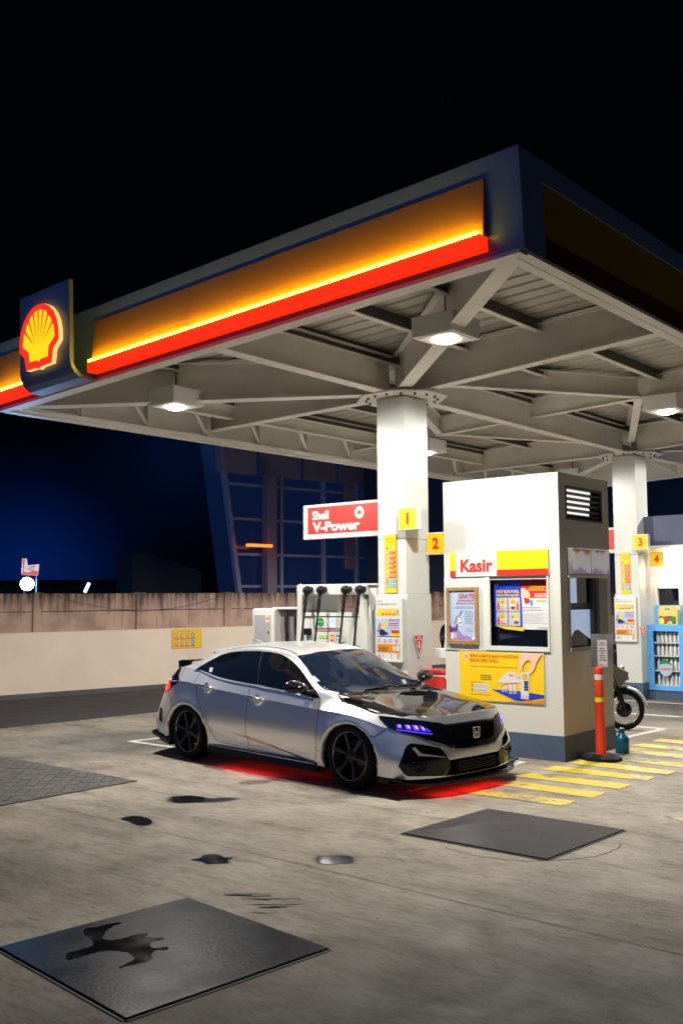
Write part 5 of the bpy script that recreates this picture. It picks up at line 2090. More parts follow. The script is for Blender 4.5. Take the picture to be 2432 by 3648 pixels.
def car_build():
    bm_obj(CAR_BM.copy(), 'body', M_PAINT, car)
    SIDE = (0, 1, 0)
    FRONT = (-1, 0, 0)
    TOP = (0, 0, -1)
    rear_glass = [(-1.271, -.769, 1.03), (-1.239, -.729, 1.066), (-1.196, -.699, 1.094), (-1.149, -.661, 1.128), (-1.108, -.63, 1.153), (-1.05, -.58, 1.194), (-.98, -.565, 1.215), (-.899, -.56, 1.232), (-.791, -.56, 1.246), (-.695, -.563, 1.254), (-.56, -.567, 1.262), (-.428, -.569, 1.267), (-.302, -.57, 1.27), (-.288, -.583, 1.252), (-.24, -.651, 1.17), (-.164, -.742, 1.045), (-.099, -.806, .936), (-.099, -.812, .927), (-.323, -.809, .938), (-.52, -.804, .95), (-.655, -.8, .96), (-.795, -.794, .973), (-.9, -.786, .987), (-1.038, -.775, 1.009), (-1.174, -.766, 1.029), (-1.235, -.773, 1.026)]
    front_glass = [(-.272, -.573, 1.266), (-.179, -.572, 1.265), (-.029, -.575, 1.255), (.048, -.579, 1.244), (.103, -.586, 1.231), (.158, -.593, 1.216), (.215, -.602, 1.197), (.273, -.612, 1.177), (.334, -.625, 1.152), (.396, -.64, 1.123), (.46, -.657, 1.091), (.527, -.677, 1.056), (.599, -.701, 1.018), (.671, -.727, .981), (.751, -.756, .94), (.794, -.765, .921), (.852, -.785, .879), (.894, -.8, .843), (.766, -.816, .856), (.632, -.813, .874), (.498, -.813, .887), (.318, -.815, .896), (.129, -.813, .911), (-.066, -.811, .927), (-.139, -.74, 1.046), (-.217, -.65, 1.171)]
    both('rear_side_window', rear_glass, SIDE, M_GLASS, off=.003)
    both('front_side_window', front_glass, SIDE, M_GLASS, off=.003)
    both('pillar_trim', [(-.310, -.57, 1.268), (-.262, -.575, 1.265), (-.205, -.65, 1.171), (-.125, -.74, 1.046), (-.055, -.811, .927), (-.110, -.808, .930), (-.175, -.742, 1.045), (-.250, -.651, 1.17), (-.30, -.583, 1.252)], SIDE, M_BLACK, off=.0022)
    chrome = [(-1.281, -.775, 1.024), (-1.159, -.777, 1.017), (-1.018, -.789, .99), (-.878, -.803, .965), (-.775, -.81, .951), (-.635, -.816, .937), (-.501, -.819, .927), (-.308, -.821, .917), (-.071, -.823, .908), (-.024, -.826, .901), (.143, -.825, .892), (.327, -.823, .882), (.60, -.823, .866), (.80, -.82, .850)]
    for s in (1, -1):
        mb = MB()
        mb.tube([(x, (y - .004) * s, z - .002) for x, y, z in chrome], .006, M_CHROME, 6)
        mb.build('chrome_strip', car, world=False)
    half = [(.267, -.552, 1.238), (.353, -.58, 1.198), (.451, -.607, 1.146), (.554, -.639, 1.089), (.653, -.67, 1.032), (.752, -.701, .977), (.826, -.715, .942), (.90, -.715, .917), (.96, -.69, .903), (1.022, -.64, .897), (1.094, -.52, .893), (1.147, -.40, .893), (1.185, -.20, .898)]
    ws = half + [(1.197, 0, .90)] + [(x, -y, z) for x, y, z in half[::-1]] + [(.36, .44, 1.25), (.44, .25, 1.285), (.455, 0, 1.295), (.44, -.25, 1.285), (.36, -.44, 1.25)]
    patch('windscreen', ws, TOP, M_SCREEN, off=.003, res=.05)
    # registration-style sticker low in the windscreen and paper label in the rear quarter glass
    P = [(1.09, .30, .9), (1.13, .21, .9), (1.04, .27, .94), (1.0, .37, .94)]
    patch('windscreen_sticker', P, TOP, mat('faded_sticker', (.25, .27, .24), .5), off=.0055, res=.05, sink=.002)
    patch('window_label', [(-1.042, -.731, 1.059), (-.985, -.728, 1.061), (-.965, -.769, 1.012), (-1.012, -.769, 1.014)], SIDE, P_LGREY, off=.0055, sink=.002)
    hh = [(1.15, -.455, .884), (1.09, -.57, .889), (1.03, -.66, .885), (1.06, -.70, .86), (1.1, -.725, .85), (1.159, -.752, .813), (1.242, -.758, .804), (1.318, -.762, .797), (1.403, -.766, .785), (1.489, -.772, .767), (1.575, -.775, .746), (1.651, -.77, .729), (1.80, -.735, .735), (1.921, -.69, .717), (2.05, -.60, .704), (2.092, -.544, .717), (2.122, -.475, .724), (2.150, -.351, .727), (2.172, -.18, .73)]
    hood = hh + [(2.177, 0, .73)] + [(x, -y, z) for x, y, z in hh[::-1]] + [(1.20, .30, .885), (1.225, 0, .885), (1.20, -.30, .885)]
    hd = patch('bonnet', hood, TOP, M_CARBON, off=.004, res=.05)
    # raised centre crease, scoop and hinge-side vents of the bonnet
    scoop = [(1.431, -.198, .873), (1.392, -.101, .879), (1.40, .0, .878), (1.392, .101, .879), (1.431, .198, .873), (1.50, .16, .863), (1.56, .06, .856), (1.575, 0, .85), (1.56, -.06, .856), (1.50, -.16, .863)]
    patch('bonnet_scoop', scoop, TOP, M_MESH, off=.009, parent=hd, res=.05)
    for s in (1, -1):
        patch('bonnet_vent', [(1.14, .70 * s, .85), (1.19, .735 * s, .82), (1.42, .742 * s, .79), (1.40, .70 * s, .80)], TOP, M_MESH, off=.007, parent=hd, res=.05)
        seam('bonnet_crease', [(1.20, .40 * s, .885), (1.40, .47 * s, .86), (1.60, .50 * s, .83), (1.85, .50 * s, .79), (2.05, .46 * s, .75)], w=.012, m=M_CARBON, parent=hd)
    # dark trough between glass and bonnet, wipers
    cow = [(1.09, -.55, .89), (1.15, -.42, .89), (1.19, -.2, .89), (1.2, 0, .89), (1.19, .2, .89), (1.15, .42, .89), (1.09, .55, .89), (1.03, .655, .89)]
    cow = [(1.03, -.655, .89)] + cow + [(1.07, .62, .88), (1.15, .48, .885), (1.22, .3, .885), (1.245, 0, .885), (1.22, -.3, .885), (1.15, -.48, .885), (1.07, -.62, .88)]
    patch('cowl', cow, TOP, M_BLACK, off=.006, res=.06)
    for pts in ([(1.14, -.40, .915), (1.155, -.24, .925), (1.15, -.08, .933), (1.13, .1, .94)], [(1.165, .02, .92), (1.15, .2, .925), (1.11, .36, .925), (1.06, .49, .925)]):
        mb = MB()
        mb.tube(pts, .009, M_BLACK, 6)
        mb.tube([pts[1], (1.205, pts[1][1] + .12, .91)], .008, M_BLACK, 6)
        mb.build('wiper', car, world=False)
    # front face
    def sym(h):
        return h + [(x, -y, z) for x, y, z in h[::-1] if abs(y) > 1e-3]
    grille = sym([(2.216, 0, .640), (2.207, -.251, .638), (2.184, -.375, .639), (2.209, -.368, .56), (2.227, -.35, .48), (2.244, -.305, .42), (2.256, -.154, .41), (2.259, 0, .41)])
    g = patch('grille', grille, FRONT, M_BLACKGLOSS, off=.010, res=.05, sink=.02)
    inner = sym([(2.221, 0, .624), (2.213, -.226, .624), (2.193, -.345, .622), (2.218, -.331, .536), (2.233, -.295, .483), (2.245, -.194, .467), (2.249, 0, .465)])
    patch('grille_mesh', inner, FRONT, M_MESH, off=.0125, parent=g, res=.05, sink=.002)
    E = MB()
    # the badge: an upright H in a rounded frame
    c = Vector((2.263, 0.0, .548))
    R, U = Vector((0, 1, 0)), Vector((0, 0, 1))
    fr = [(-.052, .043), (-.046, .05), (.046, .05), (.052, .043), (.045, -.043), (.038, -.05), (-.038, -.05), (-.045, -.043)]
    for a, b in zip(fr, fr[1:] + fr[:1]):
        E.bar(c + R * a[0] + U * a[1], c + R * b[0] + U * b[1], .009, .008, M_CHROME, up=(1, 0, 0))
    for s in (1, -1):
        E.bar(c + R * (.030 * s) + U * .047, c + R * (.017 * s) + U * -.047, .013, .008, M_CHROME, up=(1, 0, 0))
    E.bar(c + R * -.024, c + R * .024, .014, .008, M_CHROME, up=(1, 0, 0))
    E.build('badge', car, world=False)
    strip = sym([(2.186, 0, .722), (2.173, -.261, .724), (2.13, -.476, .718), (2.067, -.59, .697), (2.125, -.523, .682), (2.164, -.423, .667), (2.184, -.377, .652), (2.203, -.25, .652), (2.212, 0, .655)])
    patch('grille_bar', strip, FRONT, M_PAINT, off=.007, res=.05)
    DN = (-.80, .60, 0)
    head = [(1.70, -.785, .728), (1.735, -.802, .697), (1.792, -.809, .665), (1.851, -.813, .632), (1.914, -.792, .611), (1.987, -.753, .594), (2.065, -.689, .571), (2.11, -.639, .547), (2.156, -.572, .518), (2.205, -.456, .481), (2.243, -.325, .42), (2.227, -.352, .478), (2.209, -.372, .56), (2.186, -.38, .639), (2.165, -.424, .663), (2.124, -.521, .687), (2.037, -.628, .702), (1.93, -.70, .715), (1.85, -.74, .722)]
    for s in (1, -1):
        pts = head if s > 0 else flip(head)
        hl = patch('headlight', pts, (DN[0], DN[1] * s, 0), M_LENS, off=.005, res=.03)
        # row of lamp cells, each a violet block with a bright core
        for i, (a, b) in enumerate(((.0, .13), (.24, .40), (.47, .64), (.70, .84), (.90, .97))):
            def pt(t, h):
                lo = Vector((1.93, -.775, .632)).lerp(Vector((2.155, -.535, .590)), t)
                hi = Vector((1.91, -.757, .660)).lerp(Vector((2.125, -.56, .652 if t < .7 else .652 - (t - .7) * .12)), t)
                p = lo.lerp(hi, h)
                return (p.x, p.y * s, p.z)
            for nm, m, (h0, h1), (c0, c1), o in (('lamp_cell', M_DRL, (0, 1), (0, 1), .007), ('lamp_core', M_DRLHOT, (.3, .85), (.45, .85), .0085)):
                if nm == 'lamp_core' and i == 4:
                    continue
                q = [pt(a + (b - a) * c0, h0), pt(a + (b - a) * c1, h0), pt(a + (b - a) * c1, h1), pt(a + (b - a) * c0, h1)]
                patch(nm, q if s > 0 else q[::-1], (DN[0], DN[1] * s, 0), m, off=o, parent=hl, res=.02, sink=.002)
        q = [(1.93, -.778, .622), (2.03, -.70, .606), (2.16, -.535, .575), (2.16, -.535, .568), (2.03, -.705, .597), (1.93, -.782, .615)]
        patch('lamp_strip', q if s > 0 else flip(q), (DN[0], DN[1] * s, 0), M_DRL, off=.007, parent=hl, res=.03, sink=.002)
        gl = [(2.205, -.487, .455), (2.216, -.437, .452), (2.243, -.315, .413), (2.244, -.300, .405), (2.236, -.345, .430), (2.222, -.40, .442)]
    gold = sym([(2.259, 0, .40), (2.256, -.155, .401), (2.246, -.294, .407), (2.236, -.335, .426), (2.205, -.475, .445), (2.225, -.449, .403), (2.239, -.404, .345), (2.248, -.32, .335), (2.263, -.055, .33), (2.263, 0, .33)])
    patch('bumper_band', gold, FRONT, M_BRONZE, off=.008, res=.05)
    intake = sym([(2.263, 0, .324), (2.26, -.162, .326), (2.246, -.385, .323), (2.237, -.372, .255), (2.222, -.43, .18), (2.23, -.345, .174), (2.249, 0, .174)])
    it = patch('lower_intake', intake, FRONT, M_MESH, off=.006, res=.05)
    mb = MB()
    for k in range(5):
        z = .215 + k * .020
        mb.bar((2.272, -.30, z), (2.272, .30, z), .006, .007, M_BLACK)
    mb.build('intercooler', it, world=False)
    fog = [(2.022, -.819, .364), (2.03, -.787, .44), (2.041, -.759, .481), (2.062, -.731, .497), (2.132, -.639, .482), (2.205, -.487, .445), (2.219, -.463, .417), (2.239, -.404, .340), (2.244, -.372, .314), (2.236, -.382, .262), (2.219, -.438, .190), (2.213, -.472, .186), (2.149, -.664, .197), (2.063, -.788, .203), (2.037, -.809, .227), (1.995, -.836, .294)]
    DF = (-.85, .52, 0)
    for s in (1, -1):
        d = (DF[0], DF[1] * s, 0)
        F = lambda q: q if s > 0 else flip(q)
        fg = patch('fog_surround', F(fog), d, M_BLACKGLOSS, off=.006, res=.04)
        vent = [(2.087, -.709, .478), (2.16, -.60, .468), (2.203, -.496, .440), (2.231, -.447, .366), (2.188, -.583, .390), (2.141, -.671, .406), (2.11, -.699, .45)]
        patch('fog_vent', F(vent), d, M_MESH, off=.009, parent=fg, res=.05, sink=.003)
        blade = [(2.078, -.735, .452), (2.093, -.712, .460), (2.128, -.683, .41), (2.145, -.668, .402), (2.188, -.583, .385), (2.231, -.448, .361), (2.233, -.444, .354), (2.19, -.586, .371), (2.125, -.703, .385)]
        patch('fog_blade', F(blade), d, M_PAINT, off=.014, parent=fg, res=.05, sink=.01)
        for yy, zz in ((-.735, .30), (-.665, .30)):
            mb = MB()
            h = CAR_BVH.ray_cast(Vector((2.1, yy * s, zz)) - Vector(d).normalized() * 2, Vector(d).normalized())[0]
            mb.lathe([(.034, 0), (.034, .014), (.026, .020), (.0, .016)], h, -Vector(d), M_LENS, 20)
            mb.build('fog_lamp', fg, world=False)
    # chin: splitter with upturned ends
    mb = MB()
    rim = [(2.03, -.86), (2.12, -.80), (2.22, -.66), (2.30, -.45), (2.325, -.2), (2.33, 0)]
    rim = rim + [(x, -y) for x, y in rim[-2::-1]]
    inn = [(1.80, -.84), (1.95, -.70), (2.05, -.55), (2.1, -.40), (2.12, -.2), (2.12, 0)]
    inn = inn + [(x, -y) for x, y in inn[-2::-1]]
    vs, fs = [], []
    for (a, b), (c2, d2) in zip(rim, inn):
        lift = .018 if abs(b) > .7 else 0
        vs += [(a, b, .112 + lift), (a, b, .126 + lift), (c2, d2, .180), (c2, d2, .12)]
    for i in range(len(rim) - 1):
        a, b = i * 4, i * 4 + 4
        for k in range(4):
            fs.append((a + k, a + (k + 1) % 4, b + (k + 1) % 4, b + k))
    mb.add(vs, fs, M_BLACKGLOSS)
    for s in (1, -1):
        mb.add([(1.90, .865 * s, .13), (2.07, .845 * s, .135), (2.10, .905 * s, .165), (1.98, .915 * s, .165), (1.90, .865 * s, .145), (2.07, .845 * s, .15), (2.10, .905 * s, .180), (1.98, .915 * s, .180)],
               [(0, 1, 2, 3), (4, 5, 6, 7), (0, 1, 5, 4), (1, 2, 6, 5), (2, 3, 7, 6), (3, 0, 4, 7)], M_BLACKGLOSS)
    mb.build('front_splitter', car, world=False, fix=True)
    mb = MB()
    sk = [(2.21, 0), (2.2, -.35), (2.13, -.62), (2.03, -.775), (1.9, -.84), (1.74, -.865)]
    sk = [(x, -y) for x, y in sk[:0:-1]] + sk
    vs, fs = [], []
    for x, y in sk:
        vs += [(x, y, .185), (x - .01, y * .985, .11)]
    for i in range(len(sk) - 1):
        a = i * 2
        fs.append((a, a + 1, a + 3, a + 2))
    mb.add(vs, fs, M_BLACK)
    mb.build('front_valance', car, world=False)
    for s in (1, -1):
        mb = MB()
        mb.add([(.90, .855 * s, .205), (-.90, .862 * s, .215), (-.90, .872 * s, .13), (.90, .872 * s, .115), (.90, .80 * s, .105), (-.90, .80 * s, .12), (.90, .80 * s, .21), (-.90, .80 * s, .21)],
               [(0, 1, 2, 3), (3, 2, 5, 4), (0, 3, 4, 6), (1, 7, 5, 2), (0, 6, 7, 1)], M_BLACK)
        mb.build('side_skirt', car, world=False, fix=True)
        mb = MB()
        mb.tube([(.88, .873 * s, .195), (-.88, .873 * s, .213)], .0055, M_PAINT, 6)
        mb.build('sill_trim', car, world=False)
        # rear diffuser flap
        mb = MB()
        mb.add([(-1.60, .885 * s, .20), (-1.98, .83 * s, .255), (-2.0, .88 * s, .235), (-1.62, .915 * s, .165), (-1.60, .885 * s, .235), (-1.98, .83 * s, .29), (-2.0, .88 * s, .275), (-1.62, .915 * s, .20)],
               [(0, 1, 2, 3), (4, 5, 6, 7), (0, 1, 5, 4), (1, 2, 6, 5), (2, 3, 7, 6), (3, 0, 4, 7)], M_BLACKGLOSS)
        mb.build('rear_flap', car, world=False, fix=True)
    mb = MB()
    mb.add([(-1.66, -.88, .23), (-1.66, .88, .23), (-1.96, .84, .23), (-1.96, -.84, .23), (-2.16, .5, .23), (-2.16, -.5, .23), (-1.66, -.86, .13), (-1.66, .86, .13), (-1.94, .8, .15), (-1.94, -.8, .15), (-2.12, .5, .16), (-2.12, -.5, .16)],
           [(0, 1, 2, 3), (3, 2, 4, 5), (6, 9, 8, 7), (9, 11, 10, 8), (0, 6, 7, 1), (1, 7, 8, 2), (2, 8, 10, 4), (4, 10, 11, 5), (5, 11, 9, 3), (3, 9, 6, 0)], M_BLACK)
    mb.build('rear_diffuser', car, world=False, fix=True)
    mb = MB()
    mb.box(-1.9, 2.0, -.62, .62, .16, .19, M_BLACK)
    mb.box(-.92, .94, -.80, .80, .165, .195, M_BLACK)
    mb.build('underbody', car, world=False)
    # gaps
    nm = 'panel_seam'
    for s in (1, -1):
        f = lambda q: [(x, y * s, z) for x, y, z in q]
        seam(nm, f([(.897, -.803, .842), (.933, -.857, .768), (.949, -.882, .70), (.936, -.88, .585), (.92, -.873, .441), (.894, -.858, .273), (.88, -.851, .232), (.851, -.848, .219)]))
        seam(nm, f([(-.195, -.836, .894), (-.176, -.881, .828), (-.172, -.895, .745), (-.178, -.891, .67), (-.188, -.881, .528), (-.215, -.848, .352), (-.22, -.84, .245)]), w=.003)
        seam(nm, f([(-1.165, -.80, 1.0), (-1.156, -.883, .906), (-1.102, -.905, .829), (-1.066, -.903, .717), (-1.016, -.901, .647), (-.937, -.898, .548), (-.885, -.885, .45), (-.824, -.871, .358), (-.772, -.86, .286), (-.714, -.854, .26), (-.617, -.847, .251), (-.353, -.834, .242), (.085, -.825, .229), (.435, -.82, .218), (.794, -.845, .219), (.851, -.848, .219)]))
        seam(nm, f([(-1.678, -.863, .754), (-1.614, -.886, .688), (-1.55, -.904, .627), (-1.509, -.881, .575)]))
        seam(nm, f([(1.851, -.815, .63), (1.80, -.845, .596), (1.766, -.863, .568), (1.733, -.882, .548), (1.69, -.885, .548)]))
        seam(nm, f([(-.912, -.881, .373), (-.834, -.873, .368)]))
        seam(nm, f([(.915, -.867, .329), (1.004, -.872, .329)]))
        seam(nm, f([(-1.54, -.70, 1.06), (-1.50, -.81, .97), (-1.47, -.875, .91), (-1.53, -.885, .86)]))
        seam('roof_gutter', f([(-1.15, -.47, 1.23), (-.95, -.47, 1.27), (-.591, -.47, 1.31), (-.362, -.47, 1.32), (-.12, -.48, 1.31), (.10, -.50, 1.28), (.245, -.53, 1.25)]), w=.012, m=M_BLACK)
    # tail lamps wrap the corners
    for s in (1, -1):
        td = Vector((.62, .78 * s, 0))
        dark = [(-1.80, -.66, 1.02), (-1.66, -.70, 1.03), (-1.56, -.80, .965), (-1.47, -.876, .905), (-1.51, -.885, .862), (-1.632, -.865, .795), (-1.70, -.85, .760), (-1.80, -.81, .745), (-1.87, -.75, .80), (-1.85, -.73, .90)]
        q = [(x, y * s, z) for x, y, z in dark]
        tl = patch('tail_light', q if s > 0 else q[::-1], td, M_TAILDARK, off=.006, res=.04)
        lit = [(-1.72, -.80, .89), (-1.66, -.845, .85), (-1.66, -.855, .80), (-1.74, -.84, .762), (-1.82, -.79, .77), (-1.85, -.75, .84), (-1.82, -.75, .90)]
        q = [(x, y * s, z) for x, y, z in lit]
        patch('tail_lamp', q if s > 0 else q[::-1], td, M_TAIL, off=.009, parent=tl, res=.04, sink=.003)
        cn = [(-1.90, -.84, .557), (-1.85, -.88, .409), (-1.79, -.887, .385), (-1.80, -.879, .481), (-1.83, -.865, .55)]
        q = [(x, y * s, z) for x, y, z in cn]
        patch('bumper_vent', q if s > 0 else q[::-1], td, M_BLACK, off=.006, res=.05)
    # handles
    for s in (1, -1):
        for hx0, hx1, hz0, hz1 in ((-1.047, -.755, .876, .852), (-.149, .142, .803, .779)):
            yy = .902 * s
            mb = MB()
            xm, zm = (hx0 + hx1) / 2, (hz0 + hz1) / 2
            mb.lathe([(.001, .003), (.055, .003), (.062, .0)], (xm, .893 * s, zm - .012), (0, s, 0), M_PAINT, 24)
            mb.tube([(hx0, .895 * s, hz0), (hx0 + .02, .922 * s, hz0 - .001), (xm, .93 * s, zm), (hx1 - .02, .922 * s, hz1 + .001), (hx1, .895 * s, hz1)], [.010, .015, .017, .015, .010], M_CHROME, 10)
            mb.build('door_handle', car, world=False)
        # mirror: shell on a stalk
        bm = bmesh.new()
        bmesh.ops.create_uvsphere(bm, u_segments=24, v_segments=14, radius=1)
        for v in bm.verts:
            x, y, z = v.co
            # flat back face (towards the rear), rounded nose
            fx = x if x > 0 else x * .45
            k = 1 + .12 * y * s
            v.co = Vector((.735 + fx * .12 - .02 * y * s, .995 * s + y * .125, .955 + (z * .068 if z > 0 else z * .062) * k))
        for v in bm.verts:
            if v.co.z > .955:
                v.co.x -= (v.co.z - .955) * .5
        mo = bm_obj(bm, 'door_mirror', M_CARBON, car)
        b2 = bmesh.new()
        b2.from_mesh(mo.data)
        bmesh.ops.recalc_face_normals(b2, faces=b2.faces)
        b2.to_mesh(mo.data)
        b2.free()
        mb = MB()
        mb.tube([(.80, .80 * s, .885), (.78, .87 * s, .895), (.755, .94 * s, .915)], [.045, .034, .032], M_BLACK, 10)
        mb.build('mirror_stalk', mo, world=False)
        mb = MB()
        mb.lathe([(.0, .0), (.05, .0), (.052, .006)], (.678, 1.0 * s, .955), (-1, 0, 0), M_CHROME, 24)
        mb.build('mirror_glass', mo, world=False)
    # roof fin, roof lip, tail wing
    mb = MB()
    prof = [(-.93, 1.314), (-1.0, 1.336), (-1.08, 1.362), (-1.135, 1.368), (-1.128, 1.29), (-.93, 1.30)]
    for yy, q in ((.018, 1), (-.018, 1)):
        pass
    mb.prism([(x, z) for x, z in prof], (0, .016, 0), (1, 0, 0), (0, 0, 1), .032, M_PAINT)
    mb.build('antenna_fin', car, world=False, fix=True)
    mb = MB()
    lip = [(-1.04, 1.283), (-1.15, 1.277), (-1.27, 1.272), (-1.275, 1.256), (-1.22, 1.20), (-1.05, 1.22)]
    ys = [-.515, -.49, -.35, 0, .35, .49, .515]
    drop = {.515: .045, .49: .018, .35: .002, 0: -.012}
    vs, fs = [], []
    q = len(lip)
    for y in ys:
        for x, z in lip:
            vs.append((x, y, z - drop[abs(y)]))
    for i in range(len(ys) - 1):
        for k in range(q):
            fs.append((i * q + k, i * q + (k + 1) % q, (i + 1) * q + (k + 1) % q, (i + 1) * q + k))
    fs += [tuple(range(q)), tuple((len(ys) - 1) * q + k for k in range(q - 1, -1, -1))]
    mb.add(vs, fs, M_PAINT)
    mb.build('roof_spoiler', car, world=False, fix=True)
    mb = MB()
    wing = [(-1.58, 1.112), (-1.66, 1.118), (-1.86, 1.112), (-1.87, 1.10), (-1.66, 1.102)]
    ys = [-.60, -.55, 0, .55, .60]
    vs, fs = [], []
    for y in ys:
        for x, z in wing:
            e = abs(y) >= .59
            vs.append((x, y, z - (.012 if e else 0)))
    for i in range(len(ys) - 1):
        for k in range(5):
            fs.append((i * 5 + k, i * 5 + (k + 1) % 5, (i + 1) * 5 + (k + 1) % 5, (i + 1) * 5 + k))
    fs += [(0, 1, 2, 3, 4), tuple(20 + k for k in (4, 3, 2, 1, 0))]
    mb.add(vs, fs, M_CARBON)
    for s in (1, -1):
        mb.prism([(-1.64, 1.05), (-1.60, 1.105), (-1.86, 1.105), (-1.855, 1.0), (-1.76, 1.01)], (0, (.60 if s > 0 else -.575), 0), (1, 0, 0), (0, 0, 1), .025, M_CARBON)
    mb.build('tail_wing', car, world=False, fix=True)
    # wheels
    for wx in (1.37, -1.315):
        for s in (1, -1):
            wheel(wx, s)
    # glow strips under the sills and the nose
    mb = MB()
    for s in (1, -1):
        mb.box(-.75, .75, .55 * s - .01, .55 * s + .01, .150, .158, M_GLOW)
    mb.box(1.90, 1.92, -.5, .5, .150, .158, M_GLOW)
    mb.build('underglow_strip', car, world=False)
    for (x, y, sx, sy, p) in ((-.15, -.895, .9, .06, GLOW_SIDE), (-.15, .895, .9, .06, GLOW_SIDE), (2.20, -.05, .16, 1.0, GLOW_FRONT)):
        l = bpy.data.lights.new('underglow', 'AREA')
        l.shape = 'RECTANGLE'
        l.size, l.size_y = sx, sy
        l.energy = p
        l.color = (1, .02, .012)
        o = bpy.data.objects.new('underglow', l)
        COL.objects.link(o)
        o.parent = car
        o.location = (x, y, .122 if sx > .5 else .100)


GLOW_SIDE, GLOW_FRONT = 1.5, 2.3


def wheel(wx, s):
    """tyre, six-spoke alloy, disc and caliper; s = side"""
    c = Vector((wx, .0, .32))
    ax = Vector((0, s, 0))
    yo = .868
    t = MB()
    t.lathe([(.235, yo - .225), (.29, yo - .23), (.315, yo - .20), (.321, yo - .10), (.317, yo - .03), (.30, yo - .005), (.27, yo + .002), (.243, yo - .006), (.238, yo - .02)], c, ax, M_RUBBER, 48)
    tyre = t.build('wheel', car, world=False)
    b = MB()
    b.lathe([(.240, yo - .012), (.236, yo - .004), (.228, yo - .010), (.222, yo - .04), (.215, yo - .10), (.22, yo - .21)], c, ax, M_RIMLIP, 48)
    # spokes
    tt = ax.cross(Vector((0, 0, 1)))
    for k in range(6):
        a = 2 * math.pi * k / 6 + .28
        d = Vector((0, 0, 1)) * math.cos(a) + tt * math.sin(a)
        n = d.cross(ax)
        p = [c + ax * (yo - .045) + d * .03, c + ax * (yo - .035) + d * .10, c + ax * (yo - .02) + d * .225]
        w = [.026, .021, .029]
        vs, fs = [], []
        for q, ww in zip(p, w):
            vs += [q + n * ww, q + n * ww * .6 + ax * .012, q - n * ww * .6 + ax * .012, q - n * ww, q - n * ww - ax * .03, q + n * ww - ax * .03]
        for i in range(2):
            for j in range(6):
                fs.append((i * 6 + j, i * 6 + (j + 1) % 6, i * 6 + 6 + (j + 1) % 6, i * 6 + 6 + j))
        b.add(vs, fs, M_GUNMETAL)
    b.lathe([(.075, yo - .06), (.072, yo - .032), (.05, yo - .026), (.034, yo - .028), (.03, yo - .012), (0, yo - .010)], c, ax, M_GUNMETAL, 32)
    for k in range(5):
        a = 2 * math.pi * k / 5
        q = c + (Vector((0, 0, 1)) * math.cos(a) + tt * math.sin(a)) * .055
        b.lathe([(.011, yo - .04), (.011, yo - .018), (0, yo - .015)], q, ax, M_BLACK, 8)
    b.build('rim', tyre, world=False, fix=True)
    g = MB()
    g.lathe([(0, yo - .13), (.155, yo - .13), (.158, yo - .14), (.155, yo - .155), (0, yo - .155)], c, ax, M_DISC, 40)
    g.build('brake_disc', tyre, world=False)
    k = MB()
    vs = []
    N = 7
    for i in range(N):
        a = math.radians(60 + 60 * i / (N - 1))
        d = Vector((math.sin(a), 0, math.cos(a)))
        for r, y in ((.115, yo - .10), (.165, yo - .10), (.17, yo - .17), (.115, yo - .17)):
            vs.append(c + d * r + ax * y)
    fs = [(i * 4 + j, i * 4 + (j + 1) % 4, i * 4 + 4 + (j + 1) % 4, i * 4 + 4 + j) for i in range(N - 1) for j in range(4)]
    fs += [(0, 1, 2, 3), tuple((N - 1) * 4 + j for j in (3, 2, 1, 0))]
    k.add(vs, fs, M_CALIPER)
    k.build('caliper', tyre, world=False, fix=True)
    # dark liner of the wheel arch
    cx = 1.385 if wx > 0 else -1.29
    h = MB()
    vs, fs = [], []
    n = 20
    for i in range(n + 1):
        a = math.pi * (-.12 + 1.24 * i / n)
        for y in (.862, .5):
            vs.append((cx + .381 * math.cos(a), y * s, .29 + .341 * math.sin(a)))
    for i in range(n):
        fs.append((2 * i, 2 * i + 1, 2 * i + 3, 2 * i + 2))
    q = len(vs)
    vs.append((cx, .5 * s, .29))
    for i in range(n):
        fs.append((2 * i + 1, q, 2 * i + 3))
    h.add(vs, fs, M_SEAM)
    h.build('wheel_liner', car, world=False)


car_build()
# ---------------------------------------------------------------- boundary wall, buildings, shop side
WA = Vector((-16.826, 10.209, 0))
WD = Vector((.160, .987, 0)).normalized()
WN = Vector((WD.y, -WD.x, 0))      # towards the forecourt


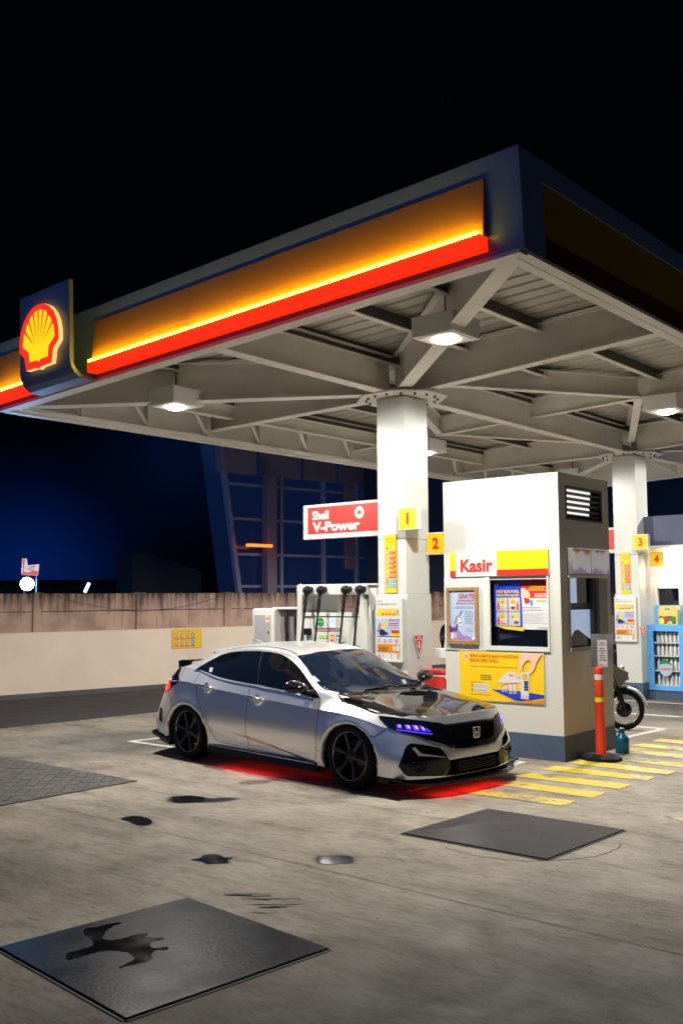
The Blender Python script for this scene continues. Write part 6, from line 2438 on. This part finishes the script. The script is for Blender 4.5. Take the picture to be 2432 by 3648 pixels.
def stained_concrete():
    m = bpy.data.materials.new('stained_wall_concrete')
    m.use_nodes = True
    nt = m.node_tree
    b = nt.nodes['Principled BSDF']
    tc = nt.nodes.new('ShaderNodeTexCoord')
    mp = nt.nodes.new('ShaderNodeMapping')
    mp.inputs['Scale'].default_value = (7, 7, .8)
    nt.links.new(tc.outputs['Object'], mp.inputs['Vector'])
    n = nt.nodes.new('ShaderNodeTexNoise')
    n.inputs['Scale'].default_value = 1.4
    n.inputs['Detail'].default_value = 7
    n.inputs['Roughness'].default_value = .65
    nt.links.new(mp.outputs['Vector'], n.inputs['Vector'])
    sp = nt.nodes.new('ShaderNodeSeparateXYZ')
    nt.links.new(tc.outputs['Object'], sp.inputs['Vector'])
    a = nt.nodes.new('ShaderNodeMapRange')       # drips run down from the coping
    a.inputs['From Min'].default_value = 1.55
    a.inputs['From Max'].default_value = 2.02
    a.inputs['To Min'].default_value = -.12
    a.inputs['To Max'].default_value = .20
    nt.links.new(sp.outputs['Z'], a.inputs['Value'])
    ad = nt.nodes.new('ShaderNodeMath')
    ad.operation = 'ADD'
    nt.links.new(n.outputs['Fac'], ad.inputs[0])
    nt.links.new(a.outputs['Result'], ad.inputs[1])
    r = nt.nodes.new('ShaderNodeValToRGB')
    r.color_ramp.elements[0].position = .44
    r.color_ramp.elements[0].color = (.50, .34, .27, 1)
    r.color_ramp.elements[1].position = .74
    r.color_ramp.elements[1].color = (.05, .035, .033, 1)
    nt.links.new(ad.outputs['Value'], r.inputs['Fac'])
    n2 = nt.nodes.new('ShaderNodeTexNoise')
    n2.inputs['Scale'].default_value = 2.5
    n2.inputs['Detail'].default_value = 6
    nt.links.new(tc.outputs['Object'], n2.inputs['Vector'])
    r2 = nt.nodes.new('ShaderNodeValToRGB')
    r2.color_ramp.elements[0].position = .32
    r2.color_ramp.elements[0].color = (.55, .5, .48, 1)
    r2.color_ramp.elements[1].position = .58
    nt.links.new(n2.outputs['Fac'], r2.inputs['Fac'])
    mx = nt.nodes.new('ShaderNodeMix')
    mx.data_type = 'RGBA'
    mx.blend_type = 'MULTIPLY'
    mx.inputs['Factor'].default_value = .8
    nt.links.new(r.outputs['Color'], mx.inputs['A'])
    nt.links.new(r2.outputs['Color'], mx.inputs['B'])
    nt.links.new(mx.outputs['Result'], b.inputs['Base Color'])
    b.inputs['Roughness'].default_value = .85
    return m


M_OLDWALL = stained_concrete()
M_LOWWALL = mat('painted_low_wall', (.86, .71, .58), .6, var=.12, vscale=.7, bump=.06, bscale=70)
M_WALLBASE = mat('dark_wall_band', (.10, .095, .105), .7, var=.25, vscale=2)

S0, S1 = -6.0, 26.0


def wbox(mb, s0, s1, d0, d1, z0, z1, m):
    """box along the wall line: s along, d towards the forecourt"""
    c = [WA + WD * s + WN * d for s, d in ((s0, d0), (s1, d0), (s1, d1), (s0, d1))]
    v = [p + Vector((0, 0, z0)) for p in c] + [p + Vector((0, 0, z1)) for p in c]
    mb.add(v, [(3, 2, 1, 0), (4, 5, 6, 7), (0, 1, 5, 4), (1, 2, 6, 5), (2, 3, 7, 6), (3, 0, 4, 7)], m)


pw = thing('panel_wall', 'old stained concrete panel wall above and behind the painted low wall', 'wall', WA + WD * 5 - WN * .16)
posts = [-3.7, -1.48, .75, 2.97, 5.14, 7.35, 9.55, 11.75, 13.95, 16.2, 18.4, 20.6, 22.8]
for a, b in zip(posts, posts[1:]):
    mb = MB()
    wbox(mb, a + .09, b - .09, -.20, -.15, .5, 1.625, M_OLDWALL)
    wbox(mb, a + .09, b - .09, -.20, -.155, 1.640, 1.98, M_OLDWALL)
    mb.build('panel', pw, fix=True)
for s in posts:
    mb = MB()
    wbox(mb, s - .09, s + .09, -.24, -.10, 0, 2.005, M_OLDWALL)
    mb.build('post', pw, fix=True)
lw = thing('low_wall', 'pale painted low wall with a dark band along its foot', 'wall', WA + WD * 5)
mb = MB()
wbox(mb, S0, S1, -.14, 0, 0, 1.235, M_LOWWALL)
wbox(mb, S0, S1, -.145, .008, 1.2352, 1.245, M_LOWWALL)
mb.build('wall', lw, fix=True)
mb = MB()
wbox(mb, S0, S1, .0005, .012, 0, .10, M_WALLBASE)
mb.build('skirting', lw, fix=True)
# thin cable sagging in front of the panels
cbl = MB()
pts = []
for k in range(41):
    s = 1.0 + 4.1 * k / 40
    t = (k / 40 - .5) * 2
    pts.append(WA + WD * s + WN * -.09 + Vector((0, 0, 1.63 + .34 * t * t)))
cbl.tube(pts, .004, M_BLACK, 5)
tag(cbl.build('cable'), 'thin dark cable sagging across the old panel wall', 'cable')

# yellow safety board on the low wall
sb = thing('wall_sign', 'orange yellow rectangular safety board on the pale low wall', 'sign', WA + WD * 4.0 + WN * .01 + Vector((0, 0, 1.02)))
mb = MB()
wbox(mb, 3.65, 4.375, .001, .012, .815, 1.215, P_ORANGE)
mb.build('board', sb, fix=True)
p = Print(WA + WN * .0125, WD, (0, 0, 1))
p.rect(3.66, 4.365, .82, 1.21, P_YEL, 1)
p.text('Utamakan Keselamatan Anda', 3.78, 1.165, P_ORANGE, 2, h=.024, w=.40, bold=.02)
for r in range(2):
    for c in range(4):
        x, z = 3.75 + c * .135, 1.10 - r * .155
        m = P_RED if c < 3 else P_BLUE
        p.disc(x, z, .042, .042, m, 2)
        p.disc(x, z, .032, .032, P_WHITE if c < 3 else P_LBLUE, 3)
        p.rect(x - .010, x + .012, z - .02, z + .018, P_GREY if c < 3 else P_WHITE, 4)
        p.rect(x - .052, x + .052, z - .092, z - .055, m, 2)
        p.lines(x - .046, x + .046, z - .062, 2, .014, .005, P_WHITE, 3, .2)
p.poly([(4.27, .93), (4.34, .93), (4.305, .99)], P_LIME, 2)
p.build('print', sb)

# glazed building behind the wall
M_MULL = mat('mullion_grey', (.45, .44, .55), .5)
M_SPANDREL = mat('plum_cladding', (.40, .30, .32), .5, var=.15, vscale=.6)
M_FACGLASS = mat('facade_glass', (.012, .022, .055), .10, spec=.6, emit=(.03, .10, .42), estr=.06)  # navy glow put into the glass to lift it out of black
_l = bpy.data.lights.new('facade_uplight', 'POINT')
_l.energy = UPLIGHT_W
_l.color = (.85, .72, 1.0)
_l.shadow_soft_size = .3
UPL = bpy.data.objects.new('facade_uplight', _l)
COL.objects.link(UPL)
UPL.location = WA + WD * 15.6 + WN * -8.5 + Vector((0, 0, 1.0))
M_NEON = mat('orange_neon', (1, .3, .05), .4, emit=(1.0, .19, .02), estr=2.4)
gb = thing('office_building', 'dark glazed building with pale mullions and a slanted edge beyond the wall', 'building', WA + WD * 18 - WN * 12)
FO = -12.0


def fbox(mb, s0, s1, d0, d1, z0, z1, m):
    wbox(mb, s0, s1, FO + d0, FO + d1, z0, z1, m)


mb = MB()
# glass skin with the slanted left edge
p0 = [(13.98, 0), (34, 0), (34, 9.5), (12.5, 9.5)]
o_ = WA + WN * FO
vs = [o_ + WD * s + Vector((0, 0, z)) for s, z in p0] + [o_ + WD * (s + .2) - WN * 1.5 + Vector((0, 0, z)) for s, z in p0]
mb.add(vs, [(0, 1, 2, 3), (7, 6, 5, 4), (0, 3, 7, 4), (1, 5, 6, 2), (3, 2, 6, 7)], M_FACGLASS)
mb.build('glass_wall', gb, fix=True)
mb = MB()
mb.prism([(12.72, 6.46), (34, 6.40), (34, 9.6), (12.42, 9.6)], o_ + WN * .02, WD, (0, 0, 1), .10, M_SPANDREL)
mb.build('upper_cladding', gb, fix=True)
for s in (15.6, 17.7, 19.45, 21.6, 23.8, 26.0):
    mb = MB()
    fbox(mb, s - .06, s + .06, .021, .16, 1.0, 6.42, M_MULL)
    mb.build('mullion', gb, fix=True)
for s in (14.50, 16.6, 18.4):
    mb = MB()
    fbox(mb, s - .05, s + .05, .13, .15, 6.4, 9.6, M_FACGLASS)
    mb.build('cladding_joint', gb, fix=True)
mb = MB()
fbox(mb, 14.66, 15.10, .165, .5, 0, 6.5, M_SPANDREL)
mb.build('pier', gb, fix=True)
mb = MB()
fbox(mb, 18.85, 19.38, .022, .1, 3.0, 6.4, M_SPANDREL)
fbox(mb, 24.2, 26.5, .022, .1, 0, 9.7, M_SPANDREL)
mb.build('side_cladding', gb, fix=True)
for z in (6.07, 4.79, 3.48, 2.3):
    mb = MB()
    e = 13.98 - (z / 9.5) * 1.48
    fbox(mb, e, 30, .022, .13, z - .045, z + .045, M_MULL)
    mb.build('transom', gb, fix=True)
mb = MB()
a, b = o_ + WD * 13.98 + WN * .10, o_ + WD * 12.5 + WN * .10 + Vector((0, 0, 9.5))
mb.bar(a, b, .16, .2, M_MULL, up=WN)
mb.build('slanted_edge', gb, fix=True)
mb = MB()
A = o_ + WD * 13.55 + WN * .75 + Vector((0, 0, 3.78))
B = o_ + WD * 14.68 + WN * .75 + Vector((0, 0, 3.78))
mb.tube([A, B], .055, M_NEON, 10)
tag(mb.build('neon_tube'), 'orange neon tube shining in front of the glazed building', 'lamp')

# tall dark block to the left of it, lit blue by the floodlight
M_BLOCK = mat('dark_rendered_block', (.05, .06, .09), .8, var=.25, vscale=.25)
M_BLOCK2 = mat('dark_block_roof', (.035, .025, .03), .8)  # dark reddish colour, used on the roof
db = thing('dark_building', 'low dark building with a flat roof far beyond the wall', 'building', WA + WD * 9 - WN * 22)
mb = MB()
wbox(mb, 9.0, 22.0, -34, -26, 0, 2.45, M_BLOCK)
mb.build('wall', db, fix=True)
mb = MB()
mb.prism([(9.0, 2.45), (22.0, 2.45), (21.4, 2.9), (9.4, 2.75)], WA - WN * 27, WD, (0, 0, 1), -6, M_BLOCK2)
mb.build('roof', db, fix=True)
sh = thing('shed', 'low pale shed with a sloping roof in the dark beyond the wall', 'building', WA + WD * 12 - WN * 15)
mb = MB()
mb.prism([(10.9, 0), (13.7, 0), (13.95, 2.9), (11.5, 3.6), (10.9, 3.62)], WA - WN * 16, WD, (0, 0, 1), 1.2, mat('shed_wall', (.025, .03, .045), .8))
mb.build('wall', sh, fix=True)

# floodlight on a pole, torn red banner, leaning light stick
M_FLOOD = mat('flood_lens', (1, 1, 1), .3, emit=(.85, .95, 1.0), estr=60)
fl = thing('floodlight', 'dazzling white floodlight just above the old wall', 'lamp', WA + WD * 1.77 - WN * 3 + Vector((0, 0, 0)))
c = WA + WD * 1.77 - WN * 3 + Vector((0, 0, 2.21))
mb = MB()
mb.lathe([(0, .05), (.12, .05), (.14, .03), (.14, 0)], c, WN + Vector((.0, -.55, .0)), M_FLOOD, 24)
mb.build('lens', fl)
mb = MB()
mb.lathe([(.14, .001), (.155, .03), (.16, -.03), (.09, -.12), (0, -.13)], c, WN + Vector((.0, -.55, .0)), M_BLACK, 24)
mb.build('housing', fl)
mb = MB()
mb.tube([c + Vector((0, 0, -.1)) - WN * .1, Vector((c.x, c.y, 0)) - WN * .1], .03, M_BLACK, 8)
mb.build('pole', fl)
l = bpy.data.lights.new('flood_light', 'POINT')
l.energy = FLOOD_W
l.color = (.10, .42, 1.0)
l.shadow_soft_size = .15
o = bpy.data.objects.new('flood_light', l)
COL.objects.link(o)
o.parent = fl
o.location = Vector((0, 0, 2.5)) - WN * .6
bn = thing('banner', 'small lit red and white banner on a pole above the floodlight', 'banner', WA + WD * 1.9 - WN * 3.2)
bo = WA - WN * 3.2
M_BANW = mat('lit_banner_white', (.7, .7, .7), .5, emit=(.8, .85, .9), estr=.45)
M_BANR = mat('lit_banner_red', (.6, .05, .06), .5, emit=(.9, .12, .14), estr=.55)
p = Print(bo, WD, (0, 0, 1), step=.006)
mb = MB()
mb.prism([(1.72, 2.42), (2.10, 2.40), (2.125, 2.66), (1.86, 2.63), (1.83, 2.78), (1.73, 2.78)], bo, WD, (0, 0, 1), .012, M_BANW)
mb.build('cloth', bn, fix=True)
p.o = bo + WN * .013
p.poly([(1.725, 2.42), (1.76, 2.42), (1.79, 2.77), (1.735, 2.775)], M_BANR, 1)
p.poly([(1.74, 2.425), (2.095, 2.405), (2.10, 2.50), (1.98, 2.52), (1.86, 2.47), (1.74, 2.49)], M_BANR, 1)
p.poly([(1.90, 2.58), (2.04, 2.60), (2.04, 2.63), (1.90, 2.61)], M_BANR, 1)
p.lines(1.84, 2.02, 2.575, 3, .025, .01, P_GREY, 2, .2)
p.build('print', bn)
mb = MB()
mb.tube([bo + WD * 2.08 - WN * .02 + Vector((0, 0, 0)), bo + WD * 2.10 - WN * .02 + Vector((0, 0, 2.6))], .025, M_BLACK, 8)
mb.build('pole', bn)
mb = MB()
bo = WA - WN * 3.2
M_STICK = mat('lit_tube_lamp', (1, 1, 1), .4, emit=(.9, 1.0, .93), estr=2.2)
mb.tube([bo + WD * 3.25 + Vector((0, 0, 2.03)), bo + WD * 3.355 + Vector((0, 0, 2.24))], .035, M_STICK, 10)
tag(mb.build('tube_lamp'), 'short leaning white tube lamp showing over the old wall', 'lamp')
mb = MB()
bo = WA + WN * (FO + 1.0)
mb.tube([bo + WD * 15.72 + Vector((0, 0, 2.12)), bo + WD * 15.86 + Vector((0, 0, 2.34))], .07, M_STICK, 10)
tag(mb.build('tube_lamp'), 'small pale lamp in front of the glazed building beside the pump', 'lamp')

# ---------------------------------------------------------------- shop side on the right
M_SHOPWALL = mat('shop_wall', (.66, .58, .52), .55, var=.06, vscale=1)
M_NAVYBAND = mat('navy_fascia', (.055, .065, .13), .5)
KY = 17.42
mb = MB()
mb.box(-7.42, 4, KY, KY + 6, 0, .15, M_PLINTH)
struct(mb.build('shop_kerb'))
shop = thing('shop', 'pale shop front with a dark window under a navy fascia behind the far column', 'building', (-4, 17.9, 0))
mb = MB()
for (a, b, c, d) in ((-7.8, -7.40, .151, 2.72), (-6.99, 4, .151, 2.72), (-7.40, -6.99, .151, 1.68), (-7.40, -6.99, 1.99, 2.72)):
    mb.box(a, b, 17.90, 18.1, c, d, M_SHOPWALL)
mb.build('wall', shop)
mb = MB()
for (a, b, c, d) in ((-7.44, -7.40, 1.66, 2.02), (-6.99, -6.955, 1.66, 2.02), (-7.40, -6.99, 1.99, 2.02), (-7.40, -6.99, 1.66, 1.68)):
    mb.box(a, b, 17.87, 17.90, c, d, M_WHITEGLOSS)
w_ = mb.build('window', shop)
mb = MB()
mb.box(-7.40, -6.99, 17.97, 17.98, 1.68, 1.99, M_NIGHTGLASS)
mb.build('pane', w_)
mb = MB()
mb.box(-7.62, 4, 17.45, 18.1, 2.722, 2.76, M_WHITEGLOSS)
mb.box(-7.8, 4, 17.50, 18.1, 2.761, 3.30, M_NAVYBAND)
mb.build('fascia', shop)
mb = MB()
mb.lathe([(0, -.012), (.07, -.012), (.08, 0)], (-6.95, 17.62, 2.722), (0, 0, 1), mat('lit_downlight', (1, 1, 1), .3, emit=(1, .9, .75), estr=14), 20)
dl = mb.build('downlight', shop)
l = bpy.data.lights.new('downlight', 'AREA')
l.shape = 'DISK'
l.size = .14
l.energy = 26
l.color = (1, .88, .72)
o = bpy.data.objects.new('downlight_beam', l)
COL.objects.link(o)
o.parent = shop
o.location = Vector((-6.95, 17.62, 2.70)) - Vector(shop.location)
o.rotation_euler = (math.radians(22), 0, 0)
blk = thing('dark_building', 'dark building with faint windows behind the shop', 'building', (-6, 30, 0))
mb = MB()
mb.box(-24, 12, 30, 40, 0, 9, mat('night_block', (.02, .026, .045), .6))
mb.build('wall', blk)
for k in range(6):
    mb = MB()
    mb.box(-15 + k * 2.2, -13.6 + k * 2.2, 29.97, 29.999, 4.4, 5.6, M_NIGHTGLASS)
    mb.build('window', blk)

# blue drinks cooler with bottles
M_COOLER = mat('cooler_blue', lin((95, 175, 245)), .35)
FX0, FX1, FY, FZ0, FZ1 = -7.44, -6.70, 17.50, .155, 1.335
fr = thing('drinks_cooler', 'light blue glass-door cooler full of bottles beside the far column', 'cooler', ((FX0 + FX1) / 2, FY + .2, FZ0))
mb = MB()
mb.box(FX0, FX0 + .03, FY, FY + .38, FZ0, FZ1, M_COOLER)
mb.box(FX1 - .03, FX1, FY, FY + .38, FZ0, FZ1, M_COOLER)
mb.box(FX0 + .03, FX1 - .03, FY + .36, FY + .38, FZ0, FZ1, P_WHITE)
mb.box(FX0 + .03, FX1 - .03, FY, FY + .36, FZ1 - .03, FZ1, M_COOLER)
mb.box(FX0 + .03, FX1 - .03, FY, FY + .36, FZ0, FZ0 + .04, M_COOLER)
mb.build('cabinet', fr)
mb = MB()
DX0, DX1, DZ0, DZ1 = -7.335, -6.865, .245, 1.22
for (a, b, c, d) in ((FX0, DX0, FZ0 + .012, FZ1), (DX1, FX1, FZ0 + .012, FZ1), (DX0, DX1, FZ0 + .012, DZ0), (DX0, DX1, DZ1, FZ1)):
    mb.box(a, b, FY - .035, FY - .002, c, d, M_COOLER)
dr = mb.build('door', fr)
mb = MB()
mb.box(FX0 + .025, FX0 + .05, FY - .06, FY - .036, .74, .80, M_CHROME, bev=.004)
mb.build('handle', dr)
for z in (.245, .50, .765, 1.0):
    mb = MB()
    mb.box(DX0 - .05, DX1 + .05, FY + .02, FY + .34, z, z + .018, M_WHITEGLOSS)
    mb.build('shelf', fr)
M_BOT = mat('clear_bottle', (.66, .68, .68), .15, spec=.6)
M_BOTG = mat('green_label', (.05, .30, .14), .4)
proto = None
for r, z in enumerate((.264, .519, .784, 1.019)):
    for c in range(6):
        x = DX0 + .045 + c * .077
        if proto is None:
            t = thing('bottle', 'clear plastic bottle standing on a shelf of the blue cooler', 'bottle', (x, FY + .09, z), group='bottles in the blue cooler')
            mb = MB()
            mb.lathe([(0, 0), (.03, 0), (.032, .008), (.031, .06), (.032, .12), (.028, .145), (.013, .168), (.012, .185)], (0, 0, 0), (0, 0, 1), M_BOT, 14)
            mb.build('body', t, world=False)
            mb = MB()
            mb.lathe([(.014, .185), (.014, .203), (0, .204)], (0, 0, 0), (0, 0, 1), P_WHITE, 12)
            mb.build('cap', t, world=False)
            proto = t
        else:
            t = copy_tree(proto)
            t.location = (x, FY + .09, z)
gl = thing('water_emblem', 'round pale blue label with a green peak on the cooler door', 'sticker', (-7.12, FY - .04, .56))
p = Print((0, FY - .036, 0))
p.disc(-7.115, .545, .115, .125, P_PALE, 1, 28)
p.poly([(-7.25, .625), (-7.20, .675), (-7.13, .735), (-7.06, .68), (-6.98, .625), (-7.115, .645)], P_GREEN, 2)
p.text('Indomaret' if False else 'AIR MINERAL', -7.115, .535, P_RED, 2, h=.030, w=.20, bold=.03, align='CENTER')
p.build('print', gl)
hb = thing('header_board', 'blue board standing on top of the drinks cooler', 'board', (-7.1, FY + .3, FZ1))
mb = MB()
mb.box(-7.42, -6.4, FY + .28, FY + .31, FZ1 + .001, 1.68, M_COOLER)
mb.build('board', hb)
p = Print((0, FY + .279, 0))
p.lines(-6.86, -6.70, 1.50, 1, .05, .04, P_CRIMSON, 1, .1, words=False)
p.build('print', hb)
bg_ = thing('fruit_carton', 'yellow carton with a handle and fruit pictures on the cooler', 'carton', (-7.08, FY + .1, FZ1))
mb = MB()
pts = [(-7.255, FZ1 + .001), (-6.905, FZ1 + .001), (-6.895, 1.60), (-6.93, 1.67), (-7.21, 1.67), (-7.262, 1.60)]
mb.prism(pts, (0, FY + .20, 0), (1, 0, 0), (0, 0, 1), .16, mat('yellow_carton', (.72, .56, .16), .5))
mb.build('box', bg_, fix=True)
p = Print((0, FY + .0395, 0))
p.rect(-7.235, -6.93, FZ1 + .015, 1.49, P_BROWN, 1)
p.disc(-7.19, 1.40, .05, .06, P_LIME, 2)
p.disc(-7.10, 1.42, .05, .07, P_CRIMSON, 2)
p.disc(-6.99, 1.43, .06, .045, P_GREEN, 2)
p.disc(-7.04, 1.37, .045, .03, P_YEL, 3)
p.poly([(-7.235, 1.50), (-7.16, 1.475), (-7.05, 1.50), (-6.93, 1.47), (-6.93, 1.50)], P_YEL, 4)
p.rect(-7.13, -7.03, 1.60, 1.63, P_GREY, 4)
p.build('print', bg_)
cc = thing('cooler_chest', 'pale turquoise cooler chest standing right of the blue drinks cooler', 'cooler', (-6.4, 17.7, .155))
mb = MB()
mb.box(-6.67, -6.1, 17.52, 17.88, .16, 1.40, mat('turquoise_plastic', lin((60, 160, 200)), .35), bev=.02)
mb.build('cabinet', cc)
mb = MB()
mb.box(-6.63, -6.14, 17.50, 17.519, .50, .72, P_WHITE)
mb.build('label_panel', cc)
ext = thing('fire_extinguisher', 'red fire extinguisher hanging on the far column beside the cooler', 'fire extinguisher', (-7.42, 17.62, .4))
mb = MB()
mb.lathe([(0, 0), (.06, 0), (.07, .02), (.07, .36), (.05, .41), (.02, .43)], (-.02, -.05, 0), (0, 0, 1), P_RED, 20)
mb.build('cylinder', ext, world=False)
mb = MB()
mb.box(-.035, -.005, -.08, -.02, .43, .47, M_BLACK)
mb.build('valve', ext, world=False)
# crate of pale paving stuff under the extinguisher is the column foot

# ---------------------------------------------------------------- motorcycle behind the kiosk
bike = thing('motorcycle', 'small silver and black motorcycle parked behind the kiosk', 'motorcycle', (-6.02, 13.25, 0), (0, 0, math.radians(38)))


def spoked(x, name):
    t = MB()
    c = Vector((x, 0, .285))
    t.lathe([(.208, -.03), (.222, -.046), (.258, -.050), (.280, -.028), (.285, 0), (.280, .028), (.258, .050), (.222, .046), (.208, .03)], c, (0, 1, 0), M_RUBBER, 48, closed=True)
    o = t.build('wheel', bike, world=False)
    b = MB()
    b.lathe([(.210, -.028), (.200, -.024), (.197, 0), (.200, .024), (.210, .028)], c, (0, 1, 0), M_CHROME, 48)
    b.lathe([(.0, -.06), (.095, -.055), (.105, -.03), (.105, .03), (.05, .06), (0, .06)], c, (0, 1, 0), M_BLACKGLOSS, 28)
    b.build('rim', o, world=False)
    s = MB()
    for k in range(28):
        a = 2 * math.pi * k / 28
        e = a + (.5 if k % 2 else -.5)
        s.tube([c + Vector((.07 * math.cos(e), .02 * (1 if k % 4 < 2 else -1), .07 * math.sin(e))), c + Vector((.200 * math.cos(a), 0, .200 * math.sin(a)))], .0022, M_CHROME, 4, caps=False)
    s.build('spokes', o, world=False)


spoked(0, 'front')
spoked(-1.22, 'rear')
mb = MB()
for y in (-.065, .065):
    mb.tube([(0, y, .285), (-.06, y, .50), (-.16, y, .80), (-.22, y, .98)], [.034, .030, .026, .018], M_BLACK, 8)
mb.build('fork', bike, world=False)
mb = MB()
vs, fs = [], []
n = 14
for i in range(n + 1):
    a = math.radians(-2 + 150 * i / n) + .25
    for y, dr in ((-.055, -.012), (-.03, .01), (0, .016), (.03, .01), (.055, -.012)):
        vs.append((.318 * math.cos(a) + dr * math.cos(a), y, .285 + .318 * math.sin(a) + dr * math.sin(a)))
for i in range(n):
    for k in range(4):
        fs.append((i * 5 + k, i * 5 + k + 1, i * 5 + 6 + k, i * 5 + 5 + k))
mb.add(vs, fs, mat('silver_fender', (.55, .53, .48), .3, .4), True)
mb.build('front_fender', bike, world=False)
mb = MB()
mb.prism([(-.20, .62), (-.06, .60), (.035, .70), (.06, .80), (-.02, .84), (-.12, .90), (-.22, .98), (-.28, .80)], (0, .09, 0), (1, 0, 0), (0, 0, 1), .18, mat('dark_fairing', (.16, .14, .13), .3), 0)
fa = mb.build('fairing', bike, world=False, fix=True)
mb = MB()
mb.lathe([(0, .03), (.05, .025), (.07, 0)], (.045, 0, .745), (1, 0, .35), mat('headlamp_glass', (.45, .42, .38), .1, spec=.8), 24)
mb.build('headlight', fa, world=False)
mb = MB()
mb.lathe([(0, .02), (.03, .018), (.036, 0)], (-.02, -.10, .86), (1, -.6, .2), M_CHROME, 16)
mb.build('indicator', fa, world=False)
mb = MB()
mb.prism([(-.30, .98), (-.22, .98), (-.16, .70), (-.30, .45), (-.40, .45), (-.42, .62)], (0, .17, 0), (1, 0, 0), (0, 0, 1), .34, M_WHITEGLOSS)
mb.build('leg_shield', bike, world=False, fix=True)
mb = MB()
mb.tube([(-.24, -.34, 1.02), (-.22, -.2, 1.0), (-.23, 0, .98), (-.22, .2, 1.0), (-.24, .34, 1.02)], .014, M_BLACK, 8)
hb_ = mb.build('handlebar', bike, world=False)
for s in (1, -1):
    mb = MB()
    mb.tube([(-.22, .22 * s, 1.0), (-.18, .28 * s, 1.12)], .007, M_BLACK, 6)
    mb.lathe([(0, .012), (.045, .01), (.058, -.004), (.04, -.022), (0, -.026)], (-.18, .29 * s, 1.16), (-1, .1 * s, .1), M_BLACKGLOSS, 20)
    mb.build('mirror', hb_, world=False)
mb = MB()
mb.prism([(-.42, .42), (-.55, .36), (-.95, .38), (-1.25, .55), (-1.55, .72), (-1.55, .78), (-1.1, .76), (-.60, .70), (-.42, .55)], (0, .10, 0), (1, 0, 0), (0, 0, 1), .20, M_WHITEGLOSS)
mb.build('frame_cover', bike, world=False, fix=True)
mb = MB()
mb.prism([(-.58, .71), (-.62, .78), (-1.0, .80), (-1.45, .84), (-1.5, .79), (-1.1, .765)], (0, .12, 0), (1, 0, 0), (0, 0, 1), .24, M_BLACK)
mb.build('seat', bike, world=False, fix=True)
mb = MB()
mb.box(-.85, -.45, -.10, .10, .18, .38, M_GUNMETAL, bev=.03)
mb.tube([(-.6, -.12, .22), (-.9, -.15, .22), (-1.5, -.16, .36)], [.02, .03, .04], M_CHROME, 10)
mb.tube([(-.7, -.14, .2), (-.62, -.32, 0.0)], .012, M_BLACK, 6)
mb.build('engine', bike, world=False)
mb = MB()
for y in (-.07, .07):
    mb.bar((-.75, y, .30), (-1.22, y, .285), .03, .04, M_BLACK)
mb.build('swing_arm', bike, world=False)
mb = MB()
mb.tube([(-.05, 0, .56), (.12, 0, .60), (.22, .03, .585)], [.02, .012, .004], M_BLACK, 6)
mb.build('front_carrier', bike, world=False)
